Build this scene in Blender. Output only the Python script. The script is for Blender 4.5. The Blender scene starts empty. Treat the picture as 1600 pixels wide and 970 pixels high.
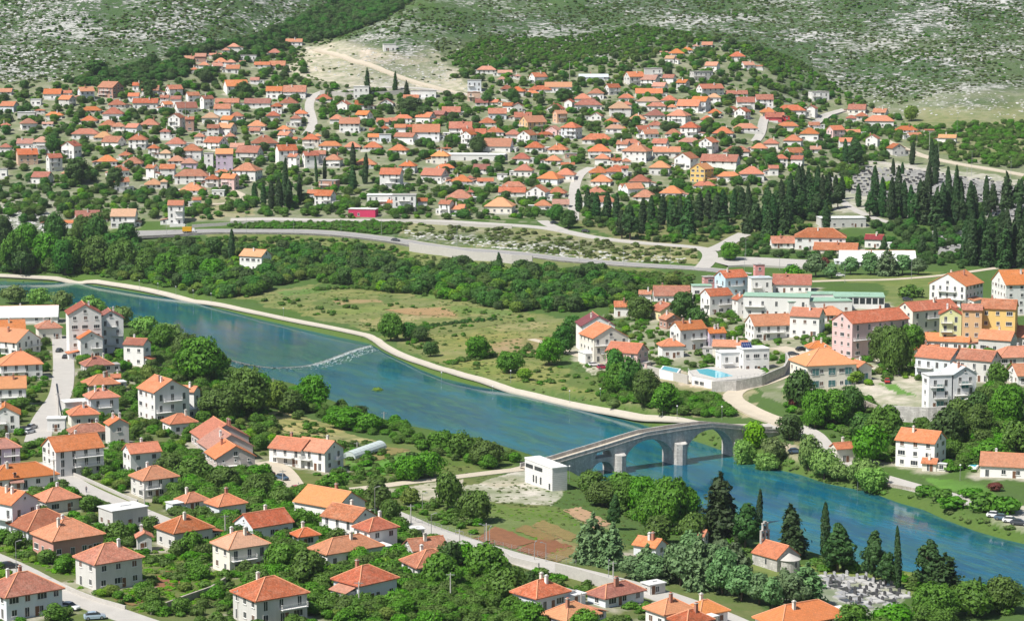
import bpy, math, random
import numpy as np
R = math.radians
random.seed(7)
rng = np.random.default_rng(11)
scene = bpy.context.scene
COL = scene.collection

# ------------------------------------------------------------------ camera, sky, sun, exposure
F, HX, HY, CAMZ = 3600.0, 800.0, 20.0, 131.0
PITCH = math.atan((485.0 - HY) / F)
cam = bpy.data.objects.new('camera', bpy.data.cameras.new('camera'))
COL.objects.link(cam)
cam.location = (0, 0, CAMZ)
cam.rotation_euler = (math.pi / 2 - PITCH, 0, 0)
cam.data.sensor_width = 36.0
cam.data.lens = 36.0 * F / 1600.0
cam.data.clip_start = 5.0
cam.data.clip_end = 12000.0
scene.camera = cam
SUN_TO = np.array([-0.80, -0.58]); SUN_TO /= np.linalg.norm(SUN_TO)
SUN_EL = R(54)
world = bpy.data.worlds.new('World')
scene.world = world
world.use_nodes = True
wn = world.node_tree.nodes
sky = wn.new('ShaderNodeTexSky')
sky.sky_type = 'NISHITA'
sky.sun_disc = False
sky.sun_elevation = SUN_EL
sky.sun_rotation = math.atan2(SUN_TO[0], SUN_TO[1])
sky.air_density = 1.2
sky.dust_density = 1.0
world.node_tree.links.new(sky.outputs[0], wn['Background'].inputs[0])
wn['Background'].inputs[1].default_value = 0.066
sun = bpy.data.objects.new('sun', bpy.data.lights.new('sun', 'SUN'))
COL.objects.link(sun)
sun.data.energy = 5.0
sun.data.angle = R(0.5)
sun.data.color = (1.0, 0.955, 0.88)
from mathutils import Vector, Matrix
sv = Vector((SUN_TO[0] * math.cos(SUN_EL), SUN_TO[1] * math.cos(SUN_EL), math.sin(SUN_EL)))
sun.rotation_euler = sv.to_track_quat('Z', 'Y').to_euler()
sun.location = (0, 0, 400)
vs = scene.view_settings
vs.view_transform = 'Standard'
vs.look = 'None'
vs.exposure = 0.40
vs.gamma = 1.0
vs.use_curve_mapping = False
scene.cycles.max_bounces = 5
scene.cycles.diffuse_bounces = 2
scene.cycles.glossy_bounces = 2
scene.cycles.transmission_bounces = 2
scene.cycles.transparent_max_bounces = 4
scene.cycles.volume_bounces = 0
scene.cycles.use_adaptive_sampling = True
scene.cycles.adaptive_threshold = 0.02
scene.cycles.use_denoising = True
try:
    scene.cycles.denoiser = 'OPENIMAGEDENOISE'
except Exception:
    pass

# ------------------------------------------------------------------ picture <-> place
CP, SP = math.cos(PITCH), math.sin(PITCH)
def ray(px, py):
    a = (np.asarray(px, float) - HX) / F
    b = (485.0 - np.asarray(py, float)) / F
    return a, CP + b * SP, -SP + b * CP          # X, Y, Z of the direction
def project(X, Y, Z):
    zc = Z - CAMZ
    fwd = Y * CP - zc * SP
    up = Y * SP + zc * CP
    return HX + F * X / fwd, 485.0 - F * up / fwd
def at_z(px, py, z):
    dx, dy, dz = ray(px, py)
    t = (z - CAMZ) / dz
    return dx * t, dy * t
def at_dist(px, py, Y):
    dx, dy, dz = ray(px, py)
    t = Y / dy
    return dx * t, Y, CAMZ + dz * t

# ------------------------------------------------------------------ height of the land
# one profile per bearing: (picture row, height) or (picture row, None, distance)
FARP = [(335, None, 1222), (300, None, 1298), (250, None, 1377), (200, None, 1460), (150, None, 1560), (110, None, 1640), (76, None, 1720), (20, None, 1815), (-60, None, 1930), (-150, None, 2070), (-320, None, 2500)]
MTNL = [(335, None, 1222), (300, None, 1298), (250, None, 1377), (200, None, 1460), (160, None, 1530), (125, None, 1585), (76, None, 1650), (20, None, 1730), (-60, None, 1850), (-150, None, 1990), (-320, None, 2450)]
CEM = [(380, None, 1140), (340, None, 1204), (300, None, 1286), (260, None, 1365), (220, None, 1458), (190, None, 1567), (140, None, 1650), (76, None, 1730), (20, None, 1815), (-60, None, 1930), (-150, None, 2070), (-320, None, 2500)]
PROF = {
 -400: [(1500, 12), (970, 9), (700, 8), (560, 5), (470, 2), (440, 3), (400, 6), (366, 15), (350, 19)] + MTNL,
 100: [(1500, 12), (970, 9), (700, 8), (560, 5), (480, 2), (440, 2.5), (400, 6), (366, 16), (350, 20)] + MTNL,
 350: [(1500, 12), (970, 8.5), (700, 7), (620, 4.5), (575, 2.2), (485, 2.2), (450, 3.5), (415, 7), (385, 13), (366, 17), (352, 20)] + MTNL,
 600: [(1500, 12), (970, 8), (850, 7), (760, 5), (700, 3.2), (665, 2), (550, 2.4), (500, 3.2), (450, 5), (420, 8), (395, 12), (376, 16), (352, 21)] + FARP,
 850: [(1500, 12), (970, 8), (880, 7), (800, 5), (760, 4.2), (725, 3), (625, 2.6), (560, 3.5), (490, 5), (440, 9), (420, 11.5), (402, 14.5), (380, 17.5), (358, 21)] + FARP,
 1100: [(1500, 12), (970, 7), (900, 6), (860, 4.5), (830, 2), (664, 4), (640, 5.5), (600, 6.5), (550, 7.5), (470, 9.5), (440, 11.5), (415, 14), (385, 17.5), (360, 20.5)] + FARP,
 1350: [(1500, 10), (970, 6), (930, 4.2), (890, 2), (768, 2), (740, 3.2), (690, 5), (650, 8.5), (600, 11), (550, 12), (470, 12.5), (420, 13)] + CEM,
 1600: [(1500, 8), (970, 3.5), (935, 2), (850, 1.8), (820, 2.5), (750, 4), (700, 7), (640, 12), (600, 13), (500, 13), (420, 13.5)] + CEM,
 2000: [(1500, 8), (1000, 3), (920, 2), (880, 3), (750, 5), (700, 8), (640, 13), (600, 13.5), (500, 13.5), (420, 14)] + CEM,
}
_cols = sorted(PROF)
_curves = []
for c in _cols:
    ds, zs = [], []
    for e in PROF[c]:
        if e[1] is None:
            d = e[2]; z = CAMZ - (e[0] - HY) * d / F
        else:
            z = e[1]; d = F * (CAMZ - z) / (e[0] - HY)
        ds.append(d); zs.append(z)
    o = np.argsort(ds)
    _curves.append((np.array(ds)[o], np.array(zs)[o]))
def vnoise(x, y, seed=0):
    """Smooth value noise in 0..1 (arrays)."""
    xi = np.floor(x).astype(np.int64); yi = np.floor(y).astype(np.int64)
    fx = x - xi; fy = y - yi
    fx = fx * fx * (3 - 2 * fx); fy = fy * fy * (3 - 2 * fy)
    def h(a, b):
        n = (a * 374761393 + b * 668265263 + seed * 1442695041) & 0x7fffffff
        n = (n ^ (n >> 13)) * 1274126177 & 0x7fffffff
        return ((n ^ (n >> 16)) & 0xffff) / 65535.0
    return (h(xi, yi) * (1 - fx) + h(xi + 1, yi) * fx) * (1 - fy) + (h(xi, yi + 1) * (1 - fx) + h(xi + 1, yi + 1) * fx) * fy
def fbm(x, y, seed=0, n=4):
    v = np.zeros_like(np.asarray(x, float)); a = .5
    for i in range(n):
        v = v + a * vnoise(x * 2 ** i, y * 2 ** i, seed + i); a *= .5
    return v
# the river: waterlines as picture points at water level
FARLINE = [(-400, 432), (-150, 436), (0, 440), (120, 442), (200, 455), (300, 472), (400, 498), (500, 521), (575, 537), (600, 552), (650, 576), (690, 591), (740, 603), (800, 614), (860, 628), (930, 645), (1000, 662), (1060, 681), (1100, 694), (1150, 712), (1180, 726), (1250, 742), (1290, 756), (1350, 768), (1400, 786), (1440, 797), (1470, 811), (1520, 830), (1560, 842), (1600, 852), (1720, 890), (2000, 960), (2300, 1040)]
NEARLINE = [(-400, 452), (-150, 458), (0, 463), (80, 473), (150, 490), (230, 516), (300, 545), (350, 566), (420, 596), (480, 610), (520, 628), (580, 650), (640, 668), (740, 692), (800, 706), (850, 722), (884, 740), (916, 753), (945, 772), (985, 790), (1050, 806), (1100, 826), (1180, 846), (1250, 863), (1320, 880), (1400, 898), (1480, 908), (1540, 918), (1620, 936), (1720, 965), (2000, 1060), (2300, 1160)]
RIV = np.array([at_z(x, y, 0.0) for x, y in FARLINE] + [at_z(x, y, 0.0) for x, y in NEARLINE[::-1]])
def poly_sd(X, Y, P):
    """Signed distance to a polygon, negative inside."""
    X = np.asarray(X, float); Y = np.asarray(Y, float)
    best = np.full(X.shape, 1e18); inside = np.zeros(X.shape, bool)
    n = len(P)
    for i in range(n):
        ax, ay = P[i]; bx, by = P[(i + 1) % n]
        ex, ey = bx - ax, by - ay
        t = np.clip(((X - ax) * ex + (Y - ay) * ey) / (ex * ex + ey * ey + 1e-12), 0, 1)
        best = np.minimum(best, (X - ax - t * ex) ** 2 + (Y - ay - t * ey) ** 2)
        c = (ay > Y) != (by > Y)
        if abs(by - ay) > 1e-12:
            inside ^= c & (X < (bx - ax) * (Y - ay) / (by - ay) + ax)
    d = np.sqrt(best)
    return np.where(inside, -d, d)
def sstep(a, b, x):
    t = np.clip((x - a) / (b - a), 0, 1)
    return t * t * (3 - 2 * t)
def height(X, Y, carve=True):
    X = np.asarray(X, float); Y = np.asarray(Y, float)
    px = HX + F * X / np.maximum(Y, 1)
    zs = np.stack([np.interp(Y, c[0], c[1]) for c in _curves])
    k = np.clip(np.searchsorted(_cols, px) - 1, 0, len(_cols) - 2)
    ca = np.array(_cols, float)
    t = np.clip((px - ca[k]) / (ca[k + 1] - ca[k]), 0, 1)
    t = t * t * (3 - 2 * t)
    z = np.take_along_axis(zs, k[None], 0)[0] * (1 - t) + np.take_along_axis(zs, (k + 1)[None], 0)[0] * t
    m = sstep(1250, 1650, Y)
    z = z + (fbm(X / 60, Y / 60, 3) - .47) * (1.0 + 5 * m) + m * (fbm(X / 14, Y / 14, 9, 3) - .44) * 3.2 * sstep(1520, 1680, Y)
    # the bare spur that comes down behind the town, and the wooded gully beside it
    z = z + 16 * np.exp(-((X + 75) / 55) ** 2 - ((Y - 1740) / 110) ** 2) - 13 * np.exp(-((X + 175) / 50) ** 2 - ((Y - 1740) / 150) ** 2)
    z = z + 9 * np.exp(-((X - 330) / 60) ** 2 - ((Y - 1640) / 90) ** 2)
    if carve:
        near = (Y > 380) & (Y < 1300)
        if near.any():
            sd = np.full(X.shape, 99.0)
            sd[near] = poly_sd(X[near], Y[near], RIV)
            f = sstep(-4, 6, sd)
            z = -2.2 + (z + 2.2) * f
    return z
def hz(x, y):
    return float(height(np.array([x]), np.array([y]))[0])
_SAMP = np.concatenate([np.arange(300, 1150, 2.0), np.arange(1150, 2300, 1.5)])
def ground(px, py):
    """The point of the land seen at a picture point: X, Y, Z."""
    dx, dy, dz = ray(px, py)
    t = _SAMP / dy
    Zr = CAMZ + dz * t
    H = height(dx * t, _SAMP)
    below = np.nonzero(Zr <= H)[0]
    if len(below) == 0:
        i = len(_SAMP) - 1
    else:
        i = below[0]
    if i > 0:
        a, b = Zr[i - 1] - H[i - 1], H[i] - Zr[i]
        w = a / (a + b) if a + b > 1e-9 else 0.5
        Y = _SAMP[i - 1] + w * (_SAMP[i] - _SAMP[i - 1])
    else:
        Y = _SAMP[0]
    x = float(dx / dy * Y)
    return x, float(Y), hz(x, Y)
def scale_at(Y, Z):
    """Picture pixels per metre at a point."""
    return F / (Y * CP - (Z - CAMZ) * SP)

# ------------------------------------------------------------------ things, parts, materials
THINGS = []                                     # every top-level thing, with its picture point, for the labels
def setp(o, label=None, cat=None, group=None, kind=None):
    if label: o['label'] = label
    if cat: o['category'] = cat
    if group: o['group'] = group
    if kind: o['kind'] = kind
    return o
def empty(name, loc, rot=0.0, label=None, cat=None, group=None):
    o = bpy.data.objects.new(name, None)
    COL.objects.link(o)
    o.location = loc
    o.rotation_euler = (0, 0, rot)
    o.empty_display_size = 0.5
    setp(o, label, cat, group)
    THINGS.append(o)
    return o
def mesh(name, verts, faces, mats, midx=None, uv=None):
    me = bpy.data.meshes.new(name)
    me.from_pydata([tuple(v) for v in verts], [], faces)
    for m in (mats if isinstance(mats, (list, tuple)) else [mats]):
        me.materials.append(m)
    if midx is not None:
        me.polygons.foreach_set('material_index', midx)
    if uv is not None:
        l = me.uv_layers.new(name='uv')
        l.data.foreach_set('uv', np.asarray(uv, float).ravel())
    me.update()
    return me
def link(name, me, parent=None, loc=(0, 0, 0), rot=0.0, scl=None):
    o = bpy.data.objects.new(name, me)
    COL.objects.link(o)
    if parent is not None:
        o.parent = parent
    o.location = loc
    if rot: o.rotation_euler = (0, 0, rot)
    if scl is not None: o.scale = scl
    return o
class MB:
    """Collects shapes for one mesh."""
    def __init__(s):
        s.v, s.f, s.m = [], [], []
    def add(s, v, f, m=0):
        b = len(s.v)
        s.v += [tuple(p) for p in v]
        s.f += [tuple(i + b for i in q) for q in f]
        s.m += [m] * len(f)
        return s
    def box(s, x0, x1, y0, y1, z0, z1, m=0):
        return s.add([(x0, y0, z0), (x1, y0, z0), (x1, y1, z0), (x0, y1, z0), (x0, y0, z1), (x1, y0, z1), (x1, y1, z1), (x0, y1, z1)],
                     [(0, 3, 2, 1), (4, 5, 6, 7), (0, 1, 5, 4), (1, 2, 6, 5), (2, 3, 7, 6), (3, 0, 4, 7)], m)
    def tube(s, p, q, r0, r1=None, n=6, m=0, cap=True):
        r1 = r0 if r1 is None else r1
        p, q = Vector(p), Vector(q)
        d = (q - p).normalized()
        u = d.orthogonal().normalized(); w = d.cross(u)
        vs_ = []
        for c, r in ((p, r0), (q, r1)):
            for i in range(n):
                a = 2 * math.pi * i / n
                vs_.append(c + u * (r * math.cos(a)) + w * (r * math.sin(a)))
        fs = [(i, (i + 1) % n, n + (i + 1) % n, n + i) for i in range(n)]
        if cap:
            fs += [tuple(range(n - 1, -1, -1)), tuple(range(n, 2 * n))]
        return s.add(vs_, fs, m)
    def prism(s, poly, z0, z1, m=0, mtop=None):
        n = len(poly)
        s.add([(x, y, z0) for x, y in poly] + [(x, y, z1) for x, y in poly], [(i, (i + 1) % n, n + (i + 1) % n, n + i) for i in range(n)], m)
        b = len(s.v)
        s.v += [(x, y, z1) for x, y in poly]; s.f.append(tuple(range(b, b + n))); s.m.append(m if mtop is None else mtop)
        return s
    def me(s, name, mats):
        return mesh(name, s.v, s.f, mats, s.m)
    def link(s, name, mats, parent=None, **k):
        return link(name, s.me(name, mats), parent, **k)

def nodes(name, rough=0.8, spec=0.3):
    m = bpy.data.materials.new(name)
    m.use_nodes = True
    nt = m.node_tree
    b = nt.nodes['Principled BSDF']
    b.inputs['Roughness'].default_value = rough
    b.inputs['Specular IOR Level'].default_value = spec
    return m, nt, b
def N(nt, t, **k):
    n = nt.nodes.new(t)
    for a, v in k.items():
        setattr(n, a, v)
    return n
def ramp(nt, fac, stops, interp='LINEAR'):
    n = nt.nodes.new('ShaderNodeValToRGB')
    cr = n.color_ramp
    cr.interpolation = interp
    while len(cr.elements) > 1:
        cr.elements.remove(cr.elements[-1])
    cr.elements[0].position, cr.elements[0].color = stops[0][0], (*stops[0][1], 1) if len(stops[0][1]) == 3 else stops[0][1]
    for p, c in stops[1:]:
        e = cr.elements.new(p); e.color = (*c, 1) if len(c) == 3 else c
    if fac is not None:
        nt.links.new(fac, n.inputs[0])
    return n.outputs[0]
def noise(nt, vec, scale, detail=4, rough=0.55, dist=0.0):
    n = nt.nodes.new('ShaderNodeTexNoise')
    n.inputs['Scale'].default_value = scale
    n.inputs['Detail'].default_value = detail
    n.inputs['Roughness'].default_value = rough
    n.inputs['Distortion'].default_value = dist
    if vec is not None:
        nt.links.new(vec, n.inputs['Vector'])
    return n.outputs['Fac']
def mixc(nt, fac, a, b, blend='MIX'):
    n = nt.nodes.new('ShaderNodeMix')
    n.data_type = 'RGBA'; n.blend_type = blend; n.clamp_factor = True
    for s_, v in ((n.inputs[0], fac), (n.inputs[6], a), (n.inputs[7], b)):
        if isinstance(v, bpy.types.NodeSocket):
            nt.links.new(v, s_)
        elif isinstance(v, (int, float)):
            s_.default_value = v
        else:
            s_.default_value = (*v, 1)
    return n.outputs[2]
def mth(nt, op, a, b=None, c=None):
    n = nt.nodes.new('ShaderNodeMath'); n.operation = op
    for s_, v in zip(n.inputs, (a, b, c)):
        if v is None: continue
        if isinstance(v, bpy.types.NodeSocket): nt.links.new(v, s_)
        else: s_.default_value = v
    return n.outputs[0]
def bump(nt, b, h, strength=0.3, dist=0.1):
    n = nt.nodes.new('ShaderNodeBump')
    n.inputs['Strength'].default_value = strength
    n.inputs['Distance'].default_value = dist
    nt.links.new(h, n.inputs['Height'])
    nt.links.new(n.outputs[0], b.inputs['Normal'])
def coord(nt, kind='Object'):
    return nt.nodes.new('ShaderNodeTexCoord').outputs[kind]
def orand(nt):
    return nt.nodes.new('ShaderNodeObjectInfo').outputs['Random']
def hsv(nt, col, h=None, s=None, v=None):
    n = nt.nodes.new('ShaderNodeHueSaturation')
    for k, x in (('Hue', h), ('Saturation', s), ('Value', v)):
        if x is None: continue
        if isinstance(x, bpy.types.NodeSocket): nt.links.new(x, n.inputs[k])
        else: n.inputs[k].default_value = x
    nt.links.new(col, n.inputs['Color'])
    return n.outputs[0]
def mapr(nt, x, a, b, c=0.0, d=1.0):
    n = nt.nodes.new('ShaderNodeMapRange')
    nt.links.new(x, n.inputs[0])
    for i, v in zip((1, 2, 3, 4), (c, d, a, b)):
        n.inputs[i].default_value = v
    return n.outputs[0]

def roof_mat(name, c, old=0.3):
    """Clay tiles: courses and columns of tiles, each tile a shade of its own, weather stains."""
    m, nt, b = nodes(name, 0.85, 0.2)
    uv = coord(nt, 'UV')
    br = N(nt, 'ShaderNodeTexBrick')
    br.offset = 0.5
    nt.links.new(uv, br.inputs['Vector'])
    br.inputs['Scale'].default_value = 1.0
    br.inputs['Brick Width'].default_value = 0.42
    br.inputs['Row Height'].default_value = 0.45
    br.inputs['Mortar Size'].default_value = 0.035
    br.inputs['Mortar Smooth'].default_value = 0.6
    br.inputs['Bias'].default_value = 0.0
    c2 = tuple(x * (1 - 0.42 * old) for x in c)
    br.inputs['Color1'].default_value = (*c, 1)
    br.inputs['Color2'].default_value = (*c2, 1)
    br.inputs['Mortar'].default_value = (*[x * 0.62 for x in c], 1)
    oc = coord(nt)
    st = noise(nt, oc, 0.35, 5, 0.65)
    pale = tuple(min(1, 0.5 * x + 0.5 * y) for x, y in zip(c, (0.52, 0.33, 0.24)))
    dark = tuple(x * 0.5 for x in (c[0] * .8, c[1] * 1.05, c[2] * 1.1))
    col = mixc(nt, ramp(nt, st, [(0.5, (0, 0, 0)), (0.75, (old, old, old))]), br.outputs['Color'], pale)
    st2 = noise(nt, oc, 1.1, 6, 0.75)
    col = mixc(nt, ramp(nt, st2, [(0.5, (0, 0, 0)), (0.66, (min(1, old * 1.25),) * 3)]), col, dark)
    st3 = noise(nt, oc, 2.6, 5, 0.8)
    col = mixc(nt, ramp(nt, st3, [(0.53, (0, 0, 0)), (0.63, (old * 1.1,) * 3)]), col, pale)
    col = hsv(nt, col, mapr(nt, orand(nt), 0.492, 0.508), mapr(nt, mth(nt, 'FRACT', mth(nt, 'MULTIPLY', orand(nt), 7.31)), 0.86, 1.10), mapr(nt, mth(nt, 'FRACT', mth(nt, 'MULTIPLY', orand(nt), 3.77)), 0.76, 1.10))
    nt.links.new(col, b.inputs['Base Color'])
    bump(nt, b, br.outputs['Fac'], 0.5, -0.05)
    return m
ROOF = {
    'o': roof_mat('orange_clay_tiles', (0.62, 0.215, 0.100), 0.55),
    'r': roof_mat('red_clay_tiles', (0.52, 0.170, 0.090), 0.85),
    'p': roof_mat('faded_pink_tiles', (0.58, 0.27, 0.19), 0.6),
    'd': roof_mat('dark_red_tiles', (0.36, 0.125, 0.085), 0.55),
    'O': roof_mat('new_orange_tiles', (0.68, 0.275, 0.12), 0.3),
    'y': roof_mat('tan_orange_tiles', (0.60, 0.33, 0.19), 0.4),
    'm': roof_mat('maroon_sheet_tiles', (0.25, 0.055, 0.065), 0.15),
}
def plain_roof(name, c):
    m, nt, b = nodes(name, 0.8, 0.3)
    oc = coord(nt)
    n1 = noise(nt, oc, 0.5, 5, 0.65)
    col = mixc(nt, ramp(nt, n1, [(0.35, (0, 0, 0)), (0.7, (1, 1, 1))]), [x * 0.8 for x in c], c)
    nt.links.new(col, b.inputs['Base Color'])
    return m
ROOF['w'] = plain_roof('white_roof_sheet', (0.74, 0.74, 0.73))
ROOF['g'] = plain_roof('grey_concrete_roof', (0.42, 0.40, 0.38))
ROOF['s'] = plain_roof('silver_roof_sheet', (0.55, 0.60, 0.64))
ROOF['t'] = plain_roof('brown_roof_terrace', (0.45, 0.31, 0.24))
ROOF['G'] = plain_roof('pale_green_roof_sheet', (0.30, 0.47, 0.36))
def wall_mat(name, c, dirt=0.25):
    m, nt, b = nodes(name, 0.9, 0.15)
    oc = coord(nt)
    mp = N(nt, 'ShaderNodeMapping'); mp.inputs['Scale'].default_value = (1.2, 1.2, 0.25)
    nt.links.new(oc, mp.inputs['Vector'])
    n1 = noise(nt, mp.outputs[0], 0.9, 5, 0.65)
    col = mixc(nt, ramp(nt, n1, [(0.45, (0, 0, 0)), (0.8, (dirt,) * 3)]), c, [x * 0.6 for x in (c[0], c[1] * .97, c[2] * .92)])
    n2 = noise(nt, oc, 9.0, 3, 0.6)
    col = mixc(nt, ramp(nt, n2, [(0.3, (0.06,) * 3), (0.7, (0, 0, 0))]), col, [x * 0.75 for x in c])
    col = hsv(nt, col, None, mapr(nt, orand(nt), 0.8, 1.1), mapr(nt, orand(nt), 0.9, 1.04))
    nt.links.new(col, b.inputs['Base Color'])
    bump(nt, b, n2, 0.15, 0.03)
    return m
WALL = {
    'w': wall_mat('white_plaster', (0.80, 0.79, 0.77)), 'c': wall_mat('cream_plaster', (0.76, 0.72, 0.64)), 'g': wall_mat('grey_plaster', (0.60, 0.59, 0.565), 0.4),
    'p': wall_mat('pink_plaster', (0.72, 0.50, 0.48)), 'l': wall_mat('lilac_plaster', (0.60, 0.50, 0.64)), 'y': wall_mat('pale_yellow_plaster', (0.76, 0.67, 0.42)),
    'b': wall_mat('bluish_white_plaster', (0.66, 0.70, 0.74)), 'k': wall_mat('bare_brick', (0.46, 0.26, 0.20), 0.5), 't': wall_mat('salmon_plaster', (0.70, 0.44, 0.30)),
    'Y': wall_mat('strong_yellow_plaster', (0.78, 0.50, 0.10)), 'O': wall_mat('apricot_plaster', (0.78, 0.46, 0.18)), 'R': wall_mat('bright_red_plaster', (0.66, 0.06, 0.07)),
    'm': wall_mat('crimson_plaster', (0.58, 0.05, 0.13)), 's': wall_mat('pale_steel_wall', (0.56, 0.60, 0.62)), 'i': wall_mat('white_plaster_clean', (0.78, 0.78, 0.79)),
    'S': wall_mat('brick_pink_plaster', (0.58, 0.27, 0.20)), 'q': wall_mat('taupe_plaster', (0.56, 0.49, 0.46)), 'a': wall_mat('powder_blue_plaster', (0.52, 0.64, 0.72)),
    'L': wall_mat('lime_yellow_plaster', (0.72, 0.72, 0.33)), 'G': wall_mat('golden_yellow_plaster', (0.78, 0.56, 0.20)), 'P': wall_mat('rose_tower_plaster', (0.72, 0.33, 0.31)),
}
def simple(name, c, rough=0.6, spec=0.3, metal=0.0, var=0.12, scale=3.0):
    m, nt, b = nodes(name, rough, spec)
    b.inputs['Metallic'].default_value = metal
    n1 = noise(nt, coord(nt), scale, 4, 0.6)
    nt.links.new(mixc(nt, n1, [x * (1 - var) for x in c], [min(1, x * (1 + var)) for x in c]), b.inputs['Base Color'])
    return m
M_FRAME = simple('window_frame_paint', (0.70, 0.69, 0.67), 0.5)
M_GLASS = simple('window_glass_dark', (0.035, 0.042, 0.05), 0.12, 0.6)
M_SHUT = simple('brown_shutter', (0.13, 0.07, 0.045), 0.6)
M_WOOD = simple('door_wood', (0.17, 0.085, 0.05), 0.6)
M_CONC = simple('concrete', (0.46, 0.44, 0.41), 0.9, 0.2, 0, 0.2, 1.2)
M_WHITE = simple('white_paint', (0.78, 0.78, 0.77), 0.6, 0.3)
M_DARK = simple('dark_metal', (0.05, 0.05, 0.055), 0.5, 0.4)
M_GALV = simple('galvanised_steel', (0.45, 0.46, 0.47), 0.45, 0.5, 0.6)
M_BRICK = simple('chimney_brick', (0.42, 0.20, 0.14), 0.9, 0.2, 0, 0.3, 5)
M_RIDGE = simple('ridge_tiles', (0.66, 0.30, 0.17), 0.85, 0.2, 0, 0.2, 4)
M_AWN = simple('red_awning', (0.55, 0.12, 0.10), 0.8)
M_TEAL = simple('teal_glass', (0.05, 0.16, 0.17), 0.15, 0.6)
M_POOL = simple('pool_water', (0.06, 0.42, 0.55), 0.08, 0.5, 0, 0.1, 0.6)
M_ASPH = None
# ------------------------------------------------------------------ the land
HAZE = 0.00004
def in_poly(px, py, P):
    px = np.asarray(px); ins = np.zeros(px.shape, bool)
    n = len(P)
    for i in range(n):
        ax, ay = P[i]; bx, by = P[(i + 1) % n]
        if ay == by: continue
        c = (ay > py) != (by > py)
        ins ^= c & (px < (bx - ax) * (py - ay) / (by - ay) + ax)
    return ins
GRASS = (0.065, 0.122, 0.030); DRY = (0.245, 0.24, 0.09); SOIL = (0.27, 0.125, 0.065); GRAV = (0.60, 0.54, 0.45); EARTH = (0.46, 0.36, 0.24)
LUSH = (0.075, 0.19, 0.03); REED = (0.14, 0.19, 0.045); YARD = (0.30, 0.285, 0.21); LAWN = (0.10, 0.24, 0.035); WHEAT = (0.42, 0.36, 0.16)
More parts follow.
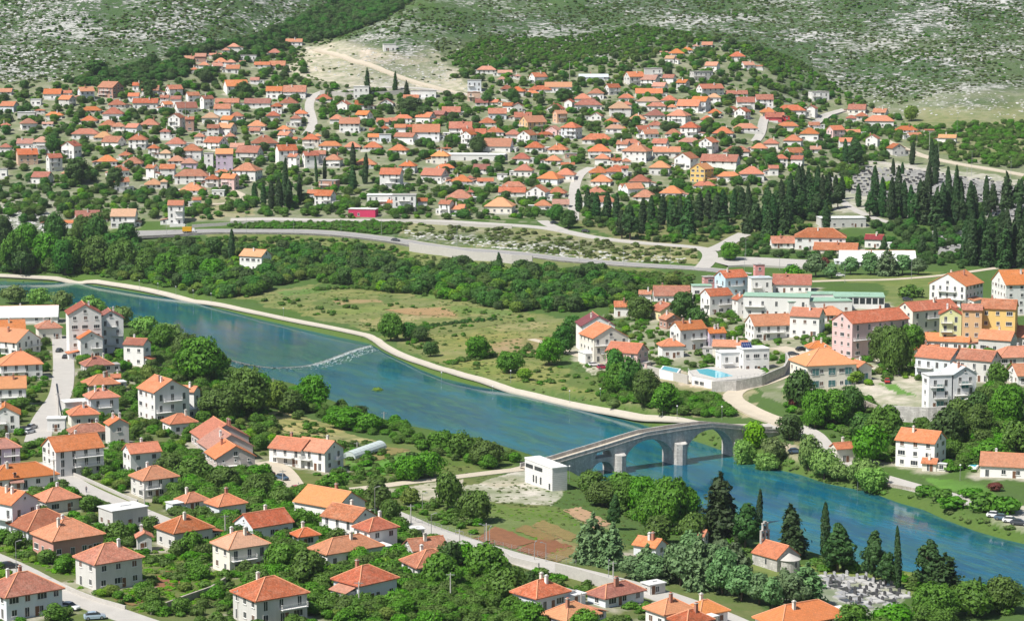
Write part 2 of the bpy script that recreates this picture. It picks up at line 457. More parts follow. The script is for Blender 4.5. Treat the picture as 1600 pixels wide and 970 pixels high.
# ground cover: picture outline, colour, strength, raggedness in metres
COVER = [
 ([(-400, 60), (2000, 60), (2000, 345), (-400, 345)], YARD, .75, 6),
 ([(1330, 245), (1600, 280), (1720, 300), (1720, 350), (1560, 350), (1300, 330), (1270, 290)], (0.46, 0.44, 0.37), .9, 5),
 ([(1430, 170), (1720, 150), (1720, 265), (1500, 248), (1400, 215)], (0.24, 0.24, 0.10), .7, 6),
 ([(480, 74), (560, 58), (650, 56), (700, 96), (735, 142), (640, 142), (540, 134), (440, 112)], (0.56, 0.50, 0.40), .92, 6),
 ([(560, 80), (655, 74), (672, 96), (630, 104), (565, 98)], (0.70, 0.58, 0.48), 1, 3),
 ([(280, 300), (390, 305), (400, 335), (300, 345)], (0.36, 0.31, 0.18), .8, 3),
 ([(0, 300), (120, 300), (60, 360), (0, 380)], (0.40, 0.38, 0.30), .7, 3),
 ([(620, 345), (760, 352), (880, 362), (1090, 388), (1090, 414), (950, 405), (760, 386), (620, 368)], (0.33, 0.30, 0.16), .85, 4),
 ([(300, 362), (640, 372), (1050, 424), (1000, 450), (800, 440), (420, 400)], (0.20, 0.21, 0.08), .8, 4),
 ([(400, 395), (500, 380), (500, 422), (400, 425)], (0.40, 0.35, 0.24), .7, 3),
 ([(360, 462), (480, 445), (640, 452), (760, 475), (880, 500), (905, 520), (870, 560), (860, 640), (700, 580), (590, 520)], DRY, .85, 5),
 ([(480, 470), (600, 462), (640, 468), (520, 486)], GRASS, .7, 4),
 ([(610, 478), (700, 482), (720, 498), (640, 494)], (0.40, 0.27, 0.14), .7, 3),
 ([(680, 545), (780, 515), (860, 520), (840, 545), (700, 566)], (0.25, 0.24, 0.085), .8, 4),
 ([(780, 530), (870, 522), (850, 560), (740, 558)], (0.33, 0.23, 0.12), .8, 4),
 ([(620, 505), (690, 512), (680, 520), (620, 514)], LUSH, .6, 3),
 ([(430, 456), (500, 449), (520, 455), (450, 463)], LUSH, .8, 1.5), ([(520, 470), (590, 466), (600, 472), (530, 477)], (0.36, 0.25, 0.13), .8, 1.5), ([(500, 484), (600, 478), (640, 484), (540, 493)], (0.17, 0.22, 0.06), .8, 1.5),
 ([(560, 500), (640, 492), (660, 498), (580, 508)], (0.37, 0.30, 0.13), .8, 1.5), ([(640, 455), (720, 462), (730, 470), (650, 466)], LUSH, .7, 1.5), ([(700, 478), (800, 484), (800, 492), (710, 488)], (0.12, 0.20, 0.05), .8, 1.5), ([(655, 512), (760, 500), (790, 505), (680, 520)], (0.10, 0.17, 0.04), .85, 1.5),
 ([(760, 508), (850, 504), (860, 512), (780, 518)], (0.34, 0.29, 0.13), .8, 1.5), ([(720, 575), (800, 570), (820, 580), (740, 588)], LUSH, .6, 2), ([(430, 470), (480, 474), (470, 482), (420, 478)], (0.16, 0.20, 0.06), .8, 1.5),
 ([(690, 560), (850, 565), (960, 600), (1000, 640), (860, 612), (740, 585)], (0.24, 0.25, 0.075), .8, 4),
 ([(900, 570), (960, 575), (1000, 605), (960, 620), (880, 600)], GRASS, .8, 3),
 ([(950, 580), (1180, 600), (1170, 650), (1050, 650), (960, 630)], (0.36, 0.31, 0.19), .85, 4),
 ([(1000, 470), (1110, 470), (1300, 520), (1300, 560), (1180, 580), (1040, 570), (980, 530)], (0.36, 0.34, 0.25), .8, 4),
 ([(1050, 575), (1180, 608), (1130, 612), (1060, 600)], (0.58, 0.47, 0.37), .9, 2),
 ([(910, 560), (960, 555), (975, 590), (920, 585)], GRAV, .85, 2),
 ([(1150, 440), (1470, 425), (1470, 475), (1380, 480), (1380, 440)], (0.20, 0.23, 0.075), .8, 4),
 ([(1120, 455), (1280, 455), (1380, 470), (1380, 490), (1130, 500)], GRAV, .6, 3),
 ([(1100, 560), (1560, 540), (1600, 640), (1240, 640)], YARD, .7, 4),
 ([(1225, 600), (1310, 610), (1300, 632), (1230, 622)], (0.25, 0.26, 0.10), .7, 3),
 ([(1330, 545), (1400, 555), (1470, 620), (1430, 650), (1330, 610)], GRAV, .8, 3),
 ([(1370, 598), (1400, 600), (1430, 618), (1400, 614)], LAWN, 1, 1.5),
 ([(1226, 590), (1250, 590), (1238, 612), (1222, 610)], LAWN, 1, 1.5),
 ([(1440, 745), (1530, 755), (1560, 775), (1470, 765)], LAWN, .95, 2),
 ([(1540, 790), (1720, 800), (1720, 860), (1540, 815)], GRAV, .8, 3),
 ([(1200, 690), (1290, 700), (1250, 730), (1240, 715)], (0.58, 0.46, 0.37), .9, 2),
 ([(1237, 672), (1268, 678), (1262, 700), (1240, 694)], (0.27, 0.24, 0.11), .9, 2),
 ([(880, 345), (1180, 340), (1290, 330), (1300, 350), (1180, 395), (1000, 385)], (0.25, 0.22, 0.11), .75, 4),
 # the near bank
 ([(0, 560), (110, 530), (420, 640), (600, 700), (800, 750), (900, 820), (1100, 900), (1300, 1000), (-400, 1100)], (0.17, 0.17, 0.065), .7, 5),
 ([(395, 645), (440, 640), (540, 672), (600, 692), (520, 690), (400, 660)], WHEAT, .9, 3),
 ([(590, 690), (700, 700), (790, 715), (820, 735), (700, 750), (590, 745)], (0.13, 0.17, 0.045), .8, 3),
 ([(540, 718), (640, 706), (680, 712), (640, 728), (545, 735)], LAWN, .95, 1.5),
 ([(545, 712), (600, 700), (640, 704), (560, 718)], (0.38, 0.25, 0.13), .8, 1.5),
 ([(700, 768), (822, 732), (885, 768), (860, 790), (740, 778)], (0.54, 0.50, 0.43), .97, 2),
 ([(740, 755), (800, 742), (830, 752), (770, 762)], (0.40, 0.36, 0.26), .8, 2),
 ([(600, 765), (720, 748), (720, 782), (660, 785)], (0.52, 0.47, 0.39), .9, 2),
 ([(640, 778), (760, 782), (900, 800), (960, 840), (870, 870), (700, 840), (620, 805)], (0.13, 0.19, 0.05), .9, 3),
 ([(745, 842), (775, 822), (835, 845), (800, 856)], SOIL, 1, .8), ([(808, 858), (850, 838), (890, 852), (850, 872)], SOIL, 1, .8),
 ([(805, 828), (870, 842), (850, 834), (820, 820)], SOIL, .9, .8), ([(840, 815), (900, 838), (880, 842), (830, 822)], (0.36, 0.20, 0.11), .9, .8),
 ([(880, 795), (950, 820), (955, 830), (900, 812)], EARTH, .9, 1.2), ([(860, 838), (905, 850), (900, 862), (870, 850)], (0.34, 0.22, 0.12), .9, .8),
 ([(865, 864), (890, 858), (905, 880), (880, 880)], DRY, .8, 1),
 ([(225, 905), (265, 893), (295, 905), (260, 925), (228, 920)], SOIL, 1, .8), ([(180, 935), (230, 925), (235, 940), (190, 945)], SOIL, .9, .8),
 ([(620, 920), (690, 935), (680, 948), (620, 938)], LAWN, .95, 1), ([(520, 925), (590, 950), (560, 960)], DRY, .6, 2),
 ([(1170, 880), (1430, 890), (1430, 935), (1180, 900)], (0.19, 0.23, 0.06), .9, 2),
 ([(1200, 905), (1420, 915), (1400, 960), (1230, 950)], (0.48, 0.46, 0.42), .8, 2),
 ([(300, 690), (430, 725), (440, 750), (400, 740)], GRAV, .7, 2), ([(160, 690), (190, 690), (190, 712), (160, 706)], LAWN, .8, 1),
 ([(130, 690), (190, 705), (170, 730), (150, 720)], LAWN, .8, 1.5),
]
def build_ground():
    cx = np.concatenate([np.arange(-560, -20, 12.0), np.arange(-20, 1620, 2.6), np.arange(1620, 2170, 12.0)])
    ds = np.concatenate([np.arange(230, 430, 12.0), np.arange(430, 700, 1.5), np.arange(700, 1080, 2.3), np.arange(1080, 1950, 2.6), np.arange(1950, 2560, 14.0)])
    A, D = np.meshgrid(cx, ds)
    X = (A - HX) / F * D * 1.0
    Y = D
    Z = height(X.ravel(), Y.ravel()).reshape(X.shape)
    nr, nc = X.shape
    V = np.stack([X, Y, Z], -1).reshape(-1, 3)
    idx = np.arange(nr * nc).reshape(nr, nc)
    quads = np.stack([idx[:-1, :-1], idx[:-1, 1:], idx[1:, 1:], idx[1:, :-1]], -1).reshape(-1, 4)
    me = bpy.data.meshes.new('ground')
    me.vertices.add(len(V)); me.vertices.foreach_set('co', V.ravel())
    me.loops.add(len(quads) * 4); me.loops.foreach_set('vertex_index', quads.ravel().astype(np.int32))
    me.polygons.add(len(quads)); me.polygons.foreach_set('loop_start', np.arange(0, len(quads) * 4, 4, dtype=np.int32))
    me.update(calc_edges=True)
    me.polygons.foreach_set('use_smooth', np.ones(len(quads), bool))
    # ground cover
    x, y, z = V.T
    px, py = project(x, y, z)
    col = np.tile(np.array(GRASS), (len(V), 1))
    w1 = fbm(x / 9, y / 9, 21) - .47
    w2 = fbm(x / 9 + 50, y / 9 + 50, 22) - .47
    sc = F / y
    for P, c, k, rag in COVER:
        xs = [p[0] for p in P]; ys = [p[1] for p in P]
        jx = w1 * rag * 2.2 * sc; jy = w2 * rag * .8 * sc
        sel = in_poly(px + jx, py + jy, P)
        kk = k * np.clip(.75 + 1.3 * (fbm(x / 5, y / 5, 31, 3) - .4), 0, 1)[sel, None] if k < 1 else k
        col[sel] = col[sel] * (1 - kk) + np.array(c) * kk
    sd = poly_sd(x, y, RIV)
    bank = np.clip(1 - np.abs(sd - 2) / 7, 0, 1)[:, None] * (.5 + fbm(x / 6, y / 6, 41)[:, None])
    bank = np.clip(bank, 0, 1)
    col = col * (1 - bank) + np.array((0.075, 0.130, 0.028)) * bank
    bed = (sd < 0)
    col[bed] = (0.05, 0.10, 0.06)
    # where the bare limestone shows
    top = np.interp(px, [-400, 0, 130, 200, 300, 400, 430, 520, 640, 740, 900, 1010, 1130, 1200, 1290, 1400, 1470, 2000], [132, 132, 124, 108, 92, 72, 58, 66, 100, 120, 108, 88, 76, 112, 140, 165, 150, 140])
    rocky = sstep(-6, 16, top - py)
    gully = np.exp(-((px - (640 - (py) * 2.3)) / 55) ** 2) * (py < 120)
    rocky = rocky * (1 - .8 * gully)
    greenb = np.exp(-((px - 790) / 150) ** 2 - ((py - 95) / 38) ** 2)
    rocky = rocky * (1 - .75 * greenb)
    greenc = np.exp(-((px - 1020) / 170) ** 2 - ((py - 60) / 40) ** 2)
    rocky = rocky * (1 - .45 * greenc)
    rocky = rocky * np.where(px > 600, (.62 + .16 * (px > 1150)) + .6 * sstep(.38, .62, fbm(x / 70, y / 70, 77)), .8 + .3 * fbm(x / 60, y / 60, 78))
    for cx_, cy_, rx, ry, k in ((45, 345, 45, 16, .9), (720, 372, 110, 11, .75), (860, 385, 90, 10, .6), (450, 408, 40, 14, .7), (620, 105, 75, 32, .7), (1260, 135, 55, 18, .9), (1390, 135, 60, 25, .9), (1530, 160, 70, 12, .7), (40, 300, 60, 20, .4), (1290, 640, 40, 10, .5), (900, 428, 80, 8, .4)):
        rocky = np.maximum(rocky, k * np.exp(-((px - cx_) / rx) ** 2 - ((py - cy_) / ry) ** 2))
    a = me.attributes.new('cover', 'FLOAT_COLOR', 'POINT')
    a.data.foreach_set('color', np.concatenate([col, np.ones((len(V), 1))], 1).ravel().astype(np.float32))
    a = me.attributes.new('rocky', 'FLOAT', 'POINT')
    a.data.foreach_set('value', rocky.astype(np.float32))
    # material
    m, nt, b = nodes('earth_grass_and_limestone', 0.95, 0.1)
    at = N(nt, 'ShaderNodeAttribute', attribute_name='cover').outputs['Color']
    rk = N(nt, 'ShaderNodeAttribute', attribute_name='rocky').outputs['Fac']
    pos = nt.nodes.new('ShaderNodeNewGeometry').outputs['Position']
    n0 = noise(nt, pos, 0.9, 5, 0.7); n1 = noise(nt, pos, 0.14, 4, 0.6); n2 = noise(nt, pos, 0.035, 3, 0.5)
    c1 = hsv(nt, at, mapr(nt, n1, 0.475, 0.52), mapr(nt, n2, 0.75, 1.2), mapr(nt, n0, 0.62, 1.36))
    c1 = mixc(nt, ramp(nt, n1, [(0.42, (0, 0, 0)), (0.62, (.45,) * 3)]), c1, (0.085, 0.135, 0.03))
    mp = N(nt, 'ShaderNodeMapping'); mp.inputs['Scale'].default_value = (0.16, 0.30, 0.42)
    nt.links.new(pos, mp.inputs['Vector'])
    n3 = noise(nt, mp.outputs[0], 1.0, 8, 0.72, 0.6)
    n4 = noise(nt, pos, 0.018, 4, 0.6, 0.4)
    thr = mth(nt, 'ADD', mth(nt, 'MULTIPLY', n3, 1.0), mth(nt, 'MULTIPLY', mth(nt, 'SUBTRACT', n4, 0.5), 0.55))
    rockf = ramp(nt, thr, [(0.50, (0, 0, 0)), (0.585, (1, 1, 1))])
    rockc = mixc(nt, noise(nt, pos, 1.6, 4, 0.7), (0.24, 0.245, 0.235), (0.60, 0.60, 0.57))
    scrub = mixc(nt, ramp(nt, n0, [(.35, (0, 0, 0)), (.65, (1, 1, 1))]), (0.030, 0.070, 0.024), (0.082, 0.132, 0.050))
    mount = mixc(nt, rockf, scrub, rockc)
    c2 = mixc(nt, rk, c1, mount)
    nt.links.new(c2, b.inputs['Base Color'])
    hh = mth(nt, 'ADD', mth(nt, 'MULTIPLY', n0, 0.35), mth(nt, 'MULTIPLY', mth(nt, 'MULTIPLY', rockf, rk), 1.4))
    bump(nt, b, hh, 0.7, 0.8)
    me.materials.append(m)
    o = link('ground', me); setp(o, kind='structure')
build_ground()

# ------------------------------------------------------------------ the river
def build_river():
    m, nt, b = nodes('river_water', 0.05, 0.22)
    b.inputs['IOR'].default_value = 1.33
    pos = nt.nodes.new('ShaderNodeNewGeometry').outputs['Position']
    ang = math.atan2(-.864, .503)
    def flow(sx, sy, s):
        mp = N(nt, 'ShaderNodeMapping'); mp.vector_type = 'TEXTURE'
        mp.inputs['Rotation'].default_value = (0, 0, ang)
        mp.inputs['Scale'].default_value = (sx, sy, 1)
        nt.links.new(pos, mp.inputs['Vector'])
        return mp.outputs[0]
    big = noise(nt, flow(70, 24, 1), 1.0, 4, 0.6, 0.8)
    str_ = noise(nt, flow(22, 4.5, 1), 1.0, 5, 0.65, 1.2)
    fine = noise(nt, flow(5, 1.3, 1), 1.0, 4, 0.7, 0.8)
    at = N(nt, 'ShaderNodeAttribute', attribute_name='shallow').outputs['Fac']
    deep = mixc(nt, ramp(nt, big, [(0.35, (0, 0, 0)), (0.65, (1, 1, 1))]), (0.003, 0.056, 0.112), (0.007, 0.115, 0.175))
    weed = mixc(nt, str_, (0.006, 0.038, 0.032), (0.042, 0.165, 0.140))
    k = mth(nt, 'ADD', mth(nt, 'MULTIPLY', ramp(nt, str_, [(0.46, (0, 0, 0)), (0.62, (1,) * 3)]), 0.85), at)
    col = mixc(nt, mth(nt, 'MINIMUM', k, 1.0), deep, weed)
    col = hsv(nt, col, None, None, mapr(nt, fine, 0.35, 1.75))
    nt.links.new(col, b.inputs['Base Color'])
    nt.links.new(mapr(nt, big, 0.03, 0.12), b.inputs['Roughness'])
    bp = nt.nodes.new('ShaderNodeBump'); bp.inputs['Strength'].default_value = 0.07; bp.inputs['Distance'].default_value = 0.25
    nt.links.new(mth(nt, 'ADD', fine, mth(nt, 'MULTIPLY', noise(nt, pos, 0.55, 4, .6), .7)), bp.inputs['Height'])
    nt.links.new(bp.outputs[0], b.inputs['Normal'])
    xs = np.arange(-420, 420, 5.0); ys = np.arange(360, 1250, 5.0)
    A, D = np.meshgrid(xs, ys)
    sd = poly_sd(A.ravel(), D.ravel(), RIV).reshape(A.shape)
    nr, nc = A.shape
    V = np.stack([A, D, np.zeros_like(A)], -1).reshape(-1, 3)
    idx = np.arange(nr * nc).reshape(nr, nc)
    q = np.stack([idx[:-1, :-1], idx[:-1, 1:], idx[1:, 1:], idx[1:, :-1]], -1).reshape(-1, 4)
    keep = (sd.ravel()[q].min(1) < 9)
    q = q[keep]
    me = bpy.data.meshes.new('water')
    me.from_pydata(V.tolist(), [], q.tolist())
    px, py = project(V[:, 0], V[:, 1], V[:, 2])
    s = sd.ravel()
    sh = np.clip(.85 - np.abs(s) / 9, 0, 1) * .7
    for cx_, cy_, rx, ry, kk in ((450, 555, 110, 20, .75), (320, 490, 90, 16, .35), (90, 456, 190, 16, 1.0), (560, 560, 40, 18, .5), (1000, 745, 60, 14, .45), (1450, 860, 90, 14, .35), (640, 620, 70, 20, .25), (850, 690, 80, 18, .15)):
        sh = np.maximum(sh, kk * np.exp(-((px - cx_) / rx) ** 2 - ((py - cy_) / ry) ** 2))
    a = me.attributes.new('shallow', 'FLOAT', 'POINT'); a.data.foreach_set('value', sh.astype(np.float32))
    me.materials.append(m)
    o = link('water', me); setp(o, kind='structure')
build_river()

# the low weir: a curved sill with white water breaking over it
def resample(P, step):
    P = np.asarray(P, float)
    out = [P[0]]
    for a, b in zip(P[:-1], P[1:]):
        n = max(1, int(np.hypot(*(b - a)[:2]) / step))
        for i in range(1, n + 1):
            out.append(a + (b - a) * i / n)
    return np.array(out)
def smooth(P, it=2):
    P = np.asarray(P, float)
    for _ in range(it):
        Q = [P[0]]
        for a, b in zip(P[:-1], P[1:]):
            Q += [a * .75 + b * .25, a * .25 + b * .75]
        Q.append(P[-1]); P = np.array(Q)
    return P
WEIR_PX = [(340, 556), (370, 566), (400, 572), (425, 575), (455, 574), (485, 571), (512, 563), (535, 554), (556, 546), (580, 540)]
wl = resample(smooth([at_z(x, y, 0.0) for x, y in WEIR_PX]), 1.0)
def strip_mesh(P, prof, jit=0.0):
    """Sweep a profile [(across, up)] along points P (x, y)."""
    n = len(P); V = []; Fq = []
    T = np.gradient(P, axis=0); T /= np.linalg.norm(T, axis=1)[:, None]
    for i in range(n):
        nx, ny = -T[i, 1], T[i, 0]
        for a, u in prof:
            j = random.uniform(-jit, jit)
            V.append((P[i, 0] + nx * (a + j), P[i, 1] + ny * (a + j), u + random.uniform(-jit, jit) * .2))
    k = len(prof)
    for i in range(n - 1):
        for j in range(k - 1):
            Fq.append((i * k + j, i * k + j + 1, (i + 1) * k + j + 1, (i + 1) * k + j))
    return V, Fq
weir_root = empty('weir', (0, 0, 0), 0, 'low curved weir of white water crossing the wide bend of the river', 'weir')
V, Fq = strip_mesh(wl, [(1.4, -1.5), (.8, .08), (.2, .14), (-.5, .02), (-1.2, -1.5)])
link('sill', mesh('sill', V, Fq, simple('wet_stone', (0.16, 0.17, 0.15), 0.4)), weir_root)
m, nt, b = nodes('foam', 0.8, 0.3)
b.inputs['Base Color'].default_value = (0.60, 0.66, 0.66, 1)
mb = MB()
for i in range(2600):
    t = random.random(); p = wl[int(t * (len(wl) - 1))]
    off = -abs(random.gauss(0, 1.0)) + .6 if random.random() < .75 else random.uniform(-9, .5)
    tng = wl[min(len(wl) - 1, int(t * (len(wl) - 1)) + 1)] - wl[max(0, int(t * (len(wl) - 1)) - 1)]
    tng = tng / (np.linalg.norm(tng) + 1e-9)
    dn = np.array([tng[1], -tng[0]])
    if dn[1] > 0: dn = -dn
    c = p + dn * (-off) + np.random.default_rng(i).normal(0, .3, 2)
    if poly_sd(np.array([c[0]]), np.array([c[1]]), RIV)[0] > 0: continue
    L, Wd = random.uniform(.25, .9), random.uniform(.08, .22)
    u = tng * L if random.random() < .7 else np.array([.503, -.864]) * L
    w = np.array([-u[1], u[0]]) / np.hypot(*u) * Wd
    z = random.uniform(.03, .16)
    mb.add([(*(c - u - w), .01), (*(c + u * .6 - w), z), (*(c + u), z), (*(c + w), .01)], [(0, 1, 2, 3)])
fo = mb.link('foam', m, weir_root); setp(fo, kind='stuff')

# ------------------------------------------------------------------ roads and paths
def pave_mat(name, c, var=0.16):
    m, nt, b = nodes(name, 0.9, 0.2)
    pos = nt.nodes.new('ShaderNodeNewGeometry').outputs['Position']
    n1 = noise(nt, pos, 0.25, 5, 0.65); n2 = noise(nt, pos, 2.5, 4, 0.6)
    col = mixc(nt, n1, [x * (1 - var) for x in c], [min(1, x * (1 + var)) for x in c])
    col = mixc(nt, ramp(nt, n2, [(0.5, (0, 0, 0)), (0.75, (.35,) * 3)]), col, [x * 0.7 for x in c])
    nt.links.new(col, b.inputs['Base Color'])
    bump(nt, b, n2, .2, .05)
    return m
M_ROAD = pave_mat('sun_bleached_asphalt', (0.27, 0.265, 0.26))
M_STREET = pave_mat('pale_concrete_street', (0.43, 0.41, 0.38))
M_DIRT = pave_mat('beige_gravel', (0.49, 0.43, 0.34))
M_PATH = pave_mat('pale_path_paving', (0.43, 0.395, 0.335))
M_LINE = simple('road_paint', (0.78, 0.78, 0.76), 0.7)
ROADS = []
def drape(name, pts, width, mat, lift=.10, kerb=None, smooth_it=2, skirt=1.2):
    P = [ground(x, y)[:2] for x, y in pts]
    P = resample(smooth(P, smooth_it), 2.0)
    ROADS.append((P, width / 2))
    k = 7; prof = np.linspace(-width / 2, width / 2, k)
    T = np.gradient(P, axis=0); T /= np.linalg.norm(T, axis=1)[:, None]
    Nn = np.stack([-T[:, 1], T[:, 0]], 1)
    G = P[:, None, :] + Nn[:, None, :] * prof[None, :, None]
    Hh = height(G[..., 0].ravel(), G[..., 1].ravel()).reshape(G.shape[:2])
    Hc = np.maximum(Hh.mean(1, keepdims=True), Hh - .1)
    # gentle along the length
    ker = np.ones(5) / 5
    Hm = np.stack([np.convolve(np.pad(Hc[:, j], 2, mode='edge'), ker, 'valid') for j in range(k)], 1)
    Zt = np.maximum(Hm, Hh + .04) + lift
    V = []; Fq = []
    n = len(P)
    for i in range(n):
        V.append((G[i, 0, 0], G[i, 0, 1], Zt[i, 0] - skirt))
        for j in range(k):
            V.append((G[i, j, 0], G[i, j, 1], Zt[i, j]))
        V.append((G[i, -1, 0], G[i, -1, 1], Zt[i, -1] - skirt))
    kk = k + 2
    for i in range(n - 1):
        for j in range(kk - 1):
            Fq.append((i * kk + j, (i + 1) * kk + j, (i + 1) * kk + j + 1, i * kk + j + 1))
    o = link(name, mesh(name, V, Fq, mat)); setp(o, kind='structure')
    return P, G, Zt
PATH1 = drape('riverside_path', [(-60, 431), (25, 433), (125, 437), (190, 447), (250, 458), (330, 474), (400, 489), (480, 506), (555, 520), (585, 527), (602, 545), (640, 562), (700, 582), (770, 602), (840, 621), (910, 638), (980, 651), (1060, 660), (1130, 664), (1200, 664)], 2.8, M_PATH, skirt=.35)
drape('dirt_lane', [(1238, 668), (1205, 655), (1165, 638), (1140, 622), (1155, 608), (1195, 600), (1235, 583), (1255, 566), (1245, 550), (1215, 543)], 6.5, M_DIRT)
RR = drape('riverside_road', [(1195, 664), (1240, 668), (1268, 678), (1282, 692), (1288, 706), (1310, 722), (1345, 738), (1395, 752), (1450, 767), (1520, 786), (1600, 806), (1720, 835)], 7.0, M_STREET)
MR = drape('main_road', [(180, 369), (230, 367), (300, 364), (380, 362), (460, 362), (560, 369), (650, 381), (750, 393), (850, 403), (950, 411), (1030, 417), (1090, 420), (1130, 424), (1170, 430)], 9.0, M_ROAD)
drape('upper_road', [(300, 318), (345, 320), (385, 313), (378, 304), (362, 298)], 5.0, M_DIRT)
drape('upper_road', [(360, 345), (430, 343), (500, 345), (560, 345), (620, 345), (700, 346), (760, 350), (830, 354), (880, 361), (930, 372), (1000, 380), (1060, 384), (1100, 388), (1112, 398), (1104, 412), (1096, 419)], 7.5, M_STREET)
drape('upper_road', [(880, 360), (858, 352), (848, 345)], 6, M_STREET)
drape('cemetery_road', [(1110, 392), (1130, 384), (1150, 372), (1165, 365)], 8, M_STREET)
drape('car_park', [(1120, 411), (1160, 409), (1210, 411), (1270, 414)], 26, M_STREET, lift=.14)
drape('dirt_track', [(1268, 440), (1330, 438), (1400, 437), (1480, 430), (1560, 418), (1640, 410)], 5, M_DIRT)
drape('cemetery_road', [(1380, 219), (1420, 236), (1450, 247), (1500, 257), (1560, 267), (1640, 281)], 7, M_DIRT)
drape('cemetery_road', [(1270, 290), (1300, 302), (1330, 326), (1365, 342), (1400, 350)], 5, M_STREET)
drape('town_street', [(896, 345), (896, 318), (897, 292), (905, 272), (925, 262)], 6, M_STREET)
drape('town_street', [(478, 212), (490, 195), (486, 180), (482, 165), (488, 150), (505, 144)], 6, M_STREET)
drape('town_street', [(1180, 222), (1190, 208), (1192, 190), (1200, 175)], 6, M_STREET)
drape('town_street', [(1270, 196), (1285, 182), (1305, 176), (1320, 172)], 6, M_STREET)
drape('scree_road', [(490, 78), (525, 86), (560, 98), (600, 112), (640, 126), (680, 138), (740, 150)], 6.5, M_DIRT)
drape('town_street', [(505, 146), (560, 140), (610, 136), (660, 139), (720, 146), (790, 158), (830, 163)], 5, M_STREET)
drape('near_street', [(96, 528), (98, 548), (100, 575), (98, 600), (94, 620), (80, 638), (66, 660), (58, 690)], 7.5, M_STREET)
drape('near_street', [(70, 722), (110, 752), (150, 772), (195, 790), (238, 808), (290, 828), (330, 842)], 6, M_STREET)
drape('near_street', [(-40, 860), (20, 885), (70, 912), (120, 936), (180, 958), (260, 985)], 6.5, M_STREET)
drape('near_road', [(585, 795), (620, 808), (660, 826), (720, 846), (790, 868), (860, 886), (930, 902), (1000, 920), (1060, 940), (1120, 962), (1190, 995)], 8.0, M_STREET)
drape('near_road', [(800, 873), (846, 888), (870, 893)], 6, M_STREET, lift=.12)
drape('gravel_track', [(500, 770), (560, 764), (620, 756), (700, 747), (770, 738), (830, 731), (880, 722)], 5, M_DIRT)
drape('field_track', [(830, 530), (870, 540), (890, 552), (925, 560)], 3.5, M_DIRT)
drape('driveway', [(410, 722), (440, 730), (465, 768)], 6, M_DIRT)
# kerb and rail edge of the main road
P, G, Zt = MR
for side in (0, -1):
    V, Fq = [], []
    n = len(P)
    for i in range(n):
        x, y, z = G[i, side, 0], G[i, side, 1], Zt[i, side]
        d = (G[i, 3] - G[i, side]); d = d / np.linalg.norm(d) * .35
        for a, u in ((0, -.9), (0, .16), (1, .16), (1, -.2)):
            V.append((x + d[0] * a, y + d[1] * a, z + u))
    for i in range(n - 1):
        for j in range(3):
            Fq.append((i * 4 + j, i * 4 + j + 1, (i + 1) * 4 + j + 1, (i + 1) * 4 + j))
    o = link('kerb', mesh('kerb', V, Fq, M_CONC)); setp(o, kind='structure')
V, Fq = [], []
for i in range(0, len(P) - 2, 5):
    a, b2 = G[i, 3], G[i + 2, 3]
    d = (b2 - a); d /= np.linalg.norm(d); nn = np.array([-d[1], d[0]]) * .08
    b0 = len(V)
    for q, zz in ((a - nn, Zt[i, 3]), (b2 - nn, Zt[i + 2, 3]), (b2 + nn, Zt[i + 2, 3]), (a + nn, Zt[i, 3])):
        V.append((q[0], q[1], zz + .012))
    Fq.append((b0, b0 + 1, b0 + 2, b0 + 3))
o = link('road_markings', mesh('road_markings', V, Fq, M_LINE)); setp(o, kind='structure')

def road_gap(X, Y):
    """Distance to the edge of the closest road."""
    X = np.asarray(X, float); Y = np.asarray(Y, float)
    best = np.full(X.shape, 1e9)
    for P, hw in ROADS:
        near = (X > P[:, 0].min() - 30) & (X < P[:, 0].max() + 30) & (Y > P[:, 1].min() - 30) & (Y < P[:, 1].max() + 30)
        if near.any():
            d = np.sqrt(((X[near][:, None] - P[None, :, 0]) ** 2 + (Y[near][:, None] - P[None, :, 1]) ** 2).min(1)) - hw
            best[near] = np.minimum(best[near], d)
    return best

# ------------------------------------------------------------------ the air
def build_haze():
    m = bpy.data.materials.new('valley_haze'); m.use_nodes = True
    nt = m.node_tree; nt.nodes.remove(nt.nodes['Principled BSDF'])
    v = nt.nodes.new('ShaderNodeVolumePrincipled')
    v.inputs['Color'].default_value = (.80, .88, 1, 1); v.inputs['Density'].default_value = HAZE; v.inputs['Anisotropy'].default_value = .2
    nt.links.new(v.outputs[0], nt.nodes['Material Output'].inputs['Volume'])
    mb = MB(); mb.box(-1700, 1700, -60, 2700, -4.5, 420)
    o = mb.link('haze', m); setp(o, kind='stuff')
build_haze()

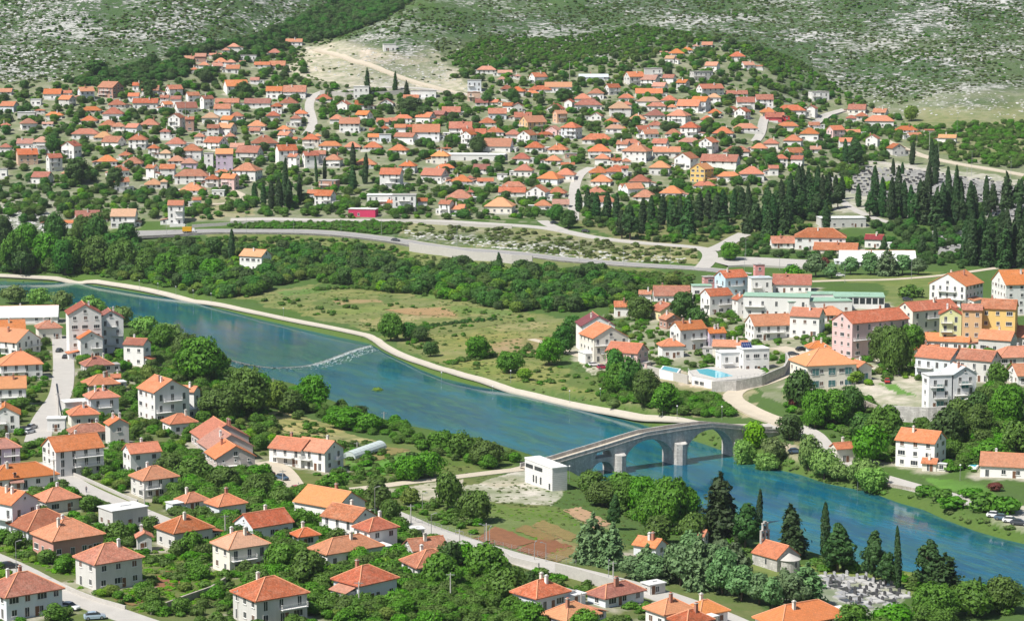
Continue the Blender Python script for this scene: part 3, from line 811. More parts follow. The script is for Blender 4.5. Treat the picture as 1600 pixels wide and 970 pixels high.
# tilled plots with furrows and green rows
def plots():
    for pts, c1, c2, wv in (([(742, 842), (778, 823), (836, 846), (802, 858)], (.25, .115, .06), (.16, .08, .045), .5), ([(808, 860), (850, 839), (893, 853), (852, 873)], (.24, .105, .055), (.15, .075, .042), .6), ([(806, 829), (822, 820), (872, 840), (856, 847)], (.27, .13, .07), (.10, .15, .04), .9),
                            ([(834, 822), (848, 813), (904, 836), (890, 846)], (.30, .16, .085), (.09, .16, .04), .8), ([(846, 872), (882, 855), (904, 861), (872, 879)], (.28, .15, .08), (.12, .16, .05), .7), ([(700, 838), (735, 818), (770, 822), (738, 845)], (.09, .17, .04), (.20, .13, .06), .9),
                            ([(226, 908), (262, 892), (296, 905), (258, 924)], (.26, .12, .065), (.17, .085, .05), .5), ([(180, 940), (206, 928), (234, 934), (208, 946)], (.27, .13, .07), (.12, .15, .05), .6), ([(545, 716), (595, 698), (640, 702), (590, 720)], (.28, .16, .09), (.10, .18, .04), .8), ([(560, 734), (640, 708), (682, 712), (600, 742)], (.08, .20, .03), (.12, .24, .05), .5),
                            ([(640, 516), (760, 500), (800, 504), (690, 522)], (.09, .15, .04), (.22, .19, .08), .35), ([(600, 484), (690, 480), (715, 494), (640, 492)], (.33, .21, .11), (.26, .19, .09), .3), ([(880, 797), (905, 792), (955, 818), (935, 828)], (.40, .27, .17), (.33, .21, .12), .4)):
        P = [np.array(ground(*p)[:2]) for p in pts]
        n = 14; V, Fq = [], []
        for i in range(n + 1):
            for j in range(n + 1):
                q = (P[0] * (1 - i / n) + P[1] * i / n) * (1 - j / n) + (P[3] * (1 - i / n) + P[2] * i / n) * j / n
                if i in (0, n) or j in (0, n): q = q + np.array([random.uniform(-.7, .7), random.uniform(-.7, .7)])
                V.append((q[0], q[1], hz(q[0], q[1]) + .12))
        for i in range(n):
            for j in range(n):
                a = i * (n + 1) + j; Fq.append((a, a + 1, a + n + 2, a + n + 1))
        m, nt, b = nodes('tilled_soil', .95, .1)
        pos = nt.nodes.new('ShaderNodeNewGeometry').outputs['Position']
        w = N(nt, 'ShaderNodeTexWave'); w.bands_direction = 'X'; w.inputs['Scale'].default_value = wv; w.inputs['Distortion'].default_value = 2.5; w.inputs['Detail'].default_value = 3
        mp = N(nt, 'ShaderNodeMapping'); mp.inputs['Rotation'].default_value = (0, 0, math.atan2(*(P[1] - P[0])[::-1])); nt.links.new(pos, mp.inputs['Vector']); nt.links.new(mp.outputs[0], w.inputs['Vector'])
        col = mixc(nt, ramp(nt, w.outputs['Fac'], [(.4, (0, 0, 0)), (.75, (1, 1, 1))]), c1, c2)
        nt.links.new(hsv(nt, col, None, None, mapr(nt, noise(nt, pos, .7, 5, .7), .6, 1.45)), b.inputs['Base Color'])
        o = link('field_plot', mesh('field_plot', V, Fq, m)); setp(o, kind='structure')
plots()
# ------------------------------------------------------------------ foliage
def leaf_mat(name, lo, hi, rough=0.6):
    m, nt, b = nodes(name, rough, 0.25)
    geo = nt.nodes.new('ShaderNodeNewGeometry')
    rp = geo.outputs['Random Per Island']
    oc = coord(nt)
    n1 = noise(nt, oc, 0.55, 3, 0.6)
    f = mth(nt, 'ADD', mth(nt, 'MULTIPLY', rp, 0.55), mth(nt, 'MULTIPLY', mapr(nt, n1, 0, 1, .3, .7), 0.45))
    col = mixc(nt, f, lo, hi)
    r = orand(nt)
    col = hsv(nt, col, mapr(nt, r, 0.474, 0.512), mapr(nt, r, 0.9, 1.12), mapr(nt, r, 0.66, 1.12))
    nt.links.new(col, b.inputs['Base Color'])
    tr = nt.nodes.new('ShaderNodeBsdfTranslucent')
    nt.links.new(col, tr.inputs['Color'])
    mx = nt.nodes.new('ShaderNodeMixShader'); mx.inputs[0].default_value = 0.30
    nt.links.new(b.outputs[0], mx.inputs[1]); nt.links.new(tr.outputs[0], mx.inputs[2])
    nt.links.new(mx.outputs[0], nt.nodes['Material Output'].inputs['Surface'])
    return m
LEAF = {
    'b': leaf_mat('broad_leaves', (0.049, 0.133, 0.017), (0.163, 0.354, 0.046)),
    'k': leaf_mat('dark_leaves', (0.034, 0.107, 0.022), (0.108, 0.250, 0.047)),
    'y': leaf_mat('light_leaves', (0.099, 0.211, 0.022), (0.277, 0.469, 0.054)),
    'c': leaf_mat('cypress_needles', (0.023, 0.073, 0.022), (0.066, 0.156, 0.043)),
    'n': leaf_mat('pine_needles', (0.027, 0.079, 0.024), (0.081, 0.170, 0.047)),
    's': leaf_mat('silver_green_needles', (0.089, 0.180, 0.073), (0.228, 0.363, 0.156)),
    'w': leaf_mat('willow_leaves', (0.114, 0.230, 0.054), (0.285, 0.458, 0.120)),
    'h': leaf_mat('hedge_leaves', (0.057, 0.163, 0.022), (0.163, 0.363, 0.047)),
    'v': leaf_mat('vine_leaves', (0.099, 0.250, 0.020), (0.245, 0.496, 0.042)),
    'd': leaf_mat('dry_scrub_leaves', (0.087, 0.148, 0.036), (0.215, 0.287, 0.078)),
    'x': leaf_mat('plum_leaves', (0.115, 0.035, 0.030), (0.243, 0.088, 0.073)),
}
M_BARK = simple('bark', (0.14, 0.105, 0.08), 0.95, 0.1, 0, 0.3, 4)
def leaves_mesh(name, pts, nrm, size, mat, rg, flat=0.35, elong=1.3):
    """One four-sided leaf clump at each point, facing roughly outwards."""
    n = len(pts)
    nn = nrm + rg.normal(0, flat, (n, 3))
    nn /= np.linalg.norm(nn, axis=1)[:, None]
    t = np.cross(nn, rg.normal(0, 1, (n, 3))); t /= np.linalg.norm(t, axis=1)[:, None]
    bt = np.cross(nn, t)
    s = size * rg.uniform(.6, 1.35, n)[:, None]
    a = pts + t * s * elong; c = pts - t * s * elong
    b_ = pts + bt * s * .8 + nn * s * .3; d = pts - bt * s * .8 + nn * s * .3 * rg.uniform(-1, 1, (n, 1))
    V = np.stack([a, b_, c, d], 1).reshape(-1, 3)
    me = bpy.data.meshes.new(name)
    me.vertices.add(4 * n); me.vertices.foreach_set('co', V.ravel())
    me.loops.add(4 * n); me.loops.foreach_set('vertex_index', np.arange(4 * n, dtype=np.int32))
    me.polygons.add(n); me.polygons.foreach_set('loop_start', np.arange(0, 4 * n, 4, dtype=np.int32))
    me.update(calc_edges=True)
    me.materials.append(mat)
    return me
def sphere_pts(rg, n):
    v = rg.normal(0, 1, (n, 3))
    return v / np.linalg.norm(v, axis=1)[:, None]
def broad_crown(name, mat, seed, w=8.0, h=8.0, z0=.35, clumps=54, per=58, size=.34, lump=.24, top=1.0):
    rg = np.random.default_rng(seed)
    P, Q = [], []
    for i in range(clumps):
        d = sphere_pts(rg, 1)[0]
        if d[2] < -.85: d[2] = -d[2] * .6
        d /= np.linalg.norm(d)
        rr = rg.uniform(.45, .86) * (1 + .22 * math.sin(3 * math.atan2(d[1], d[0]) + seed) * (1 - abs(d[2])))
        prof = 1.0 if d[2] < 0 else (1 - (1 - top) * d[2])
        c = np.array([d[0] * w / 2 * rr * prof, d[1] * w / 2 * rr * prof, z0 + (h - z0) * (.44 + d[2] * .5 * rr)])
        r = w * lump * rg.uniform(.55, 1.1)
        u = sphere_pts(rg, per)
        u[:, 2] = np.where(u[:, 2] < -.75, -u[:, 2], u[:, 2])
        pp = c + u * np.array([r, r, r * .8]) * rg.uniform(.82, 1.05, (per, 1))
        P.append(pp); Q.append(u * .75 + d * .45)
    P = np.concatenate(P); Q = np.concatenate(Q)
    P[:, 2] = np.maximum(P[:, 2], z0 * .4)
    return leaves_mesh(name, P, Q, size * w / 8, mat, rg, .32)
def cypress_crown(name, mat, seed, w=2.6, h=14.0, n=1900):
    rg = np.random.default_rng(seed)
    t = rg.uniform(0.0, 1.0, n) ** 1.15
    prof = np.interp(t, [0, .06, .25, .55, .8, .93, 1], [.35, .75, 1, .92, .62, .32, .05])
    a = rg.uniform(0, 2 * math.pi, n)
    rr = w / 2 * prof * (rg.uniform(.78, 1.06, n)) * (1 + .16 * np.sin(3 * a + t * 9 + seed) + .10 * np.sin(t * 40 + 2 * a))
    P = np.stack([rr * np.cos(a), rr * np.sin(a), .3 + t * (h - .3)], 1)
    Q = np.stack([np.cos(a), np.sin(a), np.full(n, .55)], 1)
    return leaves_mesh(name, P, Q, .24, mat, rg, .35, 1.9)
def conifer_crown(name, mat, seed, w=7.0, h=13.0, layers=15, per=26, size=.32, blunt=.35, z0=.8):
    rg = np.random.default_rng(seed)
    P, Q = [], []
    for L in range(layers):
        t = L / (layers - 1)
        z = z0 + (h - z0) * t
        rad = w / 2 * ((1 - t) ** .8 * (1 - blunt) + blunt * math.sqrt(max(0, 1 - t ** 2.6))) * rg.uniform(.84, 1.1)
        nb = max(3, int(11 * (1 - t) + 3))
        for k in range(nb):
            a = 2 * math.pi * (k + rg.uniform(0, .8)) / nb
            ln = rad * rg.uniform(.66, 1.08)
            m_ = max(8, int(per * (.4 + ln / (w / 2))))
            s = rg.uniform(.25, 1, m_) ** .7
            spread = .26 * ln + .28
            x = s * ln * math.cos(a) + rg.normal(0, spread * .42, m_)
            y = s * ln * math.sin(a) + rg.normal(0, spread * .42, m_)
            zz = z - s * ln * .16 + rg.normal(0, .22, m_) + (h - z0) / layers * rg.uniform(-.4, .5, m_)
            P.append(np.stack([x, y, zz], 1)); Q.append(np.stack([np.full(m_, math.cos(a) * .6), np.full(m_, math.sin(a) * .6), np.full(m_, .8)], 1))
    P = np.concatenate(P); P[:, 2] = np.maximum(P[:, 2], .15)
    return leaves_mesh(name, P, np.concatenate(Q), size, mat, rg, .4, 1.6)
def trunk_mesh(name, h, r, limbs=5, seed=0, spread=1.6):
    rd = random.Random(seed)
    mb = MB()
    mb.tube((0, 0, -.6), (rd.uniform(-.1, .1), rd.uniform(-.1, .1), h * .45), r * 1.25, r * .8, 7)
    mb.tube((0, 0, h * .44), (rd.uniform(-.3, .3), rd.uniform(-.3, .3), h), r * .8, r * .3, 6)
    for i in range(limbs):
        a = 2 * math.pi * i / limbs + rd.uniform(-.4, .4)
        z = h * rd.uniform(.35, .6)
        mb.tube((0, 0, z), (math.cos(a) * spread, math.sin(a) * spread, z + rd.uniform(.8, 1.9)), r * .5, r * .18, 5)
    return mb.me(name, M_BARK)
KIND = {}
# kind -> list of (crown mesh, native width, native height), trunk mesh, native trunk height, thing name, category
def kind(code, crowns, trunk, thing, cat):
    KIND[code] = (crowns, trunk, thing, cat)
tb = trunk_mesh('trunk', 5.0, .26, 6, 1); tn = trunk_mesh('trunk', 9.0, .28, 4, 2, .8); tc = trunk_mesh('trunk', 8.0, .16, 0, 3); ts = trunk_mesh('trunk', 1.6, .09, 4, 4, .5)
kind('b', [(broad_crown('crown', LEAF['b'], 10 + i, h=(8, 7, 9, 7.6)[i]), 8.6, (8, 7, 9, 7.6)[i]) for i in range(4)], (tb, 8), 'broadleaf_tree', 'tree')
kind('k', [(broad_crown('crown', LEAF['k'], 30 + i, h=(8, 9, 7.2)[i], top=(.85, .8, 1)[i]), 8.6, (8, 9, 7.2)[i]) for i in range(3)], (tb, 8), 'dark_broadleaf_tree', 'tree')
kind('y', [(broad_crown('crown', LEAF['y'], 40 + i, h=7.5), 8.6, 7.5) for i in range(2)], (tb, 8), 'pale_leaved_tree', 'tree')
kind('c', [(cypress_crown('crown', LEAF['c'], 50 + i), 2.8, 14) for i in range(4)], (tc, 14), 'cypress_tree', 'tree')
kind('n', [(conifer_crown('crown', LEAF['n'], 60 + i, blunt=(.55, .85)[i], layers=11, per=34, size=.4), 7.4, 13) for i in range(2)] + [(broad_crown('crown', LEAF['n'], 64 + i, w=6.5, h=13, z0=.4, clumps=80, per=46, size=.42, lump=.17, top=(.25, .5, .38)[i]), 6.8, 13) for i in range(3)], (tn, 13), 'conifer_tree', 'tree')
kind('s', [(conifer_crown('crown', LEAF['s'], 70 + i, w=7.5, h=10, layers=9, per=34, blunt=(.6, .9)[i], size=.36), 7.8, 10) for i in range(2)] + [(broad_crown('crown', LEAF['s'], 74 + i, w=7, h=10, z0=.4, clumps=70, per=46, size=.36, lump=.18, top=(.4, .65)[i]), 7.4, 10) for i in range(2)], (tn, 12), 'silver_cedar_tree', 'tree')
kind('w', [(broad_crown('crown', LEAF['w'], 80 + i, h=7, clumps=60, per=60, size=.27, lump=.20), 8.6, 7) for i in range(2)], (tb, 8), 'willow_tree', 'tree')
kind('u', [(broad_crown('crown', LEAF['b'], 90 + i, w=3.2, h=2.6, z0=.1, clumps=20, per=34, size=.30 * 2.2, lump=.28), 3.5, 2.6) for i in range(3)], (ts, 2.6), 'garden_bush', 'bush')
kind('h', [(broad_crown('crown', LEAF['h'], 95 + i, w=3.2, h=2.6, z0=.1, clumps=22, per=40, size=.28 * 2.2, lump=.26), 3.5, 2.6) for i in range(2)], (ts, 2.6), 'clipped_bush', 'bush')
kind('d', [(broad_crown('crown', LEAF['d'], 120 + i, w=3.2, h=2.4, z0=.1, clumps=16, per=26, size=.30 * 2.2, lump=.3), 3.5, 2.4) for i in range(3)], (ts, 2.6), 'scrub_bush', 'bush')
kind('v', [(broad_crown('crown', LEAF['v'], 130 + i, w=3.2, h=2.0, z0=.05, clumps=18, per=30, size=.26 * 2.2, lump=.28), 3.5, 2.0) for i in range(2)], (ts, 2.6), 'vine_bush', 'bush')
kind('x', [(broad_crown('crown', LEAF['x'], 99, h=7), 8.6, 7)], (tb, 8), 'plum_tree', 'tree')
BIG = {'b': [(broad_crown('crown', LEAF['b'], 140 + i, w=14, h=13, z0=.5, clumps=150, per=60, size=.21, lump=.16), 15, 13) for i in range(3)],
       'k': [(broad_crown('crown', LEAF['k'], 150 + i, w=14, h=14, z0=.5, clumps=150, per=60, size=.21, lump=.16, top=.8), 15, 14) for i in range(2)]}
TREES = []                                       # (root, kind, px, py, w_px, h_px, width, height)
def tree(code, px, py, wp, hp, label=None, group=None, rd=random):
    crowns, (tm, th), thing, cat = KIND[code]
    x, y, z = ground(px, py)
    s = scale_at(y, z)
    w, h = wp / s, hp / s
    y += w * .28; z = hz(x, y)
    if code in BIG and w > 9.5: crowns = BIG[code]
    cm, w0, h0 = crowns[rd.randrange(len(crowns))]
    root = empty(thing, (x, y, z), rd.uniform(0, 6.28), label, cat, group)
    cr_ = link('crown', cm, root, scl=(w / w0 * rd.uniform(.9, 1.1), w / w0 * rd.uniform(.9, 1.1), h / h0))
    cr_.rotation_euler = (rd.uniform(-.05, .05), rd.uniform(-.05, .05), rd.uniform(0, 6.28))
    k = h / th
    link('trunk', tm, root, scl=(min(k, w / 5 + .2), min(k, w / 5 + .2), k))
    TREES.append((root, code, px, py, wp, hp, w, h))
    return root
# masses that nobody could count: scattered clumps of leaves on the land, each mass ONE object
_src = {}
def source(code):
    """A collection of crown shapes for a scatter."""
    if code in _src: return _src[code]
    c = bpy.data.collections.new('leaf_clumps_' + KIND[code][2])
    for i, (cm, w0, h0) in enumerate(KIND[code][0]):
        o = bpy.data.objects.new('leaf_clump', cm)
        o['kind'] = 'stuff'
        o.scale = (1 / w0,) * 3
        c.objects.link(o)
    _src[code] = c
    return c
def scatter(name, code, pts, seed=0, kindv='stuff'):
    """pts: x, y, z, width, height/width"""
    pts = np.asarray(pts, float)
    coll = source(code) if isinstance(code, str) else code
    me = bpy.data.meshes.new(name)
    me.vertices.add(len(pts)); me.vertices.foreach_set('co', pts[:, :3].ravel())
    rg = np.random.default_rng(seed)
    a = me.attributes.new('siz', 'FLOAT_VECTOR', 'POINT')
    a.data.foreach_set('vector', np.stack([pts[:, 3], pts[:, 3], pts[:, 3] * pts[:, 4]], 1).ravel().astype(np.float32))
    a = me.attributes.new('turn', 'FLOAT_VECTOR', 'POINT')
    t = np.zeros((len(pts), 3)); t[:, 2] = rg.uniform(0, 6.28, len(pts))
    a.data.foreach_set('vector', t.ravel().astype(np.float32))
    o = link(name, me); setp(o, kind=kindv)
    ng = bpy.data.node_groups.new(name, 'GeometryNodeTree')
    ng.interface.new_socket('Geometry', in_out='INPUT', socket_type='NodeSocketGeometry')
    ng.interface.new_socket('Geometry', in_out='OUTPUT', socket_type='NodeSocketGeometry')
    gi = ng.nodes.new('NodeGroupInput'); go = ng.nodes.new('NodeGroupOutput')
    ci = ng.nodes.new('GeometryNodeCollectionInfo')
    ci.inputs[0].default_value = coll; ci.inputs['Separate Children'].default_value = True; ci.inputs['Reset Children'].default_value = False
    ip = ng.nodes.new('GeometryNodeInstanceOnPoints'); ip.inputs['Pick Instance'].default_value = True
    def attr(nm):
        n = ng.nodes.new('GeometryNodeInputNamedAttribute'); n.data_type = 'FLOAT_VECTOR'; n.inputs['Name'].default_value = nm
        return n.outputs['Attribute']
    ng.links.new(gi.outputs[0], ip.inputs['Points']); ng.links.new(ci.outputs[0], ip.inputs['Instance'])
    e2r = ng.nodes.new('FunctionNodeEulerToRotation')
    ng.links.new(attr('turn'), e2r.inputs[0]); ng.links.new(e2r.outputs[0], ip.inputs['Rotation'])
    ng.links.new(attr('siz'), ip.inputs['Scale']); ng.links.new(ip.outputs[0], go.inputs[0])
    md = o.modifiers.new('scatter', 'NODES'); md.node_group = ng
    return o
# ------------------------------------------------------------------ houses
def window_mesh(name, w, h, panes=2, frame=M_FRAME, glass=M_GLASS, sill=True):
    """Facing -y, centre of the foot at the origin: frame, mullion, dark glass set back, sill."""
    mb = MB(); t = .09
    mb.box(-w / 2, -w / 2 + t, -.05, .03, 0, h, 0); mb.box(w / 2 - t, w / 2, -.05, .03, 0, h, 0)
    mb.box(-w / 2 + t, w / 2 - t, -.05, .03, 0, t, 0); mb.box(-w / 2 + t, w / 2 - t, -.05, .03, h - t, h, 0)
    for i in range(1, panes):
        x = -w / 2 + w * i / panes
        mb.box(x - .03, x + .03, -.045, .03, t, h - t, 0)
    mb.box(-w / 2 + t, w / 2 - t, -.02, .03, t, h - t, 1)
    if sill: mb.box(-w / 2 - .1, w / 2 + .1, -.16, .03, -.09, -.002, 0)
    return mb.me(name, [frame, glass])
WIN = {'n': window_mesh('window', 1.25, 1.35), 't': window_mesh('window', 1.1, 2.1, 2, sill=False), 'w': window_mesh('window', 2.2, 1.4, 3), 's': window_mesh('window', .7, .7, 1),
       'b': window_mesh('window', 1.25, 1.4, 2, M_FRAME, M_SHUT), 'k': window_mesh('window', 1.5, 1.6, 2, M_DARK, M_GLASS, False), 'T': window_mesh('window', 2.6, 2.4, 2, M_FRAME, M_TEAL, False)}
WSZ = {'n': (1.25, 1.35), 't': (1.1, 2.1), 'w': (2.2, 1.4), 's': (.7, .7), 'b': (1.25, 1.4), 'k': (1.5, 1.6), 'T': (2.6, 2.4)}
def door_mesh():
    mb = MB(); mb.box(-.55, .55, -.06, .03, 0, 2.15, 0); mb.box(-.45, .45, -.08, -.061, .05, 2.05, 1)
    return mb.me('door', [M_FRAME, M_WOOD])
DOOR = door_mesh()
def chimney_mesh(h=1.7, mat=M_BRICK):
    mb = MB(); mb.box(-.3, .3, -.3, .3, -1.2, h, 0); mb.box(-.4, .4, -.4, .4, h, h + .12, 1); mb.box(-.22, .22, -.22, .22, h + .12, h + .32, 0)
    return mb.me('chimney', [mat, M_CONC])
CHIM = [chimney_mesh(), chimney_mesh(1.5, WALL['c']), chimney_mesh(1.4, WALL['w'])]
def balcony_mesh(w):
    mb = MB(); mb.box(-w / 2, w / 2, -1.25, .02, -.16, 0, 0)
    return mb.me('balcony', [WALL['w']])
def railing_mesh(w):
    mb = MB()
    for z in (.35, .62, .95):
        mb.box(-w / 2, w / 2, -1.24, -1.2, z - .035, z + .035)
        for sx in (-1, 1):
            mb.box(sx * (w / 2 - .04) - .02, sx * (w / 2 - .04) + .02, -1.2, 0, z - .035, z + .035)
    n = max(3, int(w / .5))
    for i in range(n + 1):
        x = -w / 2 + .03 + (w - .06) * i / n
        mb.box(x - .025, x + .025, -1.25, -1.19, 0, .99)
    return mb.me('railing', [M_FRAME])
BALC = {w: (balcony_mesh(w), railing_mesh(w)) for w in (3, 4, 6, 8)}
def wall_shell(W, D, h, gable=None, rh=0, skirt=2.2):
    """gable: 'x' ridge along x (gable ends at +-x), 'y' ridge along y."""
    v = [(-W / 2, -D / 2), (W / 2, -D / 2), (W / 2, D / 2), (-W / 2, D / 2)]
    V = [(x, y, -skirt) for x, y in v] + [(x, y, h) for x, y in v]
    Fq = [(0, 1, 5, 4), (1, 2, 6, 5), (2, 3, 7, 6), (3, 0, 4, 7)]
    if gable == 'x':
        V += [(W / 2, 0, h + rh), (-W / 2, 0, h + rh)]
        Fq[1] = (1, 2, 6, 8, 5); Fq[3] = (3, 0, 4, 9, 7)
    elif gable == 'y':
        V += [(0, -D / 2, h + rh), (0, D / 2, h + rh)]
        Fq[0] = (0, 1, 5, 8, 4); Fq[2] = (2, 3, 7, 9, 6)
    else:
        Fq.append((4, 5, 6, 7))
    return V, Fq
def sheet(quads, th=.2):
    """Thick sheets from polygons [(points)], with tile coordinates along eave and slope."""
    V, Fq, UV = [], [], []
    for q in quads:
        q = [Vector(p) for p in q]
        n = (q[1] - q[0]).cross(q[2] - q[1]).normalized()
        if n.z < 0: q = q[::-1]; n = -n
        u = Vector((-n.y, n.x, 0))
        u = u.normalized() if u.length > 1e-5 else Vector((1, 0, 0))
        w = n.cross(u)
        b = len(V); k = len(q)
        V += [tuple(p) for p in q] + [tuple(p - Vector((0, 0, th))) for p in q]
        Fq.append(tuple(range(b, b + k))); UV += [(p.dot(u), p.dot(w)) for p in q]
        Fq.append(tuple(range(b + 2 * k - 1, b + k - 1, -1))); UV += [(0.1, 0.1)] * k
        for i in range(k):
            j = (i + 1) % k
            Fq.append((b + i, b + k + i, b + k + j, b + j)); UV += [(0.1, 0.1)] * 4
    return V, Fq, UV
def roof_quads(kind_, W, D, h, rh, e):
    """Roof planes with overhang e; eaves drop with the slope."""
    if kind_ == 'x':
        t = rh / (D / 2); z0 = h - e * t; x = W / 2 + e * .6; y = D / 2 + e
        return [[(-x, -y, z0), (x, -y, z0), (x, 0, h + rh), (-x, 0, h + rh)], [(x, y, z0), (-x, y, z0), (-x, 0, h + rh), (x, 0, h + rh)]]
    if kind_ == 'y':
        t = rh / (W / 2); z0 = h - e * t; x = W / 2 + e; y = D / 2 + e * .6
        return [[(-x, y, z0), (-x, -y, z0), (0, -y, h + rh), (0, y, h + rh)], [(x, -y, z0), (x, y, z0), (0, y, h + rh), (0, -y, h + rh)]]
    # hipped
    s = min(W, D) / 2; t = rh / s; z0 = h - e * t
    x, y = W / 2 + e, D / 2 + e
    if W >= D:
        r = max((W - D) / 2, .25); zt = h + rh
        return [[(-x, -y, z0), (x, -y, z0), (r, 0, zt), (-r, 0, zt)], [(x, y, z0), (-x, y, z0), (-r, 0, zt), (r, 0, zt)], [(x, -y, z0), (x, y, z0), (r, 0, zt)], [(-x, y, z0), (-x, -y, z0), (-r, 0, zt)]]
    r = (D - W) / 2; zt = h + rh
    return [[(-x, y, z0), (-x, -y, z0), (0, -r, zt), (0, r, zt)], [(x, -y, z0), (x, y, z0), (0, r, zt), (0, -r, zt)], [(-x, -y, z0), (x, -y, z0), (0, -r, zt)], [(x, y, z0), (-x, y, z0), (0, r, zt)]]
def ridge_lines(kind_, W, D, h, rh, e):
    qs = roof_quads(kind_, W, D, h, rh, e)
    if kind_ == 'x': return [(qs[0][3], qs[0][2])]
    if kind_ == 'y': return [(qs[0][2], qs[0][3])]
    L = []
    top = {}
    for q in qs:
        for a, b in zip(q, q[1:] + q[:1]):
            if max(a[2], b[2]) > h + rh - 1e-6:
                L.append(tuple(sorted((tuple(a), tuple(b)))))
    return list(set(L))
def add_roof(root, kind_, W, D, h, rh, mat, e=.55, ridge=False, off=(0, 0, 0), name='roof', th=.2):
    V, Fq, UV = sheet(roof_quads(kind_, W, D, h, rh, e), th)
    o = link(name, mesh(name, V, Fq, mat, None, UV), root, loc=off)
    if ridge:
        mb = MB()
        for a, b in ridge_lines(kind_, W, D, h, rh, e):
            mb.tube(Vector(a) + Vector((0, 0, .04)), Vector(b) + Vector((0, 0, .04)), .13, .13, 6)
        mb.link('ridge_cap', M_RIDGE, o)
    return o
def put_window(root, code, wx, wy, wz, face, name='window', scl=None):
    """face: 0 front (-y), 1 right (+x), 2 back, 3 left."""
    rot = (0, math.pi / 2, math.pi, -math.pi / 2)[face]
    return link(name, WIN[code], root, loc=(wx, wy, wz), rot=rot, scl=scl)
def face_place(W, D, face, u, out=.004):
    return {0: (u, -D / 2 - out), 1: (W / 2 + out, u), 2: (-u, D / 2 + out), 3: (-W / 2 - out, -u)}[face]
def facing(rot, face, x, y):
    """How much a face turns to the camera."""
    a = rot + (-math.pi / 2, 0, math.pi / 2, math.pi)[face]
    d = math.hypot(x, y)
    return -(math.cos(a) * x + math.sin(a) * y) / d
HOUSES = []
ROOFNAME = {'o': 'orange', 'r': 'red', 'p': 'faded pink', 'd': 'dark red', 'O': 'bright orange', 'y': 'tan orange', 'm': 'maroon', 'w': 'white', 'g': 'grey', 's': 'silver', 't': 'brown', 'G': 'pale green'}
WALLNAME = {'w': 'white', 'c': 'cream', 'g': 'grey', 'p': 'pink', 'l': 'lilac', 'y': 'pale yellow', 'b': 'bluish', 'k': 'bare brick', 't': 'salmon', 'Y': 'yellow', 'O': 'apricot', 'R': 'bright red', 'm': 'crimson', 's': 'steel', 'i': 'white', 'S': 'brick pink', 'q': 'taupe', 'a': 'powder blue', 'L': 'lime', 'G': 'golden', 'P': 'rose'}
THNAME = {'h': 'hipped_roof_house', 'x': 'gabled_house', 'y': 'gable_fronted_house', 'f': 'flat_roofed_building'}
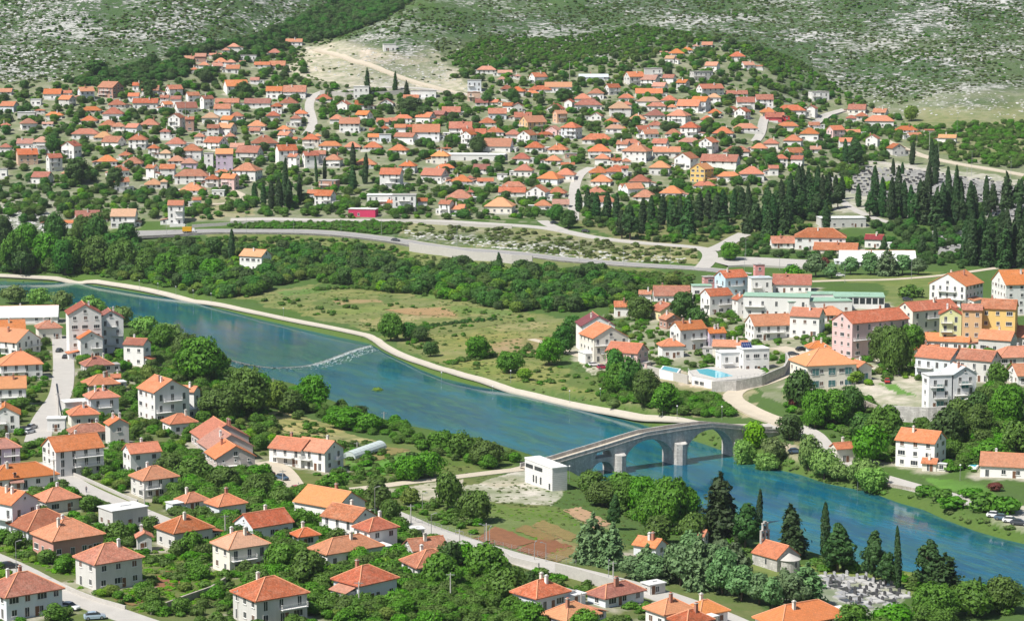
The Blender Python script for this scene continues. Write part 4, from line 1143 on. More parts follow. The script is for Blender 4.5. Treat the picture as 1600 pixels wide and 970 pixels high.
def house(px0, px1, py0, py1, shape, rc, wc, st, rot, label=None, near=False, name=None, hmax=None, ratio_=None):
    """A house from the outline it has in the picture: plan and heights in metres follow from the distance."""
    kind_ = {'h': 'h', 'g': 'x', 'G': 'y', 'f': 'f'}[shape]
    if shape == 'G' and not near: rot = -rot
    a = R(rot)
    pcx = (px0 + px1) / 2
    gx, gy, gz = ground(pcx, py1)
    s = scale_at(gy, gz)
    Wp = (px1 - px0) / s; Hp = (py1 - py0) / s
    sinp = (py1 - HY) / F
    e = .5 if kind_ != 'f' else .25
    ratio = {'h': .82, 'x': .74, 'y': 1.05, 'f': .75}[kind_]
    if (px1 - px0) / max(1, (py1 - py0)) > 2.3: ratio *= .62
    ratio = ratio_ or ratio
    ca, sa = math.cos(a), abs(math.sin(a))
    W = (Wp - 2 * e * (ca + sa)) / (ca + ratio * sa)
    W = max(W, 3.0); D = max(ratio * W, 3.0)
    Deff = (W * sa + D * ca) / 2
    if kind_ == 'f':
        rh = 0; h = Hp - 2 * Deff * sinp
    else:
        span = {'h': min(W, D), 'x': D, 'y': W}[kind_]
        rh = span * ({'h': .30, 'x': .29, 'y': .28} if near else {'h': .34, 'x': .35, 'y': .30})[kind_]
        h = Hp - Deff * sinp - rh
        if h < 2.3:
            rh = max(.12 * span, rh - (2.3 - h) * .7); h = Hp - Deff * sinp - rh
    h = min(max(h, 2.2), hmax or 3.2 * st + 1.6)
    cy = gy + Deff
    cx = gx * cy / gy
    z = gz
    nm = name or THNAME[kind_]
    root = empty(nm, (cx, cy, z), a, label, 'house' if st < 4 else 'apartment block')
    wm, rm = WALL[wc], ROOF[rc]
    rd = random.Random(int(px0 * 7 + py0 * 13))
    V, Fq = wall_shell(W, D, h, kind_ if kind_ in 'xy' else None, rh)
    wo = link('wall', mesh('wall', V, Fq, wm), root)
    if kind_ == 'f':
        mb = MB()
        mb.box(-W / 2 - e, W / 2 + e, -D / 2 - e, D / 2 + e, h + .004, h + .22)
        if rd.random() < .6: mb.box(-W * .1, W * .22, -D * .05, D * .28, h + .22, h + .5)
        mb.link('roof', rm, root)
        ro = None
    else:
        ro = add_roof(root, kind_, W, D, h, rh, rm, .55 if not near else .5, ridge=near)
    # windows on the faces one can see
    fl = max(1, min(st, int(h / 2.35)))
    fh = h / fl
    faces = sorted(((facing(a, k, cx, cy), k) for k in range(4)), reverse=True)
    nb = 0
    for fc, k in faces[:2]:
        if fc < .25: continue
        L = W if k in (0, 2) else D
        n = max(1, min(int(L / 3.1), 5 if near else 4))
        open_floor = rd.random()
        for f_ in range(fl):
            bal = (fl > 1 and f_ >= 1 or st == 1 and near and False) and nb < (2 if not near else 3) and L > 6 and fc > .5 and open_floor < .7
            if bal:
                bw = max(b for b in BALC if b <= max(3, L * .62))
                x_, y_ = face_place(W, D, k, rd.choice((-1, 1, 0)) * max(0, L / 2 - bw / 2 - .4))
                bo = link('balcony', BALC[bw][0], root, loc=(x_, y_, f_ * fh + .05), rot=(0, math.pi / 2, math.pi, -math.pi / 2)[k])
                link('railing', BALC[bw][1], bo)
                nb += 1
            for i in range(n):
                u = -L / 2 + L * (i + .5) / n + rd.uniform(-.2, .2)
                if not near and rd.random() < .18: continue
                code = 't' if bal or (f_ == 0 and rd.random() < .2) else rd.choice('nnnwb' if near else 'nnnw')
                ww, wh = WSZ[code]
                if fh < wh + .3: code = 's'; ww, wh = WSZ[code]
                zz = f_ * fh + (.12 if code == 't' else min(.95, (fh - wh) * .6))
                x_, y_ = face_place(W, D, k, max(-L / 2 + ww / 2 + .15, min(L / 2 - ww / 2 - .15, u)))
                put_window(root, code, x_, y_, zz, k)
        if kind_ in 'xy' and ((kind_ == 'x') == (k in (1, 3))) and rh > 1.7:
            x_, y_ = face_place(W, D, k, 0)
            put_window(root, 's' if rh < 2.4 else 'n', x_, y_, h + .1 + (.25 if rh < 2.4 else 0), k)
    if near:
        k = faces[0][1]
        L = W if k in (0, 2) else D
        x_, y_ = face_place(W, D, k, rd.uniform(-.3, .3) * L, .02)
        link('door', DOOR, root, loc=(x_, y_, 0.02), rot=(0, math.pi / 2, math.pi, -math.pi / 2)[k])
    if ro is not None and (near or rd.random() < .55):
        for j in range(1 if not near else rd.choice((1, 1, 2))):
            if kind_ == 'y': cxx, cyy = rd.choice((-1, 1)) * W * .16, rd.uniform(-.3, .3) * D
            else: cxx, cyy = rd.uniform(-.25, .25) * W, rd.choice((-1, 1)) * D * .14
            fall = (abs(cxx) / (W / 2) if kind_ == 'y' else abs(cyy) / (min(W, D) / 2 if kind_ == 'h' else D / 2)) * rh
            link('chimney', rd.choice(CHIM), ro, loc=(cxx, cyy, h + rh - fall))
    if kind_ != 'f' and rd.random() < (.45 if not near else .3):
        # a low annex on one side
        sd2 = rd.choice((1, 3)); aw = rd.uniform(2.4, 4.2); ad = D * rd.uniform(.4, .75); ah = min(h - .3, rd.uniform(2.3, 3.0))
        ay = rd.uniform(-.5, .1) * (D - ad); ax = (W / 2 + aw / 2 + .003) * (1 if sd2 == 1 else -1)
        mb = MB(); mb.box(ax - aw / 2, ax + aw / 2, ay - ad / 2, ay + ad / 2, -2, ah)
        an = mb.link('annex', wm if rd.random() < .6 else WALL[rd.choice('wcg')], root)
        q = rd.random()
        if q < .45:
            mb = MB(); mb.box(ax - aw / 2 - .2, ax + aw / 2 + .2, ay - ad / 2 - .2, ay + ad / 2 + .2, ah + .004, ah + .16); mb.link('annex_roof', ROOF[rd.choice('wgw')], an)
        else:
            e_ = .35; zi = ah + .85; zo = ah - .05
            xi = ax - aw / 2 if sd2 == 1 else ax + aw / 2; xo = ax + aw / 2 + e_ if sd2 == 1 else ax - aw / 2 - e_
            V_, F_, U_ = sheet([[(xi, ay - ad / 2 - e_, zi), (xo, ay - ad / 2 - e_, zo), (xo, ay + ad / 2 + e_, zo), (xi, ay + ad / 2 + e_, zi)]], .14)
            link('annex_roof', mesh('annex_roof', V_, F_, ROOF[rd.choice((rc, rc, 'r', 'p'))], None, U_), an)
        if facing(a, 0, cx, cy) > .3: put_window(root, 'n', ax, ay - ad / 2 - .004, .8, 0)
    if not near and rd.random() < .55:
        # a walled terrace in front
        tw = W * rd.uniform(.7, 1.15); td = rd.uniform(2.0, 4.0); th_ = rd.uniform(.25, .9); tx = rd.uniform(-.2, .2) * W
        mb = MB(); y1 = -D / 2 - .004
        mb.box(tx - tw / 2, tx + tw / 2, y1 - td, y1, -3.2, .02); mb.box(tx - tw / 2, tx + tw / 2, y1 - td - .25, y1 - td - .004, -3.2, th_)
        mb.link('terrace', WALL[rd.choice('wcgw')], root)
    HOUSES.append(dict(root=root, body=root, px0=px0, px1=px1, py0=py0, py1=py1, shape=kind_, rc=rc, wc=wc, st=fl, W=W, D=D, h=h, rot=a, cx=cx, cy=cy, z=z, near=near, label=label))
    return root, W, D, h, rh
def far_town():
    for ox, oy, k, rows in FAR:
        for line in rows.strip().splitlines():
            t = line.split()
            x0, x1, y0, y1 = (float(v) for v in t[:4])
            if t[6] == 'c' and (x0 * 3 + y0) % 10 < 6: t[6] = 'w'
            house(ox + x0 / k, ox + x1 / k, oy + y0 / k, oy + y1 / k, t[4], t[5], t[6], int(t[7]), float(t[8]), LAND.get((ox, oy, int(x0), int(y0))))
# roof left, right, top of roof, foot of wall (in tile units), roof shape, roof colour, wall colour, storeys, turn
FAR = [(0, 60, 6.4, '''
0 130 500 570 g p w 1 0
440 625 505 612 g o c 2 0
628 728 520 600 g r w 1 0
580 770 568 690 g o g 2 -30
765 960 485 625 g o b 2 25
970 1250 430 605 g p k 3 -35
1325 1440 440 525 g r w 2 0
1420 1600 470 575 g r w 2 0
1280 1400 545 625 g o w 1 0
1070 1275 610 705 h d w 2 10
1020 1250 690 815 h d c 2 5
812 1020 680 755 h o c 1 0
0 190 630 740 g o b 2 -15
310 420 610 672 f w w 1 0
460 635 735 805 h o c 1 0
350 460 710 752 h r w 1 0
185 390 800 915 h r w 2 20
180 360 738 802 f w g 1 0
810 980 775 852 h o c 1 0
1000 1180 815 905 h r c 2 0
1122 1260 840 925 h r w 2 0
1250 1430 850 955 g o b 2 -25
1400 1600 805 895 h o w 2 0
1330 1590 600 705 g r w 3 0
420 540 835 885 g p c 1 0
0 120 840 940 h r w 2 20
'''), (0, 200, 6.4, '''
722 1000 5 115 h o c 2 0
942 1140 35 128 h y g 1 0
1010 1270 80 195 g r w 2 -25
172 345 105 215 g p w 2 0
335 515 85 252 h p w 3 0
0 120 155 262 h r c 2 0
145 400 205 382 g o t 3 20
615 820 130 312 G r w 3 20
450 640 255 442 g r c 3 30
1290 1480 60 205 h r w 2 0
1480 1600 165 285 h r w 2 0
958 1190 270 388 h o c 2 10
1190 1330 235 305 h r c 1 0
1230 1440 290 392 h r g 2 0
315 540 435 565 g r w 2 -15
612 820 415 505 h y b 1 -10
1090 1310 370 492 h r c 2 20
1120 1310 490 640 g r c 2 15
1450 1600 365 505 g r w 2 -30
0 80 400 495 f g c 1 0
1432 1640 508 615 h y c 2 10
728 1025 820 975 g d w 2 15
1115 1375 805 1000 g y c 2 0
480 622 910 985 g p w 1 0
620 745 920 985 g o w 1 0
'''), (250, 60, 6.4, '''
1255 1430 5 78 g p c 1 0
1080 1215 105 182 h r c 2 0
620 702 95 158 h p c 1 0
680 800 50 132 h p c 1 0
242 350 175 232 g p c 1 0
350 470 150 245 g p k 1 0
490 620 150 195 g p w 1 0
540 680 195 272 h o c 1 0
660 762 210 292 h p w 1 0
390 500 235 305 h o w 1 0
505 640 245 315 g p c 1 20
660 805 265 352 g o w 2 0
795 970 170 218 f g w 1 0
940 1110 235 302 g r w 2 0
1090 1262 225 302 g r w 1 0
308 382 290 342 h o c 1 0
788 860 225 262 g p c 1 0
620 900 415 572 g o w 3 20
900 1000 390 455 g p c 1 0
1060 1232 480 602 g o c 2 0
1232 1470 470 602 g r w 2 0
45 240 465 585 g r w 2 30
245 410 535 645 g r w 2 25
390 550 570 715 g d w 3 35
0 100 565 665 g r w 2 0
105 220 575 675 g r w 1 0
0 140 630 735 g o w 2 35
130 390 635 755 g d w 2 20
552 800 600 672 g r c 2 0
540 715 655 772 g r b 2 0
842 1115 600 692 g d g 2 0
1110 1230 645 755 h r w 2 0
1192 1385 590 695 h d c 2 0
1060 1205 730 835 h r g 2 0
702 840 735 825 h r c 1 0
420 600 740 855 h y w 2 0
602 770 775 882 g o w 2 -25
80 255 750 922 G d w 3 15
252 350 780 932 g d k 2 0
470 602 860 980 g d w 2 0
560 780 845 975 g y w 3 -25
880 1065 820 925 h o w 2 0
892 1010 890 962 g r c 1 0
1340 1480 710 795 h o c 1 0
1300 1420 765 885 h r c 2 0
1170 1310 870 942 h o c 1 0
1170 1342 928 1040 g o w 2 -30
0 110 900 1005 h r c 2 0
'''), (250, 200, 6.4, '''
62 270 95 205 h r c 1 0
342 460 50 165 h r c 2 0
430 690 85 225 g r w 3 -30
215 430 160 315 h r c 2 0
650 760 50 115 h r w 1 0
700 850 150 235 g p c 2 0
895 1200 70 212 h d g 2 10
1230 1380 90 142 g r c 1 0
1422 1600 60 195 h o c 2 0
550 745 205 442 g O l 3 5
755 1040 175 342 g r g 3 -15
1140 1390 165 382 g r w 3 20
1272 1410 255 402 g r w 2 -25
1410 1600 230 402 g r w 3 20
722 1030 345 532 h r c 2 -15
82 260 275 372 h p c 2 0
212 380 300 412 h p l 2 0
150 500 410 562 h r w 2 0
0 160 360 505 g r w 2 0
0 120 215 305 h y c 1 0
452 600 465 595 h r w 2 0
602 800 455 625 g o p 3 -20
442 540 250 405 f g w 3 0
552 700 415 475 h r c 1 0
200 455 545 662 h o w 1 0
80 250 720 965 g o w 3 0
325 420 690 795 g r w 2 0
0 80 510 615 h y g 1 0
1465 1610 615 725 g r w 2 -10
520 650 620 685 f w w 1 0
'''), (490, 90, 6.4, '''
400 560 278 412 f w w 2 0
968 1230 295 405 f g w 1 0
20 185 365 445 h r c 1 0
225 380 430 535 G r w 2 15
410 565 428 525 g r w 2 0
655 805 410 490 G p c 1 0
893 1058 372 440 g r w 1 0
410 600 530 645 g o w 2 -30
160 310 570 665 h o c 1 0
255 470 600 745 g o w 2 0
625 760 605 680 g o w 1 0
745 870 600 665 g r c 1 0
800 990 570 650 h o c 1 0
1010 1235 545 665 g o w 2 -30
1180 1350 530 610 g d k 1 -25
1280 1475 490 585 g r c 1 0
552 660 705 760 g r c 1 0
665 760 680 745 h r c 1 0
805 930 665 760 g o c 2 0
925 985 670 740 g r c 1 0
540 660 760 845 g o w 2 0
655 780 765 845 f g b 1 0
795 1050 750 860 g r c 2 -25
985 1270 665 830 g o i 3 0
1350 1590 640 795 g r c 2 0
1455 1610 700 830 g r c 2 20
1465 1640 730 905 G o w 3 30
50 285 835 930 h o w 2 0
300 475 840 925 h o c 1 0
500 690 840 930 h o g 1 0
0 80 760 850 h O c 1 0
'''), (490, 220, 6.4, '''
745 965 35 140 h o w 2 -10
0 130 95 250 g o b 2 0
100 300 135 265 h o c 2 -10
405 635 168 270 h o c 1 0
655 905 270 470 g o w 3 -10
850 1045 198 330 h o w 2 -10
1168 1380 95 235 h O c 2 -10
1280 1380 68 110 h r c 1 0
1062 1365 272 415 g o g 2 -25
1220 1410 232 305 h o c 2 0
1370 1590 340 440 h o c 2 0
50 265 388 490 f g k 2 -15
0 235 490 650 g r w 2 -20
535 800 530 665 f w c 2 0
725 860 585 680 g o w 1 -20
790 1030 530 715 f g w 3 0
1035 1145 570 690 g r w 2 0
345 650 672 768 f w m 1 -10
1330 1600 487 615 h r c 2 0
1240 1420 588 745 g r w 2 -30
1340 1535 632 745 g o c 1 -10
'''), (730, 90, 6.4, '''
95 292 85 165 h p c 2 0
300 455 125 190 g p c 1 0
300 395 190 245 h p w 1 0
470 540 165 215 h p c 1 0
610 810 150 260 g o c 2 30
0 145 222 345 f g b 2 0
330 460 275 345 h d c 1 0
410 592 290 390 h o g 1 -10
615 845 280 350 h r c 1 0
770 1050 245 345 g O w 2 0
580 720 330 385 h o c 1 0
0 135 345 440 f t t 2 0
75 215 412 490 g d w 1 0
210 330 418 485 g o c 1 -15
345 480 450 540 g r w 2 -20
450 560 450 545 G r g 2 0
205 400 505 620 g r b 2 0
465 650 545 630 g r w 1 0
510 805 580 735 g o O 3 30
115 290 600 690 h r c 1 0
785 985 460 545 G r w 2 25
845 1010 525 655 g o t 2 30
1070 1350 420 530 h r c 1 0
1070 1245 360 455 h o c 1 0
1210 1370 310 415 h r c 2 0
960 1085 415 500 G r w 1 20
1365 1540 262 380 g r w 2 25
1110 1415 172 225 g s s 1 0
1510 1640 365 450 h o c 1 0
1415 1640 440 590 h y w 2 0
1220 1365 545 630 G p c 1 10
1375 1520 600 690 h r c 1 0
1375 1590 670 760 h y w 1 -10
0 195 710 800 g r w 2 0
185 370 690 790 h r w 2 0
380 540 720 830 h o c 1 0
490 710 725 870 G r w 3 30
700 860 740 800 h r k 1 0
770 950 680 780 G p p 2 20
925 1160 645 825 h o b 3 -30
1140 1460 760 870 h r c 1 -5
150 475 805 950 g p w 2 -10
570 790 840 950 h r w 2 -10
800 1025 860 960 h r w 1 -10
1205 1440 865 1010 h o c 2 0
1480 1640 828 950 g r w 2 -20
'''), (730, 220, 6.4, '''
-260 400 122 205 f w w 2 -5
440 655 120 225 h d w 2 -10
770 960 145 240 h o w 1 -10
975 1100 125 180 f g k 1 0
1265 1440 130 245 h o w 2 -10
1440 1540 170 230 g r w 1 0
1540 1640 175 240 h r c 1 0
50 245 232 325 g d w 1 -10
460 680 235 360 h o c 2 -10
930 1080 215 272 g r w 1 0
870 1100 275 400 h o c 2 -10
690 985 305 435 h O b 2 -25
295 405 330 385 f g c 1 0
95 270 370 440 g o c 1 0
345 580 405 490 h r c 1 0
305 600 460 562 g r w 1 -5
575 840 440 600 G o w 2 15
790 1010 460 565 h r g 1 -10
1215 1420 255 365 h r w 2 0
1380 1600 240 370 h r w 2 0
1225 1465 340 455 h o c 1 -10
1190 1400 460 560 h o w 1 0
1500 1640 425 530 g r w 2 30
1205 1500 550 660 h r w 1 0
165 495 562 730 h O c 1 -10
670 850 590 705 h o c 1 0
845 1025 582 670 g p c 1 0
0 65 485 560 h r c 1 0
0 60 345 430 h r w 1 0
'''), (970, 60, 6.4, '''
800 930 35 100 g p c 1 -10
715 785 60 105 h p c 1 0
605 720 85 150 h o c 1 0
480 635 105 190 h o c 2 0
430 570 172 255 g y c 2 -30
385 470 140 165 g p c 1 0
1085 1245 135 225 h r c 2 0
1190 1345 232 310 g p w 1 20
1345 1420 272 305 g o c 1 0
830 1000 235 325 g p c 1 -25
685 925 330 425 f g g 2 20
230 415 300 400 f g g 3 0
20 250 333 480 g o g 2 25
180 400 365 490 g p w 2 -25
405 565 360 445 g r c 1 -25
300 480 440 530 g p w 2 -25
545 700 410 520 g o g 2 -35
745 1040 455 580 g o w 2 25
865 1000 550 640 h y c 1 0
1045 1270 520 585 g r c 1 0
1150 1340 585 705 g r w 2 0
1340 1525 560 690 g r w 2 0
140 420 500 595 g o w 1 0
0 135 555 640 h o c 1 0
155 400 585 675 h y w 1 -5
390 580 570 670 h r w 1 -10
255 465 640 730 h r c 1 -10
0 120 630 765 h o w 2 -10
545 830 610 750 g o w 2 -20
690 910 580 740 g o b 2 -30
465 560 660 720 h o c 1 0
245 445 710 820 h d c 2 0
450 715 710 885 h o c 3 -25
860 1020 705 785 h o c 1 -10
785 940 772 850 h o w 1 -10
1020 1200 680 760 G r w 1 20
1120 1310 690 810 G r w 2 30
1390 1550 690 790 h o y 2 0
1440 1610 740 830 g r R 1 0
70 265 755 855 h y w 1 -10
130 300 870 960 g d w 2 20
270 430 825 900 h r w 1 0
580 810 835 990 h r w 3 -20
1125 1370 850 940 h O c 1 0
0 55 880 940 h o c 1 0
'''), (970, 190, 6.4, '''
185 385 75 170 g r w 1 20
430 620 72 165 h r c 1 -10
905 1145 52 165 h o w 1 -10
575 805 162 235 h p g 1 0
765 990 155 330 G r w 3 30
1010 1305 245 350 h r w 2 -10
300 495 170 260 g r w 2 -20
0 200 175 260 h r w 1 0
0 325 215 405 h o w 4 -20
310 600 250 360 g o c 2 0
1290 1480 215 305 h o c 1 -10
1410 1595 168 290 h o c 2 -10
520 790 305 480 G r w 2 30
780 1210 325 485 g r w 2 -20
680 940 415 620 G O Y 3 35
270 515 392 535 h O w 2 -10
70 315 530 660 h d w 2 -10
0 240 612 740 g o w 1 25
375 650 640 770 h o w 1 -15
110 375 680 800 h r w 1 -10
715 955 595 690 h o w 1 -10
955 1205 500 600 h o w 1 -10
1185 1430 445 600 h o w 1 0
1470 1580 435 540 g r w 2 0
1480 1610 330 440 h r w 1 0
0 80 440 570 g r w 2 0
'''), (1210, 110, 6.4, '''
340 545 210 310 f g c 2 10
20 310 345 450 h r w 2 0
220 330 330 370 h r c 1 0
310 445 350 470 G r w 2 25
0 100 420 500 g r R 1 0
30 240 515 605 h o w 1 0
335 455 515 580 g r w 1 0
720 935 338 440 g r c 2 -15
715 820 440 545 h r w 1 0
810 935 420 500 h r c 1 0
970 1150 380 460 g r w 1 -25
890 1210 445 575 h o c 1 -10
510 710 550 690 g o p 2 30
700 860 590 655 g o c 1 0
240 460 570 705 h o c 1 -10
75 300 630 775 h o w 1 -15
640 780 665 785 g o c 1 0
895 1070 640 765 G p w 2 20
1120 1310 730 850 G r g 1 -15
85 310 770 885 g r w 2 25
350 470 755 830 g p w 1 0
0 135 840 960 h r w 2 0
150 310 850 960 g d w 1 -20
1205 1430 555 630 h o c 1 0
1310 1480 620 690 g o c 1 20
1490 1600 590 630 g r w 1 0
'''), (1350, 130, 6.4, '''
730 940 512 600 g y w 1 -20
''')]
# written landmarks of the town on the slope
LAND = {
 (970, 190, 680, 415): 'strong yellow gabled house with orange roof above the dark trees',
 (970, 190, 0, 215): 'white four storey block with long white balcony bands under red roof',
 (250, 200, 550, 205): 'lilac walled house with the brightest orange roof above the cypress clump',
 (0, 60, 970, 430): 'unfinished bare brick house with open floors at the foot of the mountain',
 (730, 90, 510, 580): 'apricot gabled house with big orange roof in mid town',
 (730, 90, 845, 525): 'small salmon house with gable turned to the river in upper town',
 (490, 90, 400, 278): 'white box house with two big dark windows below the scree',
 (490, 90, 985, 665): 'long house with violet blue balcony glazing under orange roof',
 (490, 220, 345, 672): 'low crimson shop with white flat roof by the upper road',
 (490, 220, 655, 270): 'three storey white house with grey balconies standing above the road',
 (970, 60, 685, 330): 'grey concrete shell with open bays on the upper slope',
 (970, 60, 230, 300): 'bare concrete frame building with rows of open bays',
 (970, 60, 1440, 740): 'small bright red walled house with red roof on the upper street',
 (1210, 110, 510, 550): 'pink gabled house with red roof near the cemetery road',
 (1210, 110, 340, 210): 'flat roofed grey house with dark loggias under the rocks',
 (250, 60, 1232, 470): 'long white row house with dark balconies beside the steep street',
 (250, 60, 620, 415): 'big white gabled house with orange roof alone among green trees',
 (250, 60, 1255, 5): 'lone pink roofed house highest up beside the bare spur',
 (250, 200, 600, 455): 'pink three storey house with orange roof above the gravel lane',
 (250, 200, 80, 720): 'tall narrow white house with orange roof and yellow awning by the road',
 (0, 200, 335, 85): 'tall white three storey house with pale red hipped roof, upper west edge of town',
 (0, 200, 728, 820): 'white house with dark red roof and long balcony above the wooded bank',
 (0, 200, 1115, 805): 'cream house with pale tan roof and small gable above the wooded bank',
 (730, 220, -260, 122): 'long low white flat roofed hall with teal awning in mid town',
 (730, 90, 1110, 172): 'long silver roofed shed at the foot of the green slope',
 (730, 90, 770, 245): 'long white house with bright orange roof high in mid town',
 (730, 220, 575, 440): 'white gable fronted house with two windows above the road',
 (970, 60, 800, 35): 'topmost pink roofed house on the eastern slope',
 (1350, 130, 730, 512): 'lone white shed with tan roof beyond the cemetery road',
 (730, 220, 165, 562): 'cream house with big bright orange hipped roof beside the hedge and road',
 (490, 220, 535, 530): 'cream flat roofed block of small windows above the crimson shop',
 (970, 60, 450, 715): 'three storey cream house with dark loggia column in upper town',
}
far_town()

